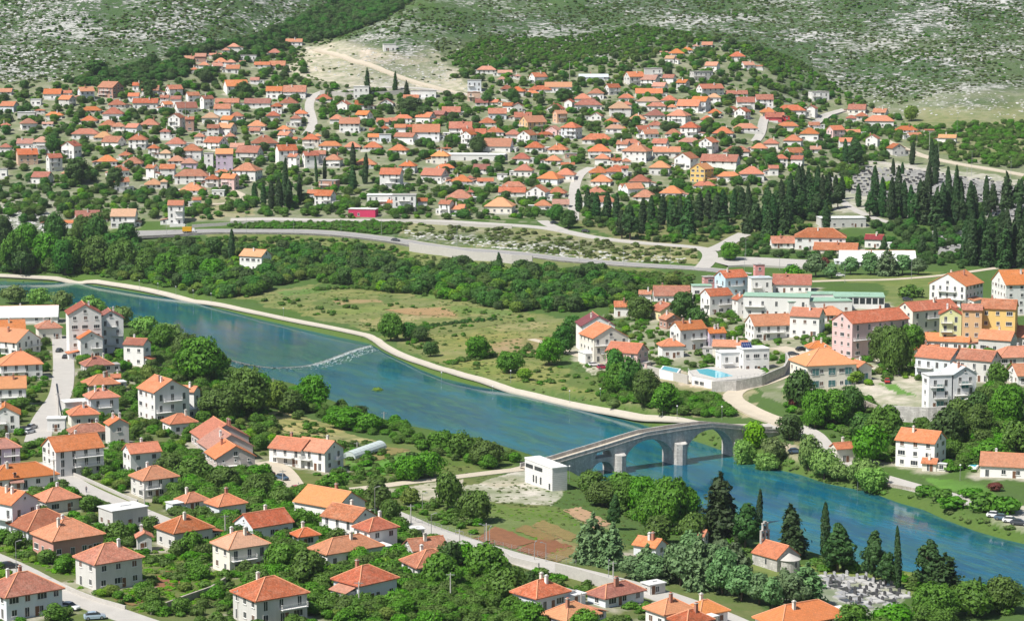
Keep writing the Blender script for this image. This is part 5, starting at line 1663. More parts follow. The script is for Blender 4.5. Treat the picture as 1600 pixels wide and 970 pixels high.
# houses nearer than the town: outline in picture points, shape, roof, wall, storeys, turn | label
NEAR = '''
-30 46 494 536 g o w 1 15 | low red gabled house beside the white warehouse at the river bend
52 101 497 531 h r c 1 20 | red hipped house between the warehouse and the tall white apartments
-30 66 512 556 g O w 2 -30 | white house with bright orange roof and blue shaded gable by the street
-10 73 548 594 h O w 2 18 | house with wide bright orange hipped roof beside the street of parked cars
-30 48 587 637 g O w 2 12 | white house with flat bright orange roof slope below the wide hipped one
-20 38 630 676 G o w 2 12 | plain white gable house beside the two parked grey cars
113 166 511 562 G o w 2 24 | white gable house with garage front before the tall apartments
122 181 556 584 h d g 1 25 | low house with dark red hipped roof beside the street hedge
124 191 584 614 h o g 1 25 | grey house with orange hipped roof, below the dark red one
128 191 605 654 h o b 2 25 | bluish two storey house with orange hipped roof and one dark window
101 160 632 667 h o c 1 20 | low cream house with orange roof behind the white annex
103 175 661 692 h r g 1 22 | old house with mottled patched red roof behind the big white villa
160 207 650 698 G o g 2 24 | grey gabled house with orange roof at the edge of the thicket
62 168 677 746 g o w 3 32 | big white house with round balcony and broad orange roof by the street
-25 38 683 742 h p l 3 25 | lilac grey block with dull pink roof cut by the picture edge
188 257 690 743 g o w 2 28 | small white gabled house with chimney shadow on its orange roof
-30 95 722 768 h O w 1 30 | low white house under large golden orange hipped roof
200 283 726 780 h o g 2 35 | grey house with orange pyramid roof and terrace beside the garden bushes
48 129 760 803 h o g 1 38 | low grey house with orange pyramid roof by the lane
-30 66 761 838 g o b 2 -38 | house with large bluish gable and orange roof cut by the picture edge
8 128 793 848 h d b 1 38 | low house with weathered dark red roof and brick chimney
46 168 808 874 h o S 2 38 | brick pink house with smooth orange roof and deep loggia
152 234 782 828 f w g 1 38 | small grey flat roofed house with bright white roof beside the lane
113 229 845 924 h r g 2 38 | grey two storey house with mottled red roof and stacked balconies
-30 105 890 970 h r b 2 38 | bluish house with mottled red roof beside the white car
240 338 803 860 h r g 1 38 | low house with red roof and dark blind wall beside the lane
271 330 768 800 h o b 1 38 | low bluish house with orange roof, smaller half of a double roof
318 389 770 814 h o b 1 38 | low bluish house with orange roof, larger half of a double roof
362 463 796 846 g r b 1 38 | long plain red roof sloping to a vine covered yard
452 503 823 856 h o b 1 30 | small bluish annex with orange roof beside the plain red roof
327 426 827 898 h y c 2 35 | cream house with overgrown tan roof half hidden by trees
358 487 897 980 h r g 2 36 | grey two storey house with dark windows and brick chimney at the bottom edge
455 576 760 822 g O w 1 -38 | long white house with broad plain orange roof above the dormer house
498 594 787 848 g r w 2 -40 | white house with large dormer in its red roof
549 626 806 870 h r w 2 38 | white wing with red hipped roof and three dark windows
480 603 835 888 h o w 1 36 | low white house with wide orange hipped roof below the white wing
516 626 880 946 h r b 2 44 | bluish two storey house with mottled red pyramid roof and terrace
625 704 838 876 g r g 1 24 | small house with gabled porch beside the near road
622 722 856 906 h r w 1 28 | low white house with red roof behind the round dark tree
795 894 903 958 h r b 1 42 | bluish house with weathered red pyramid roof below the road wall
912 1012 908 950 h d b 1 40 | low house with dark mottled roof behind the road wall
843 942 938 985 h O b 1 40 | house with bright striped orange roof at the bottom edge
1003 1090 932 985 h O w 1 34 | white house with orange roof and chimneys under the silver cedars
1060 1142 935 982 h O w 1 34 | second orange roof touching the first under the silver cedars
1040 1118 950 995 h r w 1 36 | weathered red roof in front of the two orange ones
1172 1332 938 995 h O w 1 32 | widest orange roof at the bottom edge beside the graveyard
985 1046 838 872 g o b 1 -36 | small house with orange roof among the cedars by the field track
1082 1106 826 852 g r w 1 -25 | tiny red roofed outbuilding behind the tall conifers
211 302 587 662 G o w 3 34 | large white riverside house with glazed balconies in its gable
276 316 598 650 g o w 2 -20 | lower orange roofed wing of the large white riverside house
250 312 645 680 h o w 1 30 | plain orange pyramid roof below the glazed balconies
417 500 682 730 g o w 2 -30 | recessed half of a white double house with dark loggia
455 541 684 737 g o w 2 -34 | projecting half of a white double house with blank gable
373 426 389 424 g y w 2 -25 | white house with tan roof alone beside the rocky clearing
898 962 489 548 G m w 3 8 | white house under maroon sheet roof at the meadow edge
903 983 505 566 G o c 3 20 | big cream house with many small windows below the maroon roof
943 1016 534 578 g o p 2 -28 | pink house with orange roof and white railings beside the parking yard
958 992 470 494 g r w 1 0 | small white house with red roof behind the thicket edge
1014 1066 472 500 G r y 1 22 | pale yellow gabled house behind the dark laurel trees
1028 1066 489 514 G r d_ 1 22 | open barn with two red roof slopes below the pale yellow house
996 1020 450 476 g r w 1 -5 | small white cube house with red roof at the slope foot
1019 1079 446 474 g r w 1 0 | long white house with red roof and red awning near the school
1092 1146 448 492 g r w 2 25 | white gabled house with red roof beside the school
1142 1172 460 494 G r w 2 20 | narrow white gable house against the school wall
1044 1106 499 548 g o w 2 24 | white house with orange roof and enclosed porch above the pools
1098 1136 511 546 g o l 2 18 | lilac house with orange roof next to the porch house
1026 1070 528 560 h o w 1 10 | orange roofed terrace pavilion with arches above the first pool
1110 1172 531 556 g o c 1 -12 | long orange roof behind the modern white villa
1163 1239 490 532 g o w 2 12 | white house with small front gable and terrace
1230 1292 480 527 g o w 2 -22 | white house with two balconies beside the pink apartments
1274 1320 478 502 h o w 1 0 | low orange hipped roof between the green roofs and pink apartments
1258 1298 532 560 h o w 1 5 | faded orange roof behind the large villa
1440 1520 520 548 g o w 1 -15 | long low white house with orange roof below the yellow apartments
1425 1470 538 556 g r c 1 -10 | low red roof before the grey half built house
1524 1593 512 552 g o g 1 -28 | house with orange roof and grey gable before the golden apartments
1558 1640 508 545 g o g 1 -25 | orange roof cut by the edge beside the golden apartments
1546 1640 540 572 h o c 1 10 | low cream house with orange roof at the picture edge
1574 1650 567 602 g o w 1 8 | white garden house with orange roof behind the round tree
1426 1508 541 596 g o b 2 -38 | house with orange roof and wide grey gable behind the unfinished white one
1490 1567 545 598 g r g 2 -32 | stone house with half orange and half purple roof
1394 1482 669 734 g o w 3 -32 | white riverside villa with brick chimney and orange roof
1524 1612 706 748 g o w 1 -15 | villa of low orange gables behind the garden pool
1294 1336 690 724 g o c 1 20 | small orange roofed hut at the road bend
1238 1325 356 392 h r w 2 -8 | white restaurant with red roof and white tower below the cypresses
1268 1345 379 398 g r c 1 -14 | long low tiled wing before the restaurant
1203 1246 369 388 g r w 1 0 | low red roofed sheds beside the restaurant
1348 1385 366 388 g m w 1 -18 | small white pavilion with crimson roof in the shrubs
1276 1352 332 356 f w g 1 5 | flat roofed pavilion with dark glass front below the cemetery
1308 1432 391 416 g w b 1 -4 | long shed with white sheet roof behind the blue cedars
208 243 828 862 G o g 1 14 | tiny gabled shed with orange roof among the bushes near the mottled roof house
73 105 650 674 f w w 1 5 | small white flat roofed annex at the street bend
94 142 622 652 f w g 1 22 | low pale flat roofed garage beside the bluish house
171 191 584 599 g o w 1 12 | tiny orange roofed shed behind the orange hipped grey house
1000 1042 910 930 f w g 1 34 | flat grey garage beside the near road under the cedars
866 917 930 950 f w b 1 40 | flat pale annex between the weathered pyramid roof and striped roof
1436 1470 715 737 g o c 1 -22 | low orange roofed annex against the riverside villa
524 548 862 878 g p c 1 30 | small pink roofed shed beside the white wing
640 662 826 842 f w g 1 20 | small flat garage beside the near road junction
12 40 748 766 g p g 1 20 | grey shed behind the golden orange roof
1336 1358 706 722 f w c 1 10 | small flat roofed store beside the hut at the road bend
1190 1222 508 524 g o w 1 14 | low orange roofed outbuilding above the terrace house
1388 1424 516 532 g r w 1 -14 | low red roofed row behind the large dark tree
'''
def near_houses():
    for line in NEAR.strip().splitlines():
        d, lab = line.split('|')
        t = d.split()
        x0, x1, y0, y1 = (float(v) for v in t[:4])
        wc = {'d_': 'k'}.get(t[6], t[6])
        house(x0, x1, y0, y1, t[4], t[5], wc, int(t[7]), float(t[8]), lab.strip().replace(' right of ', ' beside '), near=True)
near_houses()
# ------------------------------------------------------------------ the stone bridge
def stone_mat(name, c, dark, bw=.9, rh=.42):
    m, nt, b = nodes(name, 0.95, 0.15)
    oc = coord(nt)
    sep = N(nt, 'ShaderNodeSeparateXYZ'); nt.links.new(oc, sep.inputs[0])
    cmb = N(nt, 'ShaderNodeCombineXYZ')
    nt.links.new(mth(nt, 'ADD', sep.outputs[0], sep.outputs[1]), cmb.inputs[0]); nt.links.new(sep.outputs[2], cmb.inputs[1])
    br = N(nt, 'ShaderNodeTexBrick'); nt.links.new(cmb.outputs[0], br.inputs['Vector'])
    br.inputs['Scale'].default_value = 1; br.inputs['Brick Width'].default_value = bw; br.inputs['Row Height'].default_value = rh
    br.inputs['Mortar Size'].default_value = .025; br.inputs['Color1'].default_value = (*c, 1); br.inputs['Color2'].default_value = (*[x * .72 for x in c], 1)
    br.inputs['Mortar'].default_value = (*[x * .55 for x in c], 1)
    mp = N(nt, 'ShaderNodeMapping'); mp.inputs['Scale'].default_value = (1, 1, .3); nt.links.new(oc, mp.inputs['Vector'])
    n1 = noise(nt, mp.outputs[0], .8, 6, .7)
    col = mixc(nt, ramp(nt, n1, [(.42, (0, 0, 0)), (.62, (.85,) * 3)]), br.outputs['Color'], dark)
    nt.links.new(col, b.inputs['Base Color'])
    bump(nt, b, mth(nt, 'ADD', br.outputs['Fac'], noise(nt, oc, 3, 4, .7)), .5, -.06)
    return m
M_STONE = stone_mat('weathered_bridge_stone', (0.66, 0.65, 0.62), (0.36, 0.35, 0.335))
M_STONE2 = stone_mat('pale_cut_stone', (0.60, 0.58, 0.55), (0.34, 0.325, 0.305), .8, .5)
M_RUBBLE = stone_mat('rubble_wall_stone', (0.50, 0.45, 0.38), (0.28, 0.25, 0.21), .55, .3)
def build_bridge():
    A = np.array(at_z(962, 738, 0)); B = np.array(at_z(1146, 713, 0))
    d = (B - A) / np.linalg.norm(B - A); n = np.array([-d[1], d[0]])
    def tz(px, py):
        dx, dy, dz = ray(px, py)
        t = (A @ n) / (np.array([dx, dy]) @ n)
        return float((np.array([dx * t, dy * t]) - A) @ d), CAMZ + dz * t
    rot = math.atan2(d[1], d[0])
    root = empty('stone_bridge', (A[0], A[1], 0), rot, 'old grey stone arch bridge with humped deck crossing the blue river', 'bridge')
    line = [tz(*p) for p in ((872, 723), (908, 712), (945, 701), (978, 690.5), (1010, 681), (1060, 673), (1085, 669.5), (1111, 667), (1140, 669.5), (1182, 674), (1200, 676))]
    lt = np.array([p[0] for p in line]); lz = np.array([p[1] for p in line])
    lt = np.concatenate([[-34], lt, [lt[-1] + 8]]); lz = np.concatenate([[lz[0] - 1.2], lz, [lz[-1] - .7]])
    def deck(t): return float(np.interp(t, lt, lz))
    Wd = 4.6
    # arches: centre, half span, springing, rise
    AR = [(-4.7, 4.1, .2, 3.6), (12.0, 8.95, 1.8, 6.7), (34.4, 9.0, 1.8, 7.35)]
    def low(t):
        for c, a, zs, b in AR:
            u = (t - c) / a
            if abs(u) < 1: return zs + b * math.sqrt(1 - u * u)
        return -3.0
    RO = (-7.2, -1.2)                            # the relieving opening over the small arch
    def ro(t):
        if not RO[0] < t < RO[1]: return None
        u = (t - (RO[0] + RO[1]) / 2) / ((RO[1] - RO[0]) / 2)
        zt = min(4.9 + 2.3 * max(0, 1 - abs(u) ** 2.5) ** .5, deck(t) - .55)
        zb = 4.75
        return (zb, zt) if zt > zb + .2 else None
    ts = sorted(set(list(np.arange(-30, 62, .5)) + [c + s * a * k for c, a, _, _ in AR for s in (-1, 1) for k in (1, .9999, .99, .97, .93)] + [RO[0] + .02, RO[1] - .02, RO[0], RO[1]]))
    mb = MB()
    def face(t0, t1, a0, a1, b0, b1):            # between lower a and upper b
        for y, fl in ((0, 1), (Wd, 0)):
            q = [(t0, y, a0), (t1, y, a1), (t1, y, b1), (t0, y, b0)]
            mb.add(q if fl else q[::-1], [(0, 1, 2, 3)])
    for t0, t1 in zip(ts[:-1], ts[1:]):
        tm = (t0 + t1) / 2
        inar = any(abs(tm - c) < a for c, a, _, _ in AR)
        e = 1e-6
        l0, l1 = (low(t0 + e), low(t1 - e)) if inar else (-3.0, -3.0)
        d0, d1 = deck(t0), deck(t1)
        r = ro(tm)
        if r:
            r0, r1 = ro(t0 + e) or r, ro(t1 - e) or r
            face(t0, t1, l0, l1, r0[0], r1[0]); face(t0, t1, r0[1], r1[1], d0, d1)
            for k, up in ((0, True), (1, False)):
                q = [(t0, 0, r0[k]), (t1, 0, r1[k]), (t1, Wd, r1[k]), (t0, Wd, r0[k])]
                mb.add(q if up else q[::-1], [(0, 1, 2, 3)])
        else:
            face(t0, t1, l0, l1, d0, d1)
        if inar:
            mb.add([(t0, Wd, l0), (t1, Wd, l1), (t1, 0, l1), (t0, 0, l0)], [(0, 1, 2, 3)])
        mb.add([(t0, 0, d0), (t1, 0, d1), (t1, Wd, d1), (t0, Wd, d0)], [(0, 1, 2, 3)])
    for c, a, zs, b in AR:
        for s in (-1, 1):
            t = c + s * a
            q = [(t, 0, -3), (t, Wd, -3), (t, Wd, zs), (t, 0, zs)]
            mb.add(q if s < 0 else q[::-1], [(0, 1, 2, 3)])
    for t in RO:
        mb.add([(t, 0, 4.75), (t, Wd, 4.75), (t, Wd, 5.6), (t, 0, 5.6)], [(0, 1, 2, 3)])
    mb.link('masonry', M_STONE, root)
    # arch rings, a little proud of the face
    for c, a, zs, b in AR:
        ring = MB(); k = 36
        for y0, y1 in ((-.12, .0), (Wd, Wd + .12)):
            for i in range(k):
                p = []
                for j in (i, i + 1):
                    th = math.pi * j / k
                    p.append(((c + (a - .05) * math.cos(th), zs + (b - .05) * math.sin(th)), (c + (a + .62) * math.cos(th), zs + (b + .62) * math.sin(th))))
                (i0, o0), (i1, o1) = p
                V = [(i0[0], y0, i0[1]), (o0[0], y0, o0[1]), (o1[0], y0, o1[1]), (i1[0], y0, i1[1]), (i0[0], y1, i0[1]), (o0[0], y1, o0[1]), (o1[0], y1, o1[1]), (i1[0], y1, i1[1])]
                ring.add(V, [(0, 1, 2, 3), (7, 6, 5, 4), (0, 3, 7, 4), (1, 5, 6, 2)])
        ring.link('arch_ring', M_STONE2, root)
    # string course, parapets
    tt = list(np.arange(-30, 62.01, 1.0))
    def sweep(prof, name, mat):
        m2 = MB(); V = []; k = len(prof)
        for t in tt:
            z = deck(t)
            V += [(t, y, z + u) for y, u in prof]
        Fq = [(i * k + j, i * k + (j + 1) % k, (i + 1) * k + (j + 1) % k, (i + 1) * k + j) for i in range(len(tt) - 1) for j in range(k)]
        Fq += [tuple(range(k)), tuple(range((len(tt)) * k - 1, (len(tt) - 1) * k - 1, -1))]
        m2.add(V, Fq); return m2.link(name, mat, root)
    sweep([(-.28, -.05), (.3, -.05), (.3, .2), (-.28, .2)], 'string_course', M_STONE2)
    sweep([(Wd - .3, -.05), (Wd + .28, -.05), (Wd + .28, .2), (Wd - .3, .2)], 'string_course', M_STONE2)
    sweep([(-.12, .2), (.28, .2), (.28, 1.15), (-.12, 1.15)], 'parapet', M_STONE2)
    sweep([(Wd - .28, .2), (Wd + .12, .2), (Wd + .12, 1.15), (Wd - .28, 1.15)], 'parapet', M_STONE2)
    sweep([(.29, .004), (Wd - .29, .004), (Wd - .29, .07), (.29, .07)], 'deck_paving', M_DIRT)
    for t0, t1, zt in ((-.5, 2.95, 5.6), (21.1, 25.2, 6.6), (43.5, 46.9, 4.4)):
        for y0, s in ((-.02, -1), (Wd + .02, 1)):
            cw = MB(); tm = (t0 + t1) / 2
            pl = [(t0, y0), (t1, y0), (t1 - .1, y0 + s * 1.2), (tm + .7, y0 + s * 2.3), (tm - .7, y0 + s * 2.3), (t0 + .1, y0 + s * 1.2)]
            if s > 0: pl = pl[::-1]
            k = len(pl)
            cw.add([(x, y, -3) for x, y in pl] + [(x, y, zt - (.5 if abs(y - y0) > .5 else 0)) for x, y in pl], [(i, (i + 1) % k, k + (i + 1) % k, k + i) for i in range(k)] + [tuple(range(k, 2 * k))])
            cw.link('cutwater', M_STONE2, root)
build_bridge()

# ------------------------------------------------------------------ larger buildings of several bodies
def join_bodies(name, label, cat, bodies):
    """Several house bodies that are one building: each becomes a part named wing."""
    first = bodies[0]
    root = empty(name, first.location.copy(), first.rotation_euler.z, label, cat)
    inv = Matrix.LocRotScale(first.location, first.rotation_euler.to_quaternion(), None).inverted()
    for b in bodies:
        M = inv @ Matrix.LocRotScale(b.location, b.rotation_euler.to_quaternion(), None)
        THINGS.remove(b)
        for k in ('label', 'category', 'group'):
            if k in b: del b[k]
        b.name = 'wing'
        b.parent = root
        b.location = M.to_translation(); b.rotation_euler = M.to_euler()
        for h in HOUSES:
            if h['root'] == b: h['root'] = root; h['label'] = label
    return root
def H(*a, **k):
    return house(*a, near=True, **k)[0]
join_bodies('apartment_building', 'tall white stepped apartment building standing on the river bank above the weir', 'apartment block',
            [H(98, 166, 471, 560, 'G', 'd', 'w', 5, 16), H(146, 199, 482, 553, 'G', 'd', 'w', 4, 16), H(192, 238, 523, 572, 'g', 'd', 'w', 2, -18)])
join_bodies('terraced_building', 'taupe terraced building of three stepped gables with orange roofs', 'apartment block',
            [H(292, 396, 655, 706, 'G', 'o', 'q', 3, 22), H(303, 402, 671, 722, 'G', 'p', 'q', 3, 22), H(316, 405, 689, 742, 'G', 'o', 'q', 3, 22)])
join_bodies('school_building', 'white and powder blue school with red roofs, green flat roofs and rose towers', 'school',
            [H(1114, 1170, 419, 462, 'g', 'r', 'a', 2, 28), H(1096, 1119, 431, 456, 'f', 'g', 'P', 2, 10), H(1176, 1195, 412, 450, 'f', 'g', 'P', 3, 10), H(1168, 1206, 427, 464, 'f', 's', 'w', 2, 8),
             H(1203, 1272, 428, 458, 'g', 'r', 'w', 1, -8), H(1158, 1270, 450, 496, 'f', 'G', 'w', 2, -10), H(1080, 1112, 444, 462, 'f', 'G', 'w', 1, 0), H(1222, 1330, 464, 490, 'f', 'G', 'w', 1, 6)])
join_bodies('sports_hall', 'white hall with a band of tall dark windows and pale green roof beside the school', 'hall',
            [H(1262, 1306, 443, 478, 'f', 'G', 'w', 1, 0), H(1298, 1384, 440, 483, 'f', 'G', 'w', 1, -6)])
def hall_glazing():
    h = [q for q in HOUSES if q['root'].name == 'sports_hall'][-1]
    w = [c for c in h['root'].children][-1]
    for c in list(w.children):
        if c.name.startswith(('window', 'door')): bpy.data.objects.remove(c)
    for i in range(8):
        link('window', WIN['k'], w, loc=(-h['W'] / 2 + h['W'] * (i + .5) / 8, -h['D'] / 2 - .004, h['h'] * .42), scl=(h['W'] / 8 / 1.5 * .8, 1, h['h'] * .5 / 1.6))
hall_glazing()
join_bodies('long_apartment_building', 'long pink apartment building with faded red roof in front of the school', 'apartment block',
            [H(1294, 1424, 482, 560, 'g', 'r', 'p', 4, 32, ratio_=.42), H(1396, 1500, 468, 528, 'g', 'r', 'c', 3, 30, ratio_=.42)])
join_bodies('golden_apartment_building', 'lime and golden yellow apartment building with red roofs and loggias', 'apartment block',
            [H(1462, 1506, 478, 546, 'G', 'r', 'L', 4, -10), H(1498, 1536, 469, 546, 'g', 'r', 'O', 4, -8), H(1526, 1594, 462, 545, 'g', 'r', 'G', 4, -18)])
H(1447, 1540, 423, 480, 'G', 'o', 'w', 3, -36, label='white apartment block with wide blank gable and orange roof behind the shrubs')
H(1551, 1650, 420, 492, 'g', 'o', 'w', 4, 8, label='tall cream apartment block with stacked loggias behind the golden one')
join_bodies('large_villa', 'large villa under broad orange roof with teal windows and stone terrace', 'villa',
            [H(1233, 1338, 538, 608, 'h', 'O', 'c', 2, 16), H(1322, 1364, 558, 596, 'G', 'O', 'c', 1, 28), H(1254, 1284, 559, 606, 'G', 'O', 'c', 2, 14)])
join_bodies('unfinished_house', 'unfinished pale grey house with curved balconies above the stone terrace wall', 'house',
            [H(1470, 1525, 568, 634, 'G', 's', 'i', 3, 16, hmax=10), H(1440, 1486, 568, 640, 'f', 'w', 'i', 3, 12, hmax=10.5)])
def villa_glazing():
    for h in [q for q in HOUSES if q['root'].name in ('large_villa', 'unfinished_house')]:
        for w in h['root'].children:
            for c in list(w.children):
                pass
        b = h['body']
        n = max(1, int(h['W'] / 5.5))
        for i in range(n):
            for z in (.3, h['h'] / 2 + .3)[:2 if h['h'] > 5 else 1]:
                link('window', WIN['T'], b, loc=(-h['W'] / 2 + h['W'] * (i + .5) / n, -h['D'] / 2 - .09, z))
villa_glazing()
# modern villa with its pool terrace
def modern_villa():
    bodies = [H(1117, 1160, 546, 584, 'f', 'w', 'w', 2, 14), H(1150, 1202, 538, 582, 'f', 'w', 'w', 2, 14)]
    root = join_bodies('modern_villa', 'modern flat roofed white villa with solar panel above a pool terrace', 'villa', bodies)
    sx, sy, sz = bodies[1].matrix_basis.translation
    hh = [h for h in HOUSES if h['root'] == root][-1]
    mb = MB()
    mb.add([(-1.7, -1, .1), (1.7, -1, .1), (1.7, .9, 1.7), (-1.7, .9, 1.7), (-1.7, -1, 0), (1.7, -1, 0), (1.7, .9, 0), (-1.7, .9, 0)], [(0, 1, 2, 3), (0, 4, 5, 1), (1, 5, 6, 2), (2, 6, 7, 3), (3, 7, 4, 0)])
    m, nt, b = nodes('solar_panel_blue', .2, .5)
    br = N(nt, 'ShaderNodeTexBrick'); br.offset = 0
    nt.links.new(coord(nt), br.inputs['Vector']); br.inputs['Scale'].default_value = 1; br.inputs['Brick Width'].default_value = .8; br.inputs['Row Height'].default_value = 3
    br.inputs['Mortar Size'].default_value = .05; br.inputs['Color1'].default_value = (.01, .02, .10, 1); br.inputs['Color2'].default_value = (.012, .025, .12, 1); br.inputs['Mortar'].default_value = (.3, .35, .45, 1)
    nt.links.new(br.outputs[0], b.inputs['Base Color'])
    mb.link('solar_panel', m, bodies[1], loc=(-hh['W'] * .25, 0, hh['h'] + .25))
    x, y, z = ground(1090, 606)
    zt = z + 3.0
    pl = [at_z(px, py, zt) for px, py in ((1075, 579), (1082, 588), (1119, 595), (1152, 592), (1185, 588), (1198, 580), (1180, 574), (1110, 573))]
    ter = empty('pool_terrace', (pl[1][0], pl[1][1], z), 0, 'white walled terrace carrying an angular blue swimming pool', 'terrace')
    loc = [(px - pl[1][0], py - pl[1][1]) for px, py in pl]
    mb = MB(); mb.prism(loc, -3.5, zt - z, 0, 1)
    mb.link('terrace_wall', [WALL['w'], M_CONC], ter)
    po = [at_z(px, py, zt) for px, py in ((1088, 577), (1093, 583), (1120, 590.5), (1146, 587), (1128, 581), (1106, 576))]
    mb = MB(); mb.prism([(a - pl[1][0], b_ - pl[1][1]) for a, b_ in po], zt - z - .3, zt - z + .03, 0)
    mb.link('pool_water', M_POOL, ter)
    e0, e1 = Vector((*loc[1], 0)), Vector((*loc[2], 0))
    ang = math.atan2((e1 - e0).y, (e1 - e0).x)
    for k in (.18, .40):
        p = e0.lerp(e1, k); nrm = Vector((math.sin(ang), -math.cos(ang), 0)) * .01
        link('window', WIN['w'], ter, loc=(p.x + nrm.x, p.y + nrm.y, .5), rot=ang)
    mb = MB()
    k = len(loc)
    for i in range(0, 4):
        a, b_ = Vector((*loc[i], zt - z)), Vector((*loc[i + 1], zt - z))
        for f_ in np.linspace(0, 1, max(2, int((b_ - a).length / 1.5))):
            p = a.lerp(b_, f_); mb.tube(p, p + Vector((0, 0, 1)), .04, .04, 5)
        mb.tube(a + Vector((0, 0, 1)), b_ + Vector((0, 0, 1)), .04, .04, 5)
    mb.link('railing', M_FRAME, ter)
modern_villa()

def frame3(pf, pl_, pr, ztop=None):
    """Block frame from three foot corners: front, left, right. -> centre x, y, z, turn, width (left..front), depth."""
    gx, gy, z = ground(*pf)
    Pf = np.array([gx, gy]); Pl = np.array(at_z(*pl_, z)); Pr = np.array(at_z(*pr, z))
    u = Pf - Pl; W = float(np.linalg.norm(u)); u /= W
    v = np.array([-u[1], u[0]])
    D = abs(float((Pr - Pf) @ v))
    c = Pf - u * W / 2 + v * D / 2
    return c[0], c[1], z, math.atan2(u[1], u[0]), W, D
def gallery():
    x, y, z, rot, W, D = frame3((864.5, 767), (821.5, 752), (883, 764))
    D = max(D, 4.6)
    root = empty('visitor_building', (x, y, z), rot, 'plain white concrete cube building with slit windows at the near bridge end', 'building')
    s = scale_at(y, z); h = 37.5 / s
    mb = MB()
    mb.add([(-W / 2, -D / 2, -2), (W / 2, -D / 2, -2), (W / 2, D / 2, -2), (-W / 2, D / 2, -2), (-W / 2, -D / 2, h), (W / 2, -D / 2, h - .4), (W / 2, D / 2, h - .4), (-W / 2, D / 2, h)], [(0, 1, 5, 4), (1, 2, 6, 5), (2, 3, 7, 6), (3, 0, 4, 7)])
    m, nt, b = nodes('banded_white_concrete', .9, .2)
    oc = coord(nt); wv = N(nt, 'ShaderNodeTexWave'); wv.bands_direction = 'Z'; nt.links.new(oc, wv.inputs['Vector']); wv.inputs['Scale'].default_value = .62; wv.inputs['Distortion'].default_value = .6
    col = mixc(nt, wv.outputs['Fac'], (.60, .60, .59), (.74, .74, .73))
    nt.links.new(mixc(nt, ramp(nt, noise(nt, oc, .9, 5, .7), [(.4, (0, 0, 0)), (.8, (.4,) * 3)]), col, (.45, .44, .42)), b.inputs['Base Color'])
    mb.link('wall', m, root)
    mb = MB(); mb.add([(-W / 2 - .1, -D / 2 - .1, h), (W / 2 + .1, -D / 2 - .1, h - .4), (W / 2 + .1, D / 2 + .1, h - .4), (-W / 2 - .1, D / 2 + .1, h), (-W / 2 - .1, -D / 2 - .1, h + .3), (W / 2 + .1, -D / 2 - .1, h - .1), (W / 2 + .1, D / 2 + .1, h - .1), (-W / 2 - .1, D / 2 + .1, h + .3)],
                      [(4, 5, 6, 7), (0, 1, 5, 4), (1, 2, 6, 5), (2, 3, 7, 6), (3, 0, 4, 7)])
    mb.link('roof', M_WHITE, root)
    for x0, x1, z0, z1 in ((-.46, -.20, .66, .82), (-.14, .14, .66, .82), (-.20, -.155, .12, .42), (-.10, -.055, .12, .42), (.06, .11, .12, .42), (.60 / 1.6, .68 / 1.6, .03, .28)):
        w_, h_ = (x1 - x0) * W, (z1 - z0) * h
        mb = MB(); mb.box(-w_ / 2, w_ / 2, -.06, .02, 0, h_)
        mb.link('window', M_GLASS, root, loc=((x0 + x1) / 2 * W, -D / 2 - .01, z0 * h))
gallery()
def church():
    x, y, z, rot, W, D = frame3((1221, 893), (1182, 882), (1243, 889))
    D = 7.0; h = 3.4; rh = 2.4
    root = empty('stone_chapel', (x, y, z), rot, 'small stone chapel with orange roof, round apse and bell gable among the conifers', 'chapel')
    V, Fq = wall_shell(W, D, h, 'x', rh)
    link('wall', mesh('wall', V, Fq, M_STONE2), root)
    add_roof(root, 'x', W, D, h, rh, ROOF['o'], .3, True)
    mb = MB(); n_ = 12; r = 2.5
    P = [(W / 2 + .004 + r * math.cos(-math.pi / 2 + math.pi * i / n_), r * math.sin(-math.pi / 2 + math.pi * i / n_)) for i in range(n_ + 1)]
    mb.add([(a, b_, -2) for a, b_ in P] + [(a, b_, h - .6) for a, b_ in P] + [(W / 2 + .004, 0, h + 1.0)], [(i, i + 1, n_ + 2 + i, n_ + 1 + i) for i in range(n_)])
    mb.link('apse', M_STONE2, root)
    mb = MB()
    Q = [(W / 2 + .01 + (r + .3) * math.cos(-math.pi / 2 + math.pi * i / n_), (r + .3) * math.sin(-math.pi / 2 + math.pi * i / n_)) for i in range(n_ + 1)]
    mb.add([(a, b_, h - .6) for a, b_ in Q] + [(W / 2 + .01, 0, h + .8)], [(i, i + 1, n_ + 1) for i in range(n_)])
    mb.link('apse_roof', M_CONC, root)
    bg = MB(); bx = -W / 2 + .35; zb = h + rh - .3
    for y0, y1, z0, z1 in ((-1.3, -.95, 0, 2.2), (-.2, .2, 0, 2.2), (.95, 1.3, 0, 2.2), (-1.3, 1.3, 2.2, 2.55), (-.8, -.5, 2.55, 3.9), (.5, .8, 2.55, 3.9), (-.9, .9, 3.9, 4.2), (-.35, .35, 4.2, 4.6), (-1.3, 1.3, -1.5, 0)):
        bg.box(bx - .3, bx + .3, y0, y1, zb + z0, zb + z1)
    bo = bg.link('bell_gable', M_STONE2, root)
    for yy, zz in ((-.58, 1.5), (.58, 1.5), (0, 3.2)):
        b3 = MB(); b3.tube((0, 0, -.45), (0, 0, .3), .36, .16, 8); b3.link('bell', M_DARK, bo, loc=(bx, yy, zb + zz))
    mb = MB(); mb.box(-.2, .2, -.05, .02, 0, 1.2); mb.link('window', M_GLASS, root, loc=(W * .05, -D / 2 - .01, 1.3))
    mb = MB(); mb.box(-.06, .06, -.2, .2, 0, 1.2); mb.link('window', M_GLASS, root, loc=(W / 2 + r + .05, 0, 1.2))
church()
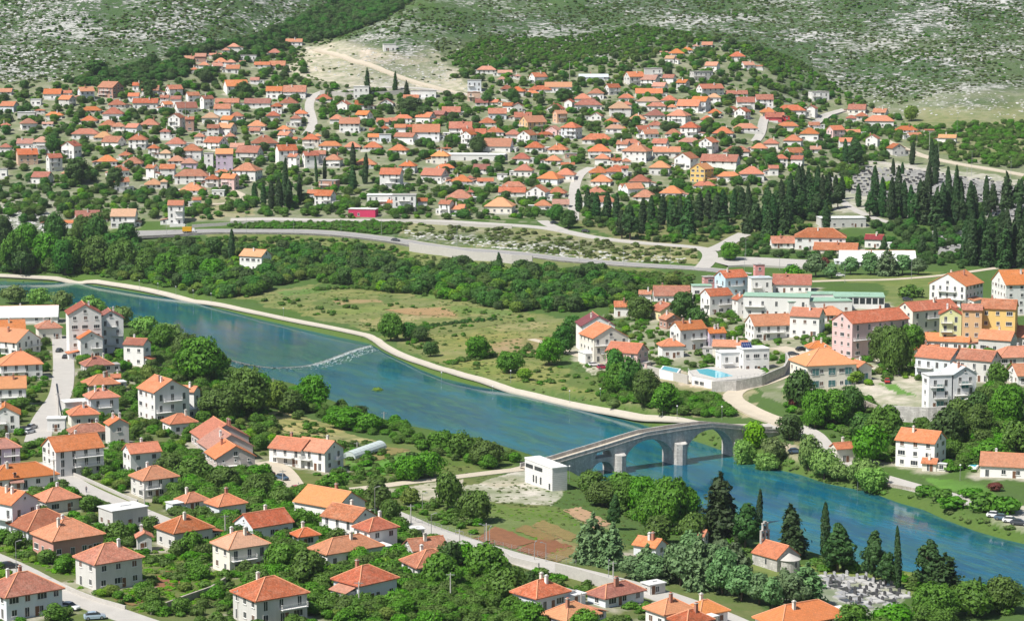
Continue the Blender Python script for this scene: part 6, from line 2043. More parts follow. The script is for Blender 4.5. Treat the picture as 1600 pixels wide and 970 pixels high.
# tower of the restaurant, warehouse by the bend, hall on the spur
def warehouse():
    for nm, (a0, a1, b0, b1), lab in (('warehouse', (-20, 96, 477, 506), 'white sheet roofed warehouse on the bank behind the gabled houses'), ('hilltop_block', (597, 620, 68, 80), 'small white block on the bare scree spur')):
        H(a0, a1, b0, b1, 'f' if nm != 'warehouse' else 'g', 'w', 'w', 1, 8, label=lab, name=nm)
warehouse()

# ------------------------------------------------------------------ walls, fences, pools, greenhouse
def wall_line(name, pts, h, th, mat, label, cat='wall', z_extra=0.0, group=None):
    P = resample([ground(x, y)[:2] for x, y in pts], 1.5)
    z = np.array([hz(a, b) for a, b in P])
    o = P[0]
    T = np.gradient(P, axis=0); T /= np.linalg.norm(T, axis=1)[:, None]
    V, Fq = [], []
    for i in range(len(P)):
        n_ = np.array([-T[i, 1], T[i, 0]]) * th / 2
        for s, u in ((1, -1.5), (1, h), (-1, h), (-1, -1.5)):
            V.append((P[i, 0] - o[0] + n_[0] * s, P[i, 1] - o[1] + n_[1] * s, z[i] - z[0] + u + z_extra))
    for i in range(len(P) - 1):
        for j in range(4):
            Fq.append((i * 4 + j, i * 4 + (j + 1) % 4, (i + 1) * 4 + (j + 1) % 4, (i + 1) * 4 + j))
    n = len(P) * 4
    Fq += [(0, 1, 2, 3), (n - 1, n - 2, n - 3, n - 4)]
    ob = link(name, mesh(name, V, Fq, mat), loc=(o[0], o[1], z[0]))
    setp(ob, label, cat, group); THINGS.append(ob)
    return ob
wall_line('retaining_wall', [(1112, 612), (1150, 611), (1190, 603), (1225, 588), (1232, 575), (1228, 566)], 3.6, .6, M_STONE2, 'curved pale stone retaining wall round the modern villa')
wall_line('retaining_wall', [(1380, 655), (1410, 658), (1450, 660), (1490, 656), (1512, 645)], 4.6, .8, M_STONE2, 'tall pale stone retaining wall below the unfinished house')
wall_line('retaining_wall', [(1310, 628), (1340, 634), (1376, 650)], 2.6, .6, M_RUBBLE, 'stepped rubble wall below the villa garden')
wall_line('retaining_wall', [(1012, 584), (1040, 592), (1075, 600)], 3.0, .5, M_CONC, 'grey wall of columns holding the first pool above the slope')
wall_line('retaining_wall', [(640, 392), (690, 399), (740, 407), (800, 412), (832, 413)], 4.2, .6, M_CONC, 'long grey concrete wall that carries the main road')
wall_line('garden_wall', [(1020, 600), (1026, 604)], .6, .4, M_CONC, 'short low wall stub below the first pool')
wall_line('garden_wall', [(790, 872), (800, 880), (842, 890)], 1.6, .4, M_CONC, 'pale wall edging the side lane off the near road')
wall_line('garden_wall', [(868, 897), (900, 905), (940, 917), (975, 927)], 2.6, .4, M_CONC, 'tall pale wall between the near road and weathered red roofs')
wall_line('garden_wall', [(700, 850), (735, 864), (770, 876), (782, 880)], 1.6, .4, M_CONC, 'pale wall on the lower side of the near road')
wall_line('garden_wall', [(1345, 748), (1395, 761), (1450, 772)], .9, .4, M_RUBBLE, 'low rubble wall along the hedge of the riverside villa')
wall_line('garden_wall', [(236, 960), (290, 940), (330, 926), (352, 912)], 1.5, .45, M_RUBBLE, 'mossy stone wall rising beside the vine garden')
wall_line('garden_wall', [(112, 742), (150, 758), (190, 776), (215, 786)], .9, .3, M_CONC, 'low garden wall along the lane by the pyramid roof')
wall_line('garden_wall', [(60, 905), (100, 921), (150, 940), (196, 953)], 1.0, .3, M_CONC, 'low wall along the street of the white car')
wall_line('garden_wall', [(95, 655), (90, 630), (86, 600)], 1.2, .3, M_CONC, 'garden wall along the street of parked cars')
wall_line('cemetery_wall', [(1345, 254), (1380, 256), (1420, 262), (1470, 272), (1540, 286), (1600, 299)], 1.2, .4, M_CONC, 'long pale wall along the top of the cemetery')
wall_line('cemetery_wall', [(1455, 372), (1480, 368), (1505, 366)], 2.0, .4, M_CONC, 'short pale wall at the foot of the cypress clump')
wall_line('roadside_wall', [(620, 347), (680, 351), (745, 355), (800, 357)], 1.6, .4, M_CONC, 'pale wall edging the upper road below the houses')
wall_line('roadside_wall', [(300, 356), (360, 352), (420, 350)], 1.6, .4, M_CONC, 'pale wall below the gravel lane and tall narrow house')
wall_line('terrace_wall', [(500, 148), (540, 152), (600, 150), (640, 147)], 3.0, .6, M_CONC, 'grey wall under the bare scree behind the white box house')
def pool(pts, label, h=.5):
    x, y, z = ground(*pts[0])
    P = [at_z(px, py, z + h) for px, py in pts]
    root = empty('swimming_pool', (P[0][0], P[0][1], z), 0, label, 'pool')
    loc = np.array([(a - P[0][0], b - P[0][1]) for a, b in P]); c = loc.mean(0)
    MB().prism([tuple(c + (p - c) * 1.0) for p in loc], -2, h, 0).link('basin', M_WHITE, root)
    MB().prism([tuple(c + (p - c) * .86) for p in loc], h - .2, h + .03, 0).link('pool_water', M_POOL, root)
pool([(1030, 578), (1058, 584), (1064, 576), (1036, 571)], 'narrow blue pool above the wall of columns', 2.6)
pool([(1496, 722), (1525, 730), (1533, 723), (1504, 715)], 'turquoise garden pool beside the villa of low gables')
def greenhouse():
    x, y, z = ground(545, 716); x2, y2, _ = ground(594, 703)
    L = math.hypot(x2 - x, y2 - y); rot = math.atan2(y2 - y, x2 - x)
    root = empty('tunnel_greenhouse', (x, y, z), rot, 'low pale plastic tunnel greenhouse beside the green plot', 'greenhouse')
    mb = MB(); n = 8
    prof = [(2.2 * math.cos(math.pi * i / n), 2.0 * math.sin(math.pi * i / n)) for i in range(n + 1)]
    mb.add([(0, a, b) for a, b in prof] + [(L, a, b) for a, b in prof], [(i, i + 1, n + 2 + i, n + 1 + i) for i in range(n)] + [tuple(range(n + 1)), tuple(range(2 * n + 1, n, -1))])
    m, nt, b = nodes('milky_plastic', .35, .5); b.inputs['Base Color'].default_value = (.55, .62, .60, 1)
    mb.link('plastic_cover', m, root)
    mb = MB()
    for k in range(9):
        X = L * k / 8
        for (a, c), (d, e) in zip(prof[:-1], prof[1:]):
            mb.tube((X, a * 1.01, c * 1.01), (X, d * 1.01, e * 1.01), .05, .05, 4)
    mb.link('frame', M_GALV, root)
greenhouse()

# ------------------------------------------------------------------ cars, lorry, people
def paint(c):
    m, nt, b = nodes('car_paint', .3, .5); b.inputs['Base Color'].default_value = (*c, 1); b.inputs['Coat Weight'].default_value = .5
    return m
PAINT = {'white': paint((.75, .75, .75)), 'dark grey': paint((.05, .055, .065)), 'silver': paint((.42, .44, .46)), 'red': paint((.45, .03, .035)), 'slate blue': paint((.07, .11, .16)), 'black': paint((.02, .02, .022)), 'crimson': paint((.32, .02, .06)), 'pale blue': paint((.33, .42, .50))}
M_TYRE = simple('tyre', (.025, .025, .025), .9)
def loft(secs):
    """secs: list of (x, half width, z low, z high)"""
    V, Fq = [], []
    for x, w, a, b in secs:
        V += [(x, -w, a), (x, w, a), (x, w * .96, a + (b - a) * .6), (x, w * .84, b), (x, -w * .84, b), (x, -w * .96, a + (b - a) * .6)]
    k = 6
    for i in range(len(secs) - 1):
        Fq += [(i * k + j, (i + 1) * k + j, (i + 1) * k + (j + 1) % k, i * k + (j + 1) % k) for j in range(k)]
    return V, Fq + [tuple(range(k)), tuple(range(len(secs) * k - 1, (len(secs) - 1) * k - 1, -1))]
_bv = loft([(-2.1, .72, .35, .78), (-1.95, .84, .25, .92), (-.9, .87, .22, .95), (.7, .87, .22, .94), (1.5, .84, .24, .84), (2.0, .76, .28, .72), (2.1, .66, .34, .62)])
_gv = loft([(-1.75, .70, .92, .98), (-1.35, .72, .92, 1.38), (-.3, .72, .93, 1.45), (.35, .71, .93, 1.38), (1.1, .68, .90, .95)])
_rv = loft([(-1.3, .60, 1.385, 1.41), (-.3, .62, 1.452, 1.485), (.3, .60, 1.39, 1.42)])
GLASSME = mesh('cabin_glass', *_gv, M_GLASS)
def wheel_me():
    mb = MB(); mb.tube((0, -.1, 0), (0, .1, 0), .32, .32, 12, 0); mb.tube((0, -.115, 0), (0, .115, 0), .18, .18, 8, 1)
    return mb.me('wheel', [M_TYRE, M_GALV])
WHEEL = wheel_me()
BODYME = {k: mesh('car_body', *_bv, m) for k, m in PAINT.items()}
ROOFME = {k: mesh('car_roof', *_rv, m) for k, m in PAINT.items()}
def car(px, py, deg, colour, label, suv=1.0):
    x, y, z = ground(px, py)
    rg_ = road_gap(np.array([x]), np.array([y]))[0]
    root = empty('parked_car', (x, y, z + .13), R(deg), label, 'car', 'parked cars')
    root.scale = (1.05, 1.05, 1.05 * suv)
    link('body', BODYME[colour], root); link('window', GLASSME, root); link('cabin_roof', ROOFME[colour], root)
    for a in (-1.3, 1.3):
        for b in (-.8, .8):
            link('wheel', WHEEL, root, loc=(a, b, .32))
CARS = [(93, 550, 80, 'dark grey', 'dark car parked before the tall white apartments, the farther of two'), (103, 560, 82, 'black', 'black car parked before the garage of the white gable house'),
 (50, 670, 70, 'silver', 'silver car by the plain white gable house, nose to the street'), (46, 677, 65, 'white', 'white car by the plain white gable house, closer to the rubble'),
 (14, 888, 20, 'black', 'black car half out of the picture beside the street lamp'), (109, 952, -25, 'white', 'white hatchback parked on the verge beside the mottled red roof'),
 (148, 967, 15, 'pale blue', 'blue grey car under leaves below the white hatchback'), (419, 742, -40, 'red', 'red car parked behind the terraced gables'),
 (441, 749, -50, 'slate blue', 'slate blue car on the driveway of the double house'), (463, 768, -60, 'crimson', 'crimson car at the end of the driveway'),
 (618, 377, -12, 'dark grey', 'dark car driving on the main road'), (928, 572, 20, 'white', 'white car in the yard of the cream house'), (942, 576, 20, 'crimson', 'crimson car in the yard before the pink house'),
 (1243, 708, 8, 'slate blue', 'slate blue estate car at the bend by the bridge'), (1386, 598, 85, 'red', 'red car parked in the courtyard of the large villa'), (1388, 585, 85, 'black', 'dark car behind the red one in the villa courtyard'),
 (1239, 556, 10, 'dark grey', 'dark car parked uphill of the modern villa'), (1418, 470, 5, 'dark grey', 'dark car on the grass beside the sports hall'),
 (1555, 808, -20, 'white', 'white car at the head of the riverside row'), (1567, 812, -20, 'slate blue', 'slate blue car between two white ones in the riverside row'), (1580, 816, -20, 'white', 'white car in the middle of the riverside row'), (1592, 820, -20, 'dark grey', 'dark car in the riverside row cut by the picture edge'),
 (1000, 902, -20, 'silver', 'silver car in the shade of the silver cedars'), (1236, 418, 5, 'silver', 'silver car in the car park behind the school'), (866, 350, 30, 'dark grey', 'dark car at the junction of the upper road'),
 (915, 363, -20, 'black', 'black car on the upper road below the cypresses'), (1145, 388, 0, 'white', 'white van like car by the roundabout'), (1252, 548, 30, 'black', 'black car turning into the lane above the modern villa'),
 (1312, 432, 10, 'white', 'white car on the track behind the sports hall'), (1544, 300 - 20, -12, 'white', 'white car on the cemetery road')]
for c_ in CARS: car(*c_)
def lorry():
    x, y, z = ground(295, 365)
    root = empty('delivery_lorry', (x, y, z + .35), R(2), 'yellow delivery lorry driving on the main road', 'lorry')
    yel = paint((.72, .38, .02))
    MB().box(-3.2, 1.6, -1.2, 1.2, .9, 3.2).link('cargo_box', yel, root)
    V, Fq = loft([(1.7, 1.1, .6, 2.5), (2.2, 1.1, .6, 2.6), (3.0, 1.1, .5, 2.3), (3.4, 1.05, .5, 1.5)])
    link('cab', mesh('cab', V, Fq, PAINT['white']), root)
    MB().box(-3.2, 1.7, -.9, .9, .6, .88).link('chassis', M_DARK, root)
    MB().box(2.95, 3.22, -.85, .85, 1.62, 2.15).link('windscreen', M_GLASS, root)
    for a in (-2.2, -1.2, 2.5):
        for b in (-1.0, 1.0): link('wheel', WHEEL, root, loc=(a, b, .5), scl=(1.6, 1.3, 1.6))
lorry()
def person(px, py, shirt, label, stride=.25):
    x, y, z = ground(px, py)
    mats = []
    for nm, c in (('skin', (.45, .28, .2)), ('shirt', shirt), ('trousers', (.05, .06, .09)), ('hair', (.03, .02, .015))):
        m, nt, b = nodes(nm, .8, .2); b.inputs['Base Color'].default_value = (*c, 1); mats.append(m)
    J = {'pelvis': (0, 0, .95), 'chest': (0, 0, 1.32), 'neck': (0, 0, 1.5), 'head': (0, -.02, 1.62), 'crown': (0, 0, 1.76)}
    V = [(0, 0, .95), (0, 0, 1.15), (0, 0, 1.36), (0, 0, 1.5), (0, -.02, 1.62), (0, 0, 1.75)]
    rad = [.15, .13, .16, .06, .105, .06]; E = [(0, 1), (1, 2), (2, 3), (3, 4), (4, 5)]
    for s in (-1, 1):
        b = len(V)
        V += [(s * .1, 0, .88), (s * .11, -s * stride * .5, .48), (s * .11, -s * stride, .08), (s * .11, -s * stride - .16, .04)]; rad += [.1, .075, .05, .045]
        E += [(0, b), (b, b + 1), (b + 1, b + 2), (b + 2, b + 3)]
        b = len(V)
        V += [(s * .2, 0, 1.4), (s * .25, s * stride * .3, 1.12), (s * .25, s * stride * .5 - .08, .86), (s * .25, s * stride * .5 - .1, .76)]; rad += [.065, .05, .04, .035]
        E += [(2, b), (b, b + 1), (b + 1, b + 2), (b + 2, b + 3)]
    me = bpy.data.meshes.new('person'); me.from_pydata(V, E, [])
    for m in mats: me.materials.append(m)
    tmp = link('person', me)
    md = tmp.modifiers.new('skin', 'SKIN'); tmp.modifiers.new('sub', 'SUBSURF').levels = 1
    for i, v in enumerate(me.skin_vertices[0].data): v.radius = (rad[i], rad[i])
    me.skin_vertices[0].data[0].use_root = True
    dg = bpy.context.evaluated_depsgraph_get()
    nm = bpy.data.meshes.new_from_object(tmp.evaluated_get(dg))
    bpy.data.objects.remove(tmp)
    nm.materials.clear()
    for m in mats: nm.materials.append(m)
    for p in nm.polygons:
        c = p.center
        p.material_index = 3 if c.z > 1.68 else 0 if c.z > 1.47 or (abs(c.x) > .2 and c.z < 1.1) else 1 if c.z > .98 or abs(c.x) > .2 else 2
        p.use_smooth = True
    o = link('person', nm, loc=(x, y, z + .14), rot=random.uniform(0, 6))
    setp(o, label, 'person'); THINGS.append(o)
person(1229, 664, (.05, .05, .06), 'person in dark clothes standing at the far end of the bridge')
person(1233, 672, (.5, .5, .5), 'person in pale top walking where the lane meets the river road')
person(1166, 606, (.6, .6, .6), 'person in pale shirt walking below the curved stone wall')
person(135, 770, (.1, .1, .12), 'person in dark top walking along the lane by the garden')

def wire_fence(pts, label):
    P = resample([ground(x, y)[:2] for x, y in pts], 3.0)
    o = P[0]; z0 = hz(*o)
    root = empty('wire_fence', (o[0], o[1], z0), 0, label, 'fence')
    Q = [Vector((p[0] - o[0], p[1] - o[1], hz(*p) - z0)) for p in P][:60]
    pm = MB(); pm.tube((0, 0, -.4), (0, 0, 1.5), .05, .05, 5); pm = pm.me('post', [M_GALV])
    for q in Q: link('post', pm, root, loc=q)
    mb = MB()
    for a, b in zip(Q[:-1], Q[1:]):
        for h_ in (.3, .7, 1.1, 1.45): mb.tube(a + Vector((0, 0, h_)), b + Vector((0, 0, h_)), .02, .02, 4)
    mb.link('wire', M_GALV, root)
wire_fence([(640, 812), (700, 832), (760, 850), (840, 870), (900, 884)], 'wire fence on posts between the near road and the tilled plots')
wire_fence([(410, 690), (500, 728), (545, 742)], 'wire fence below the white double house')
# ------------------------------------------------------------------ poles and lamps
def lamp_meshes(h):
    mb = MB(); mb.tube((0, 0, -.5), (0, 0, h), .09, .06, 6); a = mb.me('pole', M_GALV)
    mb = MB(); mb.tube((0, 0, h - .05), (.9, 0, h + .25), .04, .04, 5); mb.box(.7, 1.35, -.14, .14, h + .2, h + .34); b = mb.me('lamp_head', M_GALV)
    return a, b
def globe_meshes(h):
    mb = MB(); mb.tube((0, 0, -.5), (0, 0, h), .07, .05, 6); a = mb.me('pole', M_GALV)
    mb = MB()
    for i in range(6):
        z0, z1 = -1 + i / 3, -1 + (i + 1) / 3
        mb.tube((0, 0, h + .25 + .26 * z0), (0, 0, h + .25 + .26 * z1), max(.02, .26 * math.sqrt(max(0, 1 - z0 * z0))), max(.02, .26 * math.sqrt(max(0, 1 - z1 * z1))), 8, cap=i in (0, 5))
    return a, mb.me('lamp_globe', M_WHITE)
GL = globe_meshes(4.0)
def lamp(px, py, top=None, kind_='street', label=None, group=None):
    x, y, z = ground(px, py); s = scale_at(y, z)
    if kind_ == 'globe':
        root = empty('path_lamp', (x, y, z), random.uniform(0, 6), label, 'lamp', group); link('pole', GL[0], root); link('lamp_globe', GL[1], root)
    elif kind_ == 'street':
        root = empty('street_lamp', (x, y, z), random.choice((0, 3.1, 1.2, -1.5)), label, 'street lamp', group)
        a, b = lamp_meshes(max(4, (py - top) / s - .3)); link('pole', a, root); link('lamp_head', b, root)
    else:
        h = (py - top) / s
        root = empty('utility_pole', (x, y, z), random.uniform(-.4, .4), label, 'pole', group)
        mb = MB(); mb.tube((0, 0, -.5), (0, 0, h), .17, .11, 7); mb.link('pole', M_CONC, root)
        mb = MB(); mb.box(-.9, .9, -.06, .06, h - .5, h - .36); mb.link('crossarm', M_GALV, root)
for px, py in ((218, 452), (247, 457), (275, 462), (302, 468), (330, 473), (443, 497), (690, 600), (770, 622), (798, 598), (890, 630), (938, 627), (1035, 651), (1058, 655), (1128, 656), (890, 752), (1340, 770), (1500, 750)):
    lamp(px, py, None, 'globe')
for px, py, t in ((260, 366, 342), (385, 366, 332), (459, 365, 340), (533, 367, 345), (596, 368, 341), (714, 386, 351), (905, 408, 370), (974, 413, 385), (1047, 418, 388), (1165, 408, 372), (1218, 422, 400), (1163, 425, 395), (1320, 442, 405), (1424, 437, 398), (1466, 265, 215), (1518, 276, 235), (1579, 288, 245), (1432, 243, 198), (1495, 220, 180), (26, 910, 842), (757, 866, 817), (674, 848, 800), (586, 830, 758), (853, 878, 846), (951, 908, 872), (765, 852, 822), (467, 778, 758), (1106, 967, 938), (835, 875, 846), (660, 795, 788)):
    lamp(px, py, t, 'street')
for px, py, t in ((642, 818, 787), (704, 946, 893), (958, 908, 876), (718, 855, 826), (92, 660, 613), (558, 700, 690), (226, 800, 762), (352, 842, 803), (442, 762, 733), (372, 968, 920), (561, 958, 906), (760, 850, 816), (85, 760, 716), (908, 960, 925), (600, 662, 643), (427, 612, 590), (1510, 310, 262), (1452, 238, 205), (290, 188, 160), (890, 140, 96), (850, 155, 140), (1335, 965, 935)):
    lamp(px, py, t, 'pole')
# ------------------------------------------------------------------ trees that stand out one by one: picture foot, width, height
def L_(s): return [tuple(float(v) for v in t.split(',')) for t in s.split()]
TL = {
'c': '''412,322,9,35 424,327,10,44 444,322,11,74 436,330,12,52 452,327,11,46 468,319,9,46 398,318,10,32 361,409,10,50 570,288,10,48 552,264,10,40 507,283,6,36 495,286,5,42 552,300,12,40
 905,332,11,36 918,336,10,42 933,342,11,40 948,344,12,44 962,348,11,46 1002,366,12,56 1018,350,11,44 1034,352,12,46 1048,358,12,48 1062,352,11,44 1092,350,12,50 1106,346,12,48 1118,352,12,50 1131,342,13,46 1146,344,12,48 1160,340,12,46
 1172,352,12,62 1196,372,13,56 1210,366,13,62 1222,352,12,70 1234,346,12,74 1246,338,12,78 1256,330,11,72 1266,330,12,66 1276,322,11,62 1286,330,11,56 1296,318,11,48 1306,318,10,44 1316,312,10,36 1342,324,9,36 1333,262,10,44 1322,256,9,38
 1368,336,14,76 1380,340,13,62 1392,344,13,66 1403,336,13,76 1414,342,13,60 1425,344,13,54 1437,348,13,66 1448,338,14,84 1457,262,9,44 1462,290,11,62 1472,352,13,66 1484,350,12,88 1493,352,12,92 1503,352,12,72 1515,352,14,68 1524,348,12,58 1541,338,11,62
 1396,276,6,28 1410,276,6,22 1425,258,9,36 1508,414,14,76 1520,416,15,86 1534,414,14,82 1548,414,15,80 1562,416,15,90 1575,418,15,92 1588,416,15,104 1600,416,15,90 1462,392,8,40 1185,832,10,68 1290,872,13,88 1404,920,12,100 1523,950,11,48 1531,953,11,52 1292,362,11,44''',
'n': '''985,376,28,62 972,374,20,50 1076,374,27,64 1182,372,28,62 1168,366,22,48 1200,340,22,52 1225,366,24,56 1446,352,28,62 1466,356,28,58 1430,352,24,54 1360,340,20,46 1498,352,24,60 1550,342,20,62 1574,330,26,56 1592,330,26,56
 1128,848,58,106 1166,858,52,80 1240,872,56,78 1311,896,54,86 1368,912,46,90 1386,918,40,62 1450,918,48,82 1478,926,54,58 961,828,24,62 574,152,14,42 617,142,9,28 635,150,11,22 1277,340,24,40 1337,264,30,50 780,422,12,30 1440,404,16,40 1380,404,14,40 1290,330,22,52 925,338,24,40 1055,362,26,46 1125,352,26,46 1200,378,26,50 1215,352,28,60 1248,346,30,60 1274,338,28,54 1310,326,22,40 1518,416,26,60 1545,418,26,60 1572,420,28,64 1600,420,30,70''',
's': '''925,882,54,76 955,888,54,66 1010,908,52,54 1052,906,42,58 1080,916,58,92 1112,922,58,82 1148,930,58,84 1188,946,50,56 1226,944,36,60 1262,948,58,64 1034,912,44,40 1128,900,50,64 1276,434,38,42 1330,430,32,30 1362,430,36,38 1388,432,38,42 1412,430,34,36 1436,430,28,30 1300,436,24,26 1065,918,56,76 1096,924,58,84 1130,932,56,80 1160,942,52,66 1208,954,44,54 1240,950,50,60 1020,912,50,48 985,905,40,40''',
'b': '''1000,786,50,42 1035,800,56,52 1070,815,60,56 970,775,46,36 925,772,44,36 1085,850,50,50 1030,850,50,44 310,602,92,78 384,652,82,82 345,660,72,54 402,634,60,52 288,566,50,46 250,548,46,42 486,642,56,58 456,646,40,36 540,672,62,36 575,676,42,30 700,798,46,62 742,818,56,52 1050,834,76,92 1004,806,60,60 1020,832,62,72 942,794,60,44 975,800,60,52 610,534,40,46 745,562,46,38 796,584,50,34 858,572,46,46
 1142,408,36,30 1240,440,30,26 1000,502,46,40 1280,600,20,18 1402,588,56,84 1380,570,50,64 1425,555,44,52 1305,668,56,58 1275,672,50,62 1385,700,66,70 1362,728,52,62 1540,640,34,36 1560,606,32,40 1530,690,60,60 1575,670,60,70 1500,670,46,46 1590,720,50,60 1548,730,50,40 970,620,52,58 1010,640,50,62 1040,650,44,48 
 120,860,60,44 180,850,40,34 440,905,58,56 480,920,60,60 395,880,46,50 300,870,36,40 560,860,40,30 760,910,64,60 720,890,50,44 790,940,60,50 690,926,60,62 350,770,60,40 400,790,60,50 440,800,44,40 470,830,40,36 300,760,56,44 265,745,40,36 520,772,44,30 590,800,50,50 610,825,36,46 640,752,46,40 670,748,48,42 720,715,44,40 760,730,56,44 690,705,40,32
 150,430,56,64 190,432,56,62 110,428,50,60 70,424,50,62 230,436,50,50 20,432,46,66 40,402,44,50 125,392,40,50 260,440,44,46 290,440,46,44 330,440,44,38 1462,968,76,56 1520,965,70,55 1570,960,70,60 1400,985,60,40 1335,985,54,40''',
'k': '''86,400,44,60 150,396,42,56 198,400,42,54 100,436,44,60 0,400,40,60 30,436,44,50 176,420,50,60 1070,500,46,48 1090,520,36,40 640,532,30,28 656,534,28,24 672,558,26,26 1235,690,44,44 1250,640,44,60 1330,650,50,46 960,600,36,60 985,620,40,66 870,345,30,26 888,358,34,32 1420,712,66,46 1352,690,48,46 1480,700,50,60 1530,655,36,40 700,902,46,56 828,925,30,36 372,872,48,56 560,656,30,24 645,745,40,36
 880,555,40,50 905,540,36,44 895,525,30,32 1206,262,22,22 1150,250,24,22 1060,300,24,20 985,250,20,18 640,180,40,28 660,190,36,24 760,165,22,20 800,160,26,22 880,160,30,22 570,172,30,24 745,240,30,26 120,290,50,44 180,300,40,40 80,240,30,30 230,150,34,26 150,120,40,24 380,150,26,22 320,130,26,20 280,250,24,20 460,180,24,18''',
'y': '''430,640,40,44 1180,706,36,44 1050,448,24,20 1320,300,28,22 1335,600,30,22 590,620,20,14 230,600,24,30 1060,905,22,20 1425,190,22,24 1390,300,20,16 640,790,34,26 660,735,28,20 820,595,26,20 470,905,30,26''',
'w': '''1210,730,40,44 1165,735,34,46 1200,745,44,34 1265,740,42,58 1290,756,52,50 1350,765,50,44 1365,778,56,46 1310,760,44,32 1160,725,30,40 960,640,20,14 1395,655,34,22 60,480,40,30 20,476,44,30 95,486,40,34 140,500,46,38 185,512,44,36 225,526,44,34 260,540,44,38''',
'h': '''1490,800,46,20 1520,780,40,16 1540,800,50,26 1575,805,50,28 1450,776,38,16 1475,784,40,18 1425,466,44,18 1350,472,30,14 1180,440,30,12 180,738,16,22 155,735,18,18 135,745,18,14 165,742,20,16 190,770,13,14 180,764,12,12''',
'x': '''1240,640,14,20 1555,768,22,14 1290,420,14,18''',
}
for code, s in TL.items():
    for t in L_(s):
        if code == 'c' and 860 < t[0] < 1330 and t[1] > 300 or code == 'c' and t[1] > 390 and t[0] > 1490 and t[1] < 430: t = (t[0], t[1], t[2] * 1.12, t[3])
        elif code == 'c' and 1330 < t[0] < 1620 and t[1] < 400: t = (t[0], t[1], t[2] * 1.05, t[3])
        tree(code, *t)
# ------------------------------------------------------------------ what leaves room
HX_ = np.array([h['cx'] for h in HOUSES]); HY_ = np.array([h['cy'] for h in HOUSES]); HW_ = np.array([h['W'] for h in HOUSES]) / 2; HD_ = np.array([h['D'] for h in HOUSES]) / 2; HR_ = np.array([h['rot'] for h in HOUSES])
def house_gap(X, Y):
    """Rough distance from a point to the closest house wall (negative inside)."""
    best = np.full(len(X), 1e9)
    for i in range(len(HX_)):
        dx, dy = X - HX_[i], Y - HY_[i]
        m = (np.abs(dx) < 40) & (np.abs(dy) < 40)
        if not m.any(): continue
        c, s = math.cos(-HR_[i]), math.sin(-HR_[i])
        u = np.abs(dx[m] * c - dy[m] * s) - HW_[i]; v = np.abs(dx[m] * s + dy[m] * c) - HD_[i]
        d = np.where((u > 0) & (v > 0), np.hypot(u, v), np.maximum(u, v))
        best[m] = np.minimum(best[m], d)
    return best
def sample(poly, n, seed, jitter=True):
    """Points of the land inside a picture outline, evenly per square metre."""
    rg = np.random.default_rng(seed)
    xs = [p[0] for p in poly]; ys = [p[1] for p in poly]
    G = [ground(x, y) for x in np.linspace(min(xs), max(xs), 9) for y in np.linspace(min(ys), max(ys), 9)]
    G = np.array(G)
    out = []
    tries = 0
    while len(out) < n and tries < 30:
        tries += 1
        Y = rg.uniform(G[:, 1].min(), G[:, 1].max(), n * 2)
        px = rg.uniform(min(xs), max(xs), n * 2)
        keep = rg.uniform(0, 1, n * 2) < Y / G[:, 1].max()
        X = (px - HX) / F * Y
        Z = height(X, Y)
        qx, qy = project(X, Y, Z)
        ok = in_poly(qx, qy, poly) & keep
        out += list(zip(X[ok], Y[ok], Z[ok]))
    return np.array(out[:n])
SCREE = [(490, 74), (560, 58), (655, 56), (705, 98), (740, 144), (640, 144), (540, 136), (460, 112)]
GRAVES = [(1255, 895), (1345, 895), (1430, 925), (1415, 962), (1300, 948)]
FRONT = [(1366, 596), (1540, 600), (1530, 672), (1372, 668)]
PLOTS = [(735, 842), (800, 815), (880, 820), (905, 850), (880, 878), (800, 860)]
RKC = [None]
def mass(name, code, poly, n, w, hw, seed, hgap=1.5, rgap=1.5, rivgap=2.5, tallcheck=True, patch=None):
    P = sample(poly, n, seed)
    rg = np.random.default_rng(seed + 99)
    W = rg.uniform(w[0], w[1], len(P))
    ok = (house_gap(P[:, 0], P[:, 1]) > hgap + W * .4) & (road_gap(P[:, 0], P[:, 1]) > rgap + W * .4)
    qx, qy = project(P[:, 0], P[:, 1], P[:, 2])
    ok &= ~(in_poly(qx, qy, SCREE) & (rg.uniform(0, 1, len(P)) < (.88 if code is not RKC[0] else .3)))
    ok &= ~in_poly(qx, qy, GRAVES)
    ok &= ~(in_poly(qx, qy, FRONT) & (W > 1.6))
    ok &= ~in_poly(qx, qy, PLOTS) | (name == 'vegetable_rows')
    nearw = P[:, 1] < 1250
    sd = np.full(len(P), 99.); sd[nearw] = poly_sd(P[nearw, 0], P[nearw, 1], RIV)
    ok &= sd > rivgap
    if patch is not None:
        ok &= fbm(P[:, 0] / patch[0], P[:, 1] / patch[0], seed, 3) > patch[1] + rg.uniform(-.08, .08, len(P))
    P, W = P[ok], W[ok]
    if len(P) == 0: return
    return scatter(name, code, np.stack([P[:, 0], P[:, 1], P[:, 2] - .2, W, rg.uniform(hw[0], hw[1], len(P))], 1), seed)
WOOD = [(-60, 390), (60, 384), (200, 392), (300, 390), (420, 388), (560, 398), (640, 414), (720, 424), (830, 424), (930, 432), (1000, 442), (985, 470), (900, 488), (800, 488), (740, 474), (640, 460), (560, 452), (490, 438), (430, 446), (400, 464), (330, 468), (250, 450), (150, 434), (60, 430), (-60, 428)]
mass('woodland', 'k', WOOD, 430, (5, 9), (.75, 1.1), 1)
mass('woodland', 'b', WOOD, 560, (3.5, 7.5), (.7, 1.05), 2)
mass('undergrowth', 'u', WOOD, 900, (2, 4.5), (.6, .9), 3)
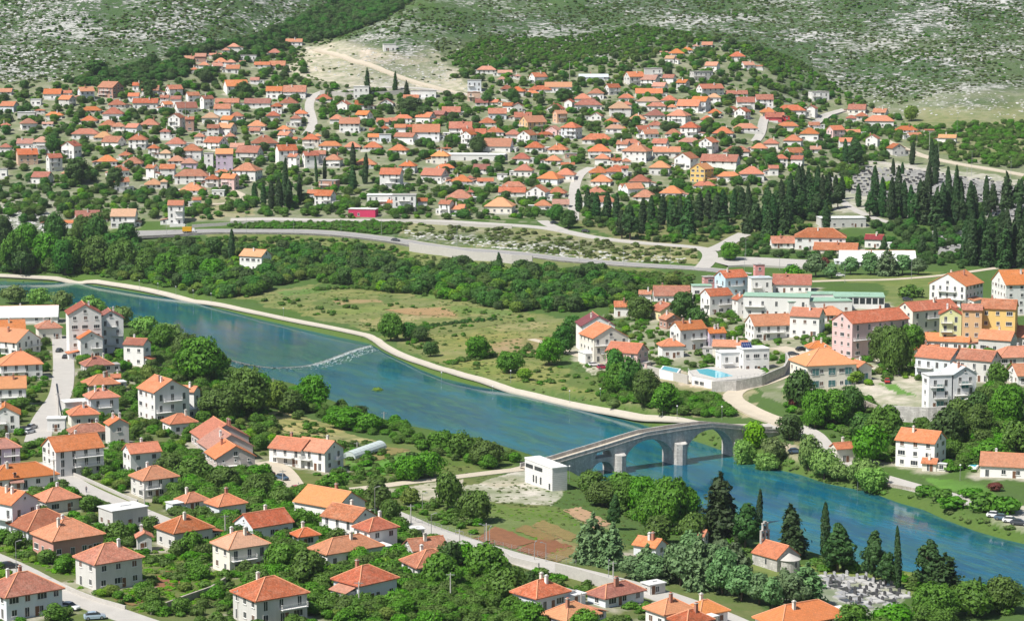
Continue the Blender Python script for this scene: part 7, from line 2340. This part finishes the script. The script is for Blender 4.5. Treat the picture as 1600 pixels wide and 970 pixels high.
TOWN = [(-60, 150), (100, 125), (240, 110), (300, 85), (420, 66), (470, 80), (500, 130), (640, 150), (730, 110), (760, 95), (950, 90), (1000, 70), (1120, 60), (1200, 80), (1240, 130), (1350, 160), (1420, 190), (1400, 240), (1300, 300), (1130, 330), (900, 345), (620, 342), (300, 345), (200, 352), (-60, 350)]
mass('town_greenery', 'b', TOWN, 2300, (2.8, 6.4), (.7, 1.0), 4, .6, .8)
mass('town_greenery', 'y', TOWN, 500, (2.2, 5.5), (.7, 1.0), 55, .6, .8)
mass('town_greenery', 'k', TOWN, 1000, (3.4, 7), (.7, 1.05), 5, .6, .8)
mass('town_greenery', 'u', TOWN, 2200, (1.8, 4), (.6, .9), 6, .4, .6)
GREENBELT = [(-60, 140), (60, 128), (200, 105), (290, 80), (380, 92), (520, 50), (640, -10), (480, -10), (420, 40), (330, 66), (240, 95), (100, 118), (-60, 130)]
mass('mountain_woods', 'k', [(100, 132), (200, 106), (290, 78), (400, 62), (470, 30), (560, -20), (680, -20), (600, 30), (520, 62), (440, 78), (330, 118), (240, 128), (180, 140)], 1300, (4, 8), (.65, .95), 7, 2, 2)
mass('mountain_woods', 'b', [(680, 100), (760, 60), (880, 60), (1010, 40), (1120, 60), (1240, 90), (1330, 150), (1220, 120), (1130, 62), (1000, 72), (930, 90), (740, 106)], 2200, (1.4, 3.6), (.6, .9), 8, 2, 2)
MOUNT = [(-60, -40), (1660, -40), (1660, 150), (1560, 130), (1400, 165), (1290, 140), (1200, 112), (1130, 76), (1010, 88), (900, 108), (740, 120), (640, 140), (500, 130), (430, 100), (380, 70), (290, 92), (200, 108), (130, 124), (-60, 140)]
mass('mountain_scrub', 'd', MOUNT, 15000, (1.0, 2.8), (.5, .8), 9, 2, 2, patch=(40, .34))
mass('mountain_scrub', 'b', MOUNT, 6000, (1.0, 3.2), (.5, .85), 10, 2, 2, patch=(55, .46))
# limestone lying on the mountain
def rock_source():
    c = bpy.data.collections.new('limestone_pieces')
    m, nt, b = nodes('limestone', .95, .1)
    oc = coord(nt)
    nt.links.new(mixc(nt, noise(nt, oc, 1.5, 5, .7), (.28, .28, .27), (.63, .625, .60)), b.inputs['Base Color'])
    for k in range(4):
        rg = np.random.default_rng(200 + k)
        import bmesh
        bm = bmesh.new(); bmesh.ops.create_icosphere(bm, subdivisions=2, radius=.5)
        for v in bm.verts:
            p = np.array(v.co)
            f = 1 + .35 * (vnoise(p[0] * 3 + k * 9 + 50, p[1] * 3 + p[2] * 5 + 50, k) - .5) * 2
            v.co = Vector((p[0] * f * 1.2, p[1] * f, p[2] * f * .9))
        me = bpy.data.meshes.new('limestone_piece'); bm.to_mesh(me); bm.free(); me.materials.append(m)
        o = bpy.data.objects.new('limestone_piece', me); o['kind'] = 'stuff'; c.objects.link(o)
    return c
RK = rock_source(); RKC[0] = RK
mass('limestone_rocks', RK, [(-60, -40), (560, -40), (430, 60), (300, 90), (130, 124), (-60, 140)], 3200, (.9, 3.2), (.35, .75), 12, 2, 1, patch=(34, .46))
mass('limestone_rocks', RK, MOUNT, 3600, (.8, 2.8), (.3, .6), 18, 2, 1, patch=(60, .52))
mass('limestone_rocks', RK, [(630, 360), (760, 372), (900, 388), (1080, 404), (1060, 412), (900, 404), (760, 386), (640, 372)], 420, (.6, 2.2), (.4, .8), 13, 1, .6)
mass('limestone_rocks', RK, [(0, 320), (70, 330), (100, 350), (60, 372), (0, 376)], 300, (.8, 2.6), (.4, .8), 14, 1, 1)
mass('limestone_rocks', RK, [(400, 392), (500, 390), (500, 424), (400, 424)], 160, (.5, 1.8), (.4, .8), 15, 1, 1)
mass('limestone_rocks', RK, [(560, 78), (690, 98), (730, 140), (620, 136), (470, 110)], 500, (.5, 2.2), (.4, .8), 16, 1, 1)
mass('limestone_rocks', RK, [(1290, 130), (1400, 120), (1600, 150), (1600, 185), (1440, 180), (1380, 190)], 420, (.5, 2.2), (.4, .8), 17, 1, 1)
# slopes, banks and gardens
mass('roadside_scrub', 'd', [(620, 348), (760, 356), (880, 366), (1090, 392), (1090, 416), (930, 404), (760, 384), (620, 366)], 420, (1.2, 3.6), (.5, .9), 20, 1, .8)
mass('hedge_bank', 'h', [(352, 347), (450, 344), (560, 347), (630, 349), (620, 366), (560, 366), (450, 360), (352, 360)], 700, (2.0, 3.6), (.6, .9), 21, 1, .6)
mass('roadside_scrub', 'u', [(640, 415), (900, 424), (1080, 432), (1080, 452), (1000, 456), (900, 440), (760, 428)], 380, (1.4, 4), (.5, .9), 22, 1, 1)
mass('roadside_scrub', 'd', [(900, 424), (1090, 428), (1090, 455), (1000, 455)], 180, (1.4, 3.5), (.5, .9), 23, 1, 1)
mass('riverbank_bushes', 'w', [(0, 440), (200, 455), (400, 492), (575, 532), (680, 584), (800, 612), (930, 642), (1060, 674), (1150, 706), (1290, 752), (1440, 792), (1600, 846), (1600, 832), (1440, 780), (1290, 742), (1150, 690), (1060, 664), (930, 636), (800, 606), (680, 576), (575, 524), (400, 486), (200, 450), (0, 436)], 1500, (.8, 2.2), (.5, .9), 24, 1, .2, .2)
mass('riverbank_reeds', 'v', [(0, 440), (200, 455), (400, 492), (575, 532), (680, 584), (800, 612), (930, 642), (1060, 674), (1150, 706), (1290, 752), (1440, 792), (1600, 846), (1600, 826), (1440, 772), (1290, 730), (1150, 686), (1060, 662), (930, 632), (800, 604), (680, 574), (575, 522), (400, 484), (200, 448), (0, 434)], 900, (.7, 1.5), (.4, .7), 25, 1, .4, .2) if False else None
mass('riverbank_bushes', 'b', [(200, 512), (300, 548), (420, 600), (520, 632), (640, 672), (800, 712), (840, 728), (780, 740), (640, 700), (520, 665), (430, 640), (300, 590), (200, 540)], 330, (2.4, 5), (.6, .9), 26, 1.5, 1, .8)
mass('riverbank_bushes', 'u', [(880, 738), (960, 770), (1100, 832), (1300, 884), (1480, 912), (1600, 940), (1600, 968), (1440, 940), (1300, 900), (1100, 850), (990, 812), (960, 800)], 260, (1.6, 4), (.6, .9), 27, 1.5, 1, 1)
mass('garden_greenery', 'u', [(-40, 560), (110, 530), (240, 560), (420, 640), (600, 700), (640, 760), (900, 900), (1100, 985), (-40, 985)], 2300, (1.4, 3.6), (.55, .95), 28, .5, .5)
mass('garden_greenery', 'b', [(230, 690), (440, 750), (600, 790), (720, 880), (700, 960), (420, 960), (300, 840), (250, 770)], 900, (2.8, 5.6), (.6, .95), 29, .6, .6)
mass('vine_rows', 'v', [(-40, 830), (100, 850), (250, 860), (420, 800), (520, 850), (440, 900), (300, 900), (120, 920), (-40, 880)], 620, (1.2, 2.4), (.45, .7), 30, .5, .5)
mass('vine_rows', 'v', [(200, 905), (360, 880), (360, 930), (240, 960), (180, 950)], 260, (1.0, 2.0), (.45, .7), 31, .5, .5)
mass('garden_greenery', 'b', [(620, 850), (800, 890), (840, 960), (560, 970), (600, 900)], 300, (2.2, 4.6), (.6, .9), 32, .8, .6)
mass('garden_greenery', 'u', [(1230, 600), (1420, 640), (1600, 620), (1600, 740), (1440, 740), (1300, 700), (1230, 650)], 520, (1.6, 4.2), (.6, .9), 33, .8, .8)
mass('garden_greenery', 'b', [(1380, 655), (1600, 600), (1600, 730), (1480, 735), (1400, 720)], 300, (3.2, 6), (.65, .95), 34, 1, .8)
mass('garden_greenery', 'b', [(940, 590), (1080, 620), (1160, 625), (1150, 652), (1040, 650), (940, 630)], 260, (2.4, 5), (.6, .9), 35, .8, .8)
mass('garden_greenery', 'u', [(980, 450), (1300, 500), (1440, 500), (1600, 540), (1600, 620), (1300, 600), (1040, 570), (900, 560)], 520, (1.4, 3.6), (.6, .9), 36, .7, .7)
mass('garden_greenery', 'k', [(1130, 380), (1240, 372), (1430, 380), (1460, 420), (1270, 420), (1140, 405)], 260, (2.4, 5), (.6, .9), 37, 1, 1)
mass('garden_greenery', 'b', [(1400, 200), (1600, 190), (1660, 240), (1640, 276), (1500, 254), (1420, 232)], 420, (3, 6), (.6, .9), 38, 1, 1)
mass('meadow_bushes', 'u', [(400, 470), (560, 460), (860, 500), (960, 560), (960, 630), (800, 600), (640, 540), (560, 510)], 420, (.9, 3.2), (.55, .9), 39, 1, 1, patch=(30, .46))
mass('meadow_bushes', 'b', [(640, 575), (800, 600), (1000, 640), (1000, 655), (800, 618), (660, 585)], 60, (2, 4), (.6, .9), 40, 1, .6)
mass('garden_greenery', 'b', [(-40, 560), (110, 530), (240, 560), (420, 640), (440, 740), (700, 900), (720, 980), (-40, 980)], 620, (2.6, 5.4), (.65, .95), 41, .6, .8)
mass('garden_greenery', 'y', [(-40, 560), (110, 530), (240, 560), (420, 640), (440, 740), (700, 900), (720, 980), (-40, 980)], 240, (1.8, 4.2), (.65, .95), 42, .6, .8)
mass('slope_greenery', 'k', [(880, 335), (1180, 330), (1300, 325), (1300, 345), (1190, 380), (1000, 378), (900, 350)], 110, (3, 6), (.7, 1.0), 43, 1, 1)
mass('slope_greenery', 'b', [(880, 335), (1180, 330), (1300, 325), (1300, 345), (1190, 385), (1000, 380), (900, 352)], 200, (2, 5), (.7, 1.0), 44, 1, 1)
mass('slope_greenery', 'k', [(1340, 335), (1560, 330), (1610, 400), (1500, 420), (1440, 410), (1380, 375)], 240, (3, 6), (.7, 1.1), 45, 1, 1)
mass('woodland', 'y', WOOD, 380, (3, 6.5), (.7, 1.0), 46)
mass('roadside_scrub', 'b', [(220, 374), (320, 372), (450, 370), (560, 378), (640, 396), (640, 414), (560, 398), (420, 388), (300, 390), (220, 392)], 300, (1.4, 3.4), (.55, .8), 47, 1, 1)
mass('roadside_scrub', 'd', [(220, 374), (320, 372), (450, 370), (560, 378), (640, 396), (800, 418), (800, 424), (560, 398), (420, 388), (220, 392)], 260, (1.0, 2.6), (.5, .8), 48, 1, 1)
# the same valley goes on outside the picture
for k_, (cd, poly, n_, w_) in enumerate((('b', [(1604, 200), (2100, 180), (2100, 420), (1604, 420)], 700, (3, 7)), ('k', [(1610, 300), (1900, 300), (1900, 440), (1610, 430)], 260, (4, 8)), ('b', [(1610, 430), (2100, 440), (2100, 800), (1610, 780)], 520, (2.5, 7)), ('u', [(1610, 430), (2100, 440), (2100, 840), (1610, 800)], 600, (1.4, 3.6)),
                                               ('b', [(-500, 140), (-40, 140), (-40, 350), (-500, 350)], 600, (3, 7)), ('k', [(-500, 350), (-60, 372), (-60, 428), (-500, 426)], 420, (4, 8)), ('b', [(-500, 480), (-30, 500), (-30, 960), (-500, 960)], 520, (2.5, 6)), ('d', [(1604, -40), (2100, -40), (2100, 180), (1604, 150)], 1500, (1, 3)), ('b', [(300, 972), (1500, 972), (1500, 1120), (300, 1120)], 380, (2.5, 6)))):
    mass('outer_greenery', cd, poly, n_, w_, (.6, .95), 300 + k_, 1, 1)
# bare yards round the closer houses
def yards():
    me = bpy.data.objects['ground'].data
    n = len(me.vertices)
    co = np.empty(n * 3); me.vertices.foreach_get('co', co); co = co.reshape(-1, 3)
    c = np.empty(n * 4, np.float32); me.attributes['cover'].data.foreach_get('color', c); c = c.reshape(-1, 4)
    for lo, hi, reach in ((430, 760, 4.5), (760, 1060, 6.0), (1060, 1700, 3.0)):
        i = np.nonzero((co[:, 1] > lo) & (co[:, 1] < hi))[0]
        x, y = co[i, 0], co[i, 1]
        g = house_gap(x, y)
        k = np.clip((reach - g) / 2.5 + (fbm(x / 4, y / 4, 61) - .5) * 3.5, 0, 1) * (g < 40) * .85
        c[i, :3] = c[i, :3] * (1 - k[:, None]) + np.array((.40, .365, .30)) * k[:, None]
    me.attributes['cover'].data.foreach_set('color', c.ravel())
yards()
MEAD = [(360, 464), (480, 446), (640, 452), (760, 475), (880, 500), (905, 520), (960, 560), (990, 640), (860, 640), (700, 580), (590, 520)]
mass('meadow_tufts', 'd', MEAD, 1900, (.5, 1.5), (.35, .6), 60, .5, .4, patch=(22, .40))
mass('meadow_tufts', 'v', MEAD, 1300, (.4, 1.2), (.35, .6), 61, .5, .4, patch=(26, .44))
mass('field_hedgerow', 'u', [(480, 452), (560, 447), (640, 455), (640, 459), (560, 451), (480, 456)], 90, (1.2, 3), (.6, .9), 62, .5, .4)
mass('field_hedgerow', 'k', [(640, 513), (700, 504), (770, 498), (790, 500), (700, 508), (650, 517)], 110, (.9, 2.2), (.6, .9), 63, .5, .4)
mass('field_hedgerow', 'u', [(690, 566), (780, 552), (860, 556), (860, 560), (780, 557), (700, 571)], 110, (1, 2.8), (.6, .9), 64, .5, .4)
mass('meadow_tufts', 'd', [(880, 735), (960, 770), (1100, 850), (1100, 900), (900, 830), (640, 800), (640, 770), (400, 690), (400, 650), (600, 700), (800, 745)], 1500, (.4, 1.3), (.4, .7), 65, .5, .4)
mass('garden_greenery', 'y', [(980, 450), (1300, 500), (1440, 500), (1600, 540), (1600, 620), (1300, 600), (1040, 570), (900, 560)], 300, (1.2, 3.4), (.6, .9), 66, .6, .5)
mass('garden_greenery', 'b', [(980, 450), (1300, 500), (1440, 500), (1600, 540), (1600, 620), (1300, 600), (1040, 570), (900, 560)], 420, (1.6, 4.2), (.6, .9), 67, .6, .5)
# rows of the kitchen gardens
def rows(poly, n, seed, w=.9):
    mass('vegetable_rows', 'v', poly, n, (w * .6, w * 1.2), (.4, .7), seed, .5, .5)
rows([(640, 790), (760, 790), (900, 802), (940, 835), (890, 820), (800, 812), (700, 835)], 300, 50); rows([(545, 735), (640, 722), (690, 735), (600, 745)], 120, 51)
rows([(800, 824), (812, 822), (862, 846), (850, 850)], 40, 52); rows([(850, 868), (880, 850), (890, 854), (862, 872)], 30, 53)
# grass tufts over meadows and verges
# ------------------------------------------------------------------ graves
GR = []
def grave_me(seed, c):
    mb = MB(); rd = random.Random(seed)
    mb.box(-1.3, 1.3, -1.15, 1.15, -.5, .34, 0); mb.box(-1.1, 1.1, -.95, .95, .34, .48, 1)
    return mb.me('slab', [M_GRAVE[0], M_GRAVE[c]])
M_GRAVE = [simple('pale_marble', (.40, .395, .38), .5), simple('grey_granite', (.34, .34, .35), .35), simple('black_granite', (.06, .06, .065), .2, .5), simple('white_marble', (.46, .455, .44), .5)]
GS = [grave_me(i, c) for i, c in enumerate((1, 2, 3, 3))]
def stone_me(m):
    mb = MB(); mb.add([(-.5, .98, .48), (.5, .98, .48), (.5, 1.14, .48), (-.5, 1.14, .48), (-.5, .98, 1.3), (.5, .98, 1.3), (.5, 1.14, 1.3), (-.5, 1.14, 1.3), (0, .98, 1.52), (0, 1.14, 1.52)], [(0, 1, 5, 8, 4), (2, 3, 7, 9, 6), (1, 2, 6, 5), (3, 0, 4, 7), (4, 8, 9, 7), (8, 5, 6, 9)])
    return mb.me('headstone', [m])
HS = [stone_me(m) for m in (M_GRAVE[2], M_GRAVE[1], M_GRAVE[2])]
def grave(x, y, rot, group, label, rd, sc=1.0, ups=True):
    z = hz(x, y)
    root = empty('grave', (x, y, z), rot + rd.uniform(-.05, .05), label, 'grave', group)
    root.scale = (sc * rd.uniform(.9, 1.15), sc, sc * rd.uniform(.8, 1.2))
    link('slab', rd.choice(GS), root)
    if ups: link('headstone', rd.choice(HS), root)
rd = random.Random(5)
gx, gy, gz = ground(1340, 915); ax, ay, _ = ground(1400, 935)
u = np.array([ax - gx, ay - gy]); u /= np.linalg.norm(u); v = np.array([-u[1], u[0]])
yard = [(1262, 902), (1292, 897), (1345, 902), (1400, 920), (1418, 930), (1400, 952), (1340, 950), (1300, 930)]
for i in range(-8, 9):
    for j in range(-6, 7):
        p = np.array([gx, gy]) + u * i * 3.5 + v * j * 3.0 + np.array([rd.uniform(-.4, .4), rd.uniform(-.4, .4)])
        qx, qy = project(p[0], p[1], hz(*p))
        if in_poly(np.array([qx]), np.array([qy]), yard)[0] and rd.random() < .93:
            grave(p[0], p[1], math.atan2(u[1], u[0]), 'graves of the small riverside graveyard', 'pale stone slab grave in the small graveyard by the river', rd)
FARC = [(1330, 262), (1420, 268), (1520, 284), (1600, 300), (1600, 330), (1580, 345), (1530, 335), (1380, 312), (1320, 300), (1300, 282)]
P = sample(FARC, 1500, 70)
ok = (house_gap(P[:, 0], P[:, 1]) > 2) & (road_gap(P[:, 0], P[:, 1]) > 1)
P = P[ok]
keep = []
for p in P:                                        # a loose grid of terraces
    q = np.array([round(p[0] / 3.6) * 3.6 + rd.uniform(-.5, .5), round(p[1] / 4.2) * 4.2 + rd.uniform(-.6, .6)])
    if all(abs(q[0] - k[0]) > 2.4 or abs(q[1] - k[1]) > 2.4 for k in keep): keep.append(q)
keep.sort(key=lambda k: k[1])
for q in keep[:210]:
    grave(q[0], q[1], 0, 'graves of the terraced hillside cemetery', 'pale stone slab grave on the terraces of the hillside cemetery', rd, 1.25)
rest = keep[210:]
more = list(sample([(1400, 264), (1600, 293), (1600, 345), (1560, 345), (1480, 300)], 420, 72)) + list(sample([(1455, 366), (1500, 362), (1508, 392), (1470, 398)], 60, 71))
mb = MB()
for q in list(rest) + [m_[:2] for m_ in more]:
    z = hz(q[0], q[1]); w = rd.uniform(1.0, 1.7)
    mb.box(q[0] - w, q[0] + w, q[1] - 1.3, q[1] + 1.3, z - .5, z + rd.uniform(.4, .8), 0)
    mb.box(q[0] - w * .7, q[0] + w * .7, q[1] + 1.1, q[1] + 1.29, z + .81, z + 1.7, rd.choice((0, 1, 2)))
o = mb.link('far_graves', [M_GRAVE[0], M_GRAVE[2], M_GRAVE[3]]); setp(o, kind='stuff')
# ------------------------------------------------------------------ a label of its own for every thing
CEMX, CEMY = 1450.0, 300.0
def pic(o):
    p = o.location
    x, y = project(p.x, p.y, p.z)
    return float(x), float(y)
for h in HOUSES:
    h['mx'], h['my'] = (h['px0'] + h['px1']) / 2, (h['py0'] + h['py1']) / 2
seen_roots = {}
MARKS = []                                        # things with a label of their own that others are told by
for h in HOUSES:
    if h['label'] and h['root'].name not in seen_roots:
        seen_roots[h['root'].name] = 1
        s = h['label']
        MARKS.append((h['mx'], h['my'], s))
SHORT = {}
def shorten(s):
    """The first telling words of a landmark's label."""
    cut = [' beside ', ' above ', ' below ', ' under ', ' with ', ' behind ', ' before ', ' by ', ' at ', ' near ', ' on ', ' in ', ' alone ', ' standing ', ' sloping ', ' highest ', ' between ', ' among ', ' over ', ' cut ', ' touching ', ' next ', ' against ', ' high ', ' crossing ', ' of low ', ',']
    best = s
    for c in cut:
        i = s.find(c)
        if 8 < i: best = min(best, s[:i], key=len)
    return best
cand = {}
for x, y, s in MARKS: cand.setdefault(shorten(s), []).append((x, y, s))
EXTRA = [(460, 572, 'weir'), (1030, 700, 'stone bridge'), (852, 745, 'white concrete cube building'), (1212, 872, 'stone chapel'), (1350, 920, 'riverside graveyard'), (295, 361, 'yellow lorry'), (620, 108, 'bare scree spur'), (570, 710, 'tunnel greenhouse'), (1115, 582, 'angular blue pool'), (1120, 415, 'roundabout')]
KEYS = [(x, y, k) for k, v in cand.items() if len(v) == 1 and len(k.split()) <= 5 for x, y, s in v] + EXTRA
def side(mx, my, x, y):
    dx, dy = x - mx, y - my
    if abs(dy) > .55 * abs(dx): return 'uphill of' if dy < 0 else 'downhill of'
    return 'east of' if x > mx else 'west of'
ORD = ['', 'second ', 'third ', 'fourth ', 'fifth ', 'sixth ', 'seventh ', 'eighth ', 'ninth ', 'tenth ']
USED = {}
def told_apart(items, art='the '):
    """items: (object, x, y, short description). Each gets: description, ordinal, side, landmark."""
    groups = {}
    for o, x, y, d in items:
        # one landmark close by, its side, and the order outwards among those of the same description
        best = sorted(KEYS, key=lambda k: (k[0] - x) ** 2 + (1.6 * (k[1] - y)) ** 2)[0]
        groups.setdefault((d, side(best[0], best[1], x, y), best[2]), []).append(((best[0] - x) ** 2 + (best[1] - y) ** 2, o))
    for (d, sd_, k), v in groups.items():
        v.sort(key=lambda t: t[0])
        for i, (_, o) in enumerate(v):
            w = f'{d}, {ORD[min(i, 9)]}{sd_} {art}{k}'
            n = 2
            while w in USED:
                w = f'{d}, {ORD[min(i + n, 9)]}out {sd_} {art}{k}'; n += 1
                if n > 9: break
            USED[w] = 1
            ws = w.split()
            if len(ws) > 16:
                for a_, b_ in (('two storey ', ''), ('tall ', ''), ('low ', ''), ('front gabled', 'gabled'), ('bright orange', 'orange'), (' with ', ', ')):
                    w = w.replace(a_, b_, 1)
                    if len(w.split()) <= 16: break
            o['label'] = w
shape_word = {'h': 'hipped', 'x': 'gabled', 'y': 'front gabled', 'f': 'flat'}
items = []
for h in HOUSES:
    if h['label']: continue
    size = 'tiny ' if (h['px1'] - h['px0']) < 17 else ''
    st = {1: 'low', 2: 'two storey', 3: 'tall', 4: 'tall'}[min(h['st'], 4)]
    if h['shape'] == 'f': d = f"{st} {WALLNAME[h['wc']]} flat roofed building"
    else: d = f"{st} {WALLNAME[h['wc']]} house with {ROOFNAME[h['rc']]} {shape_word[h['shape']]} roof"
    items.append((h['root'], h['mx'], h['my'], size + d))
told_apart(items)
tw = {'b': 'green broadleaf tree', 'k': 'dark green tree', 'y': 'yellow green tree', 'c': 'dark cypress', 'n': 'dark conifer', 's': 'silver green cedar', 'w': 'pale green willow', 'h': 'clipped bush', 'x': 'dark red plum tree', 'u': 'bush'}
items = []
for root, code, px, py, wp, hp, w, h in TREES:
    if 'label' in root: continue
    sz = ''
    if code == 'c': sz = 'tall narrow ' if h > 19 else 'narrow ' if h > 11 else 'short '
    elif code in 'bkyn': sz = 'huge ' if w > 13 else 'wide ' if w > 9.5 else 'small ' if w < 6 else ''
    elif code == 's': sz = 'large ' if w > 9.5 else ''
    items.append((root, px, py - hp / 2, sz + tw[code]))
told_apart(items)
items = []
for o in THINGS:
    if 'label' in o: continue
    x, y = pic(o)
    n = o.name.split('.')[0]
    items.append((o, x, y, {'path_lamp': 'white globe path lamp', 'street_lamp': 'slim grey street lamp', 'utility_pole': 'concrete utility pole'}.get(n, n.replace('_', ' '))))
told_apart(items)
GROUPS = {'broadleaf_tree': 'broadleaf trees of the valley', 'dark_broadleaf_tree': 'dark trees of the valley', 'cypress_tree': 'cypresses', 'conifer_tree': 'dark conifers', 'silver_cedar_tree': 'silver green cedars', 'willow_tree': 'willows along the river', 'pale_leaved_tree': 'yellow green trees', 'clipped_bush': 'clipped bushes and hedges', 'path_lamp': 'lamps along the riverside path', 'street_lamp': 'street lamps', 'utility_pole': 'utility poles', 'hipped_roof_house': 'hipped roof houses of the town', 'gabled_house': 'gabled houses of the town', 'gable_fronted_house': 'gable fronted houses of the town', 'flat_roofed_building': 'flat roofed buildings of the town', 'garden_wall': 'garden walls', 'retaining_wall': 'retaining walls'}
for o in THINGS:
    n = o.name.split('.')[0]
    if 'group' not in o and n in GROUPS: o['group'] = GROUPS[n]
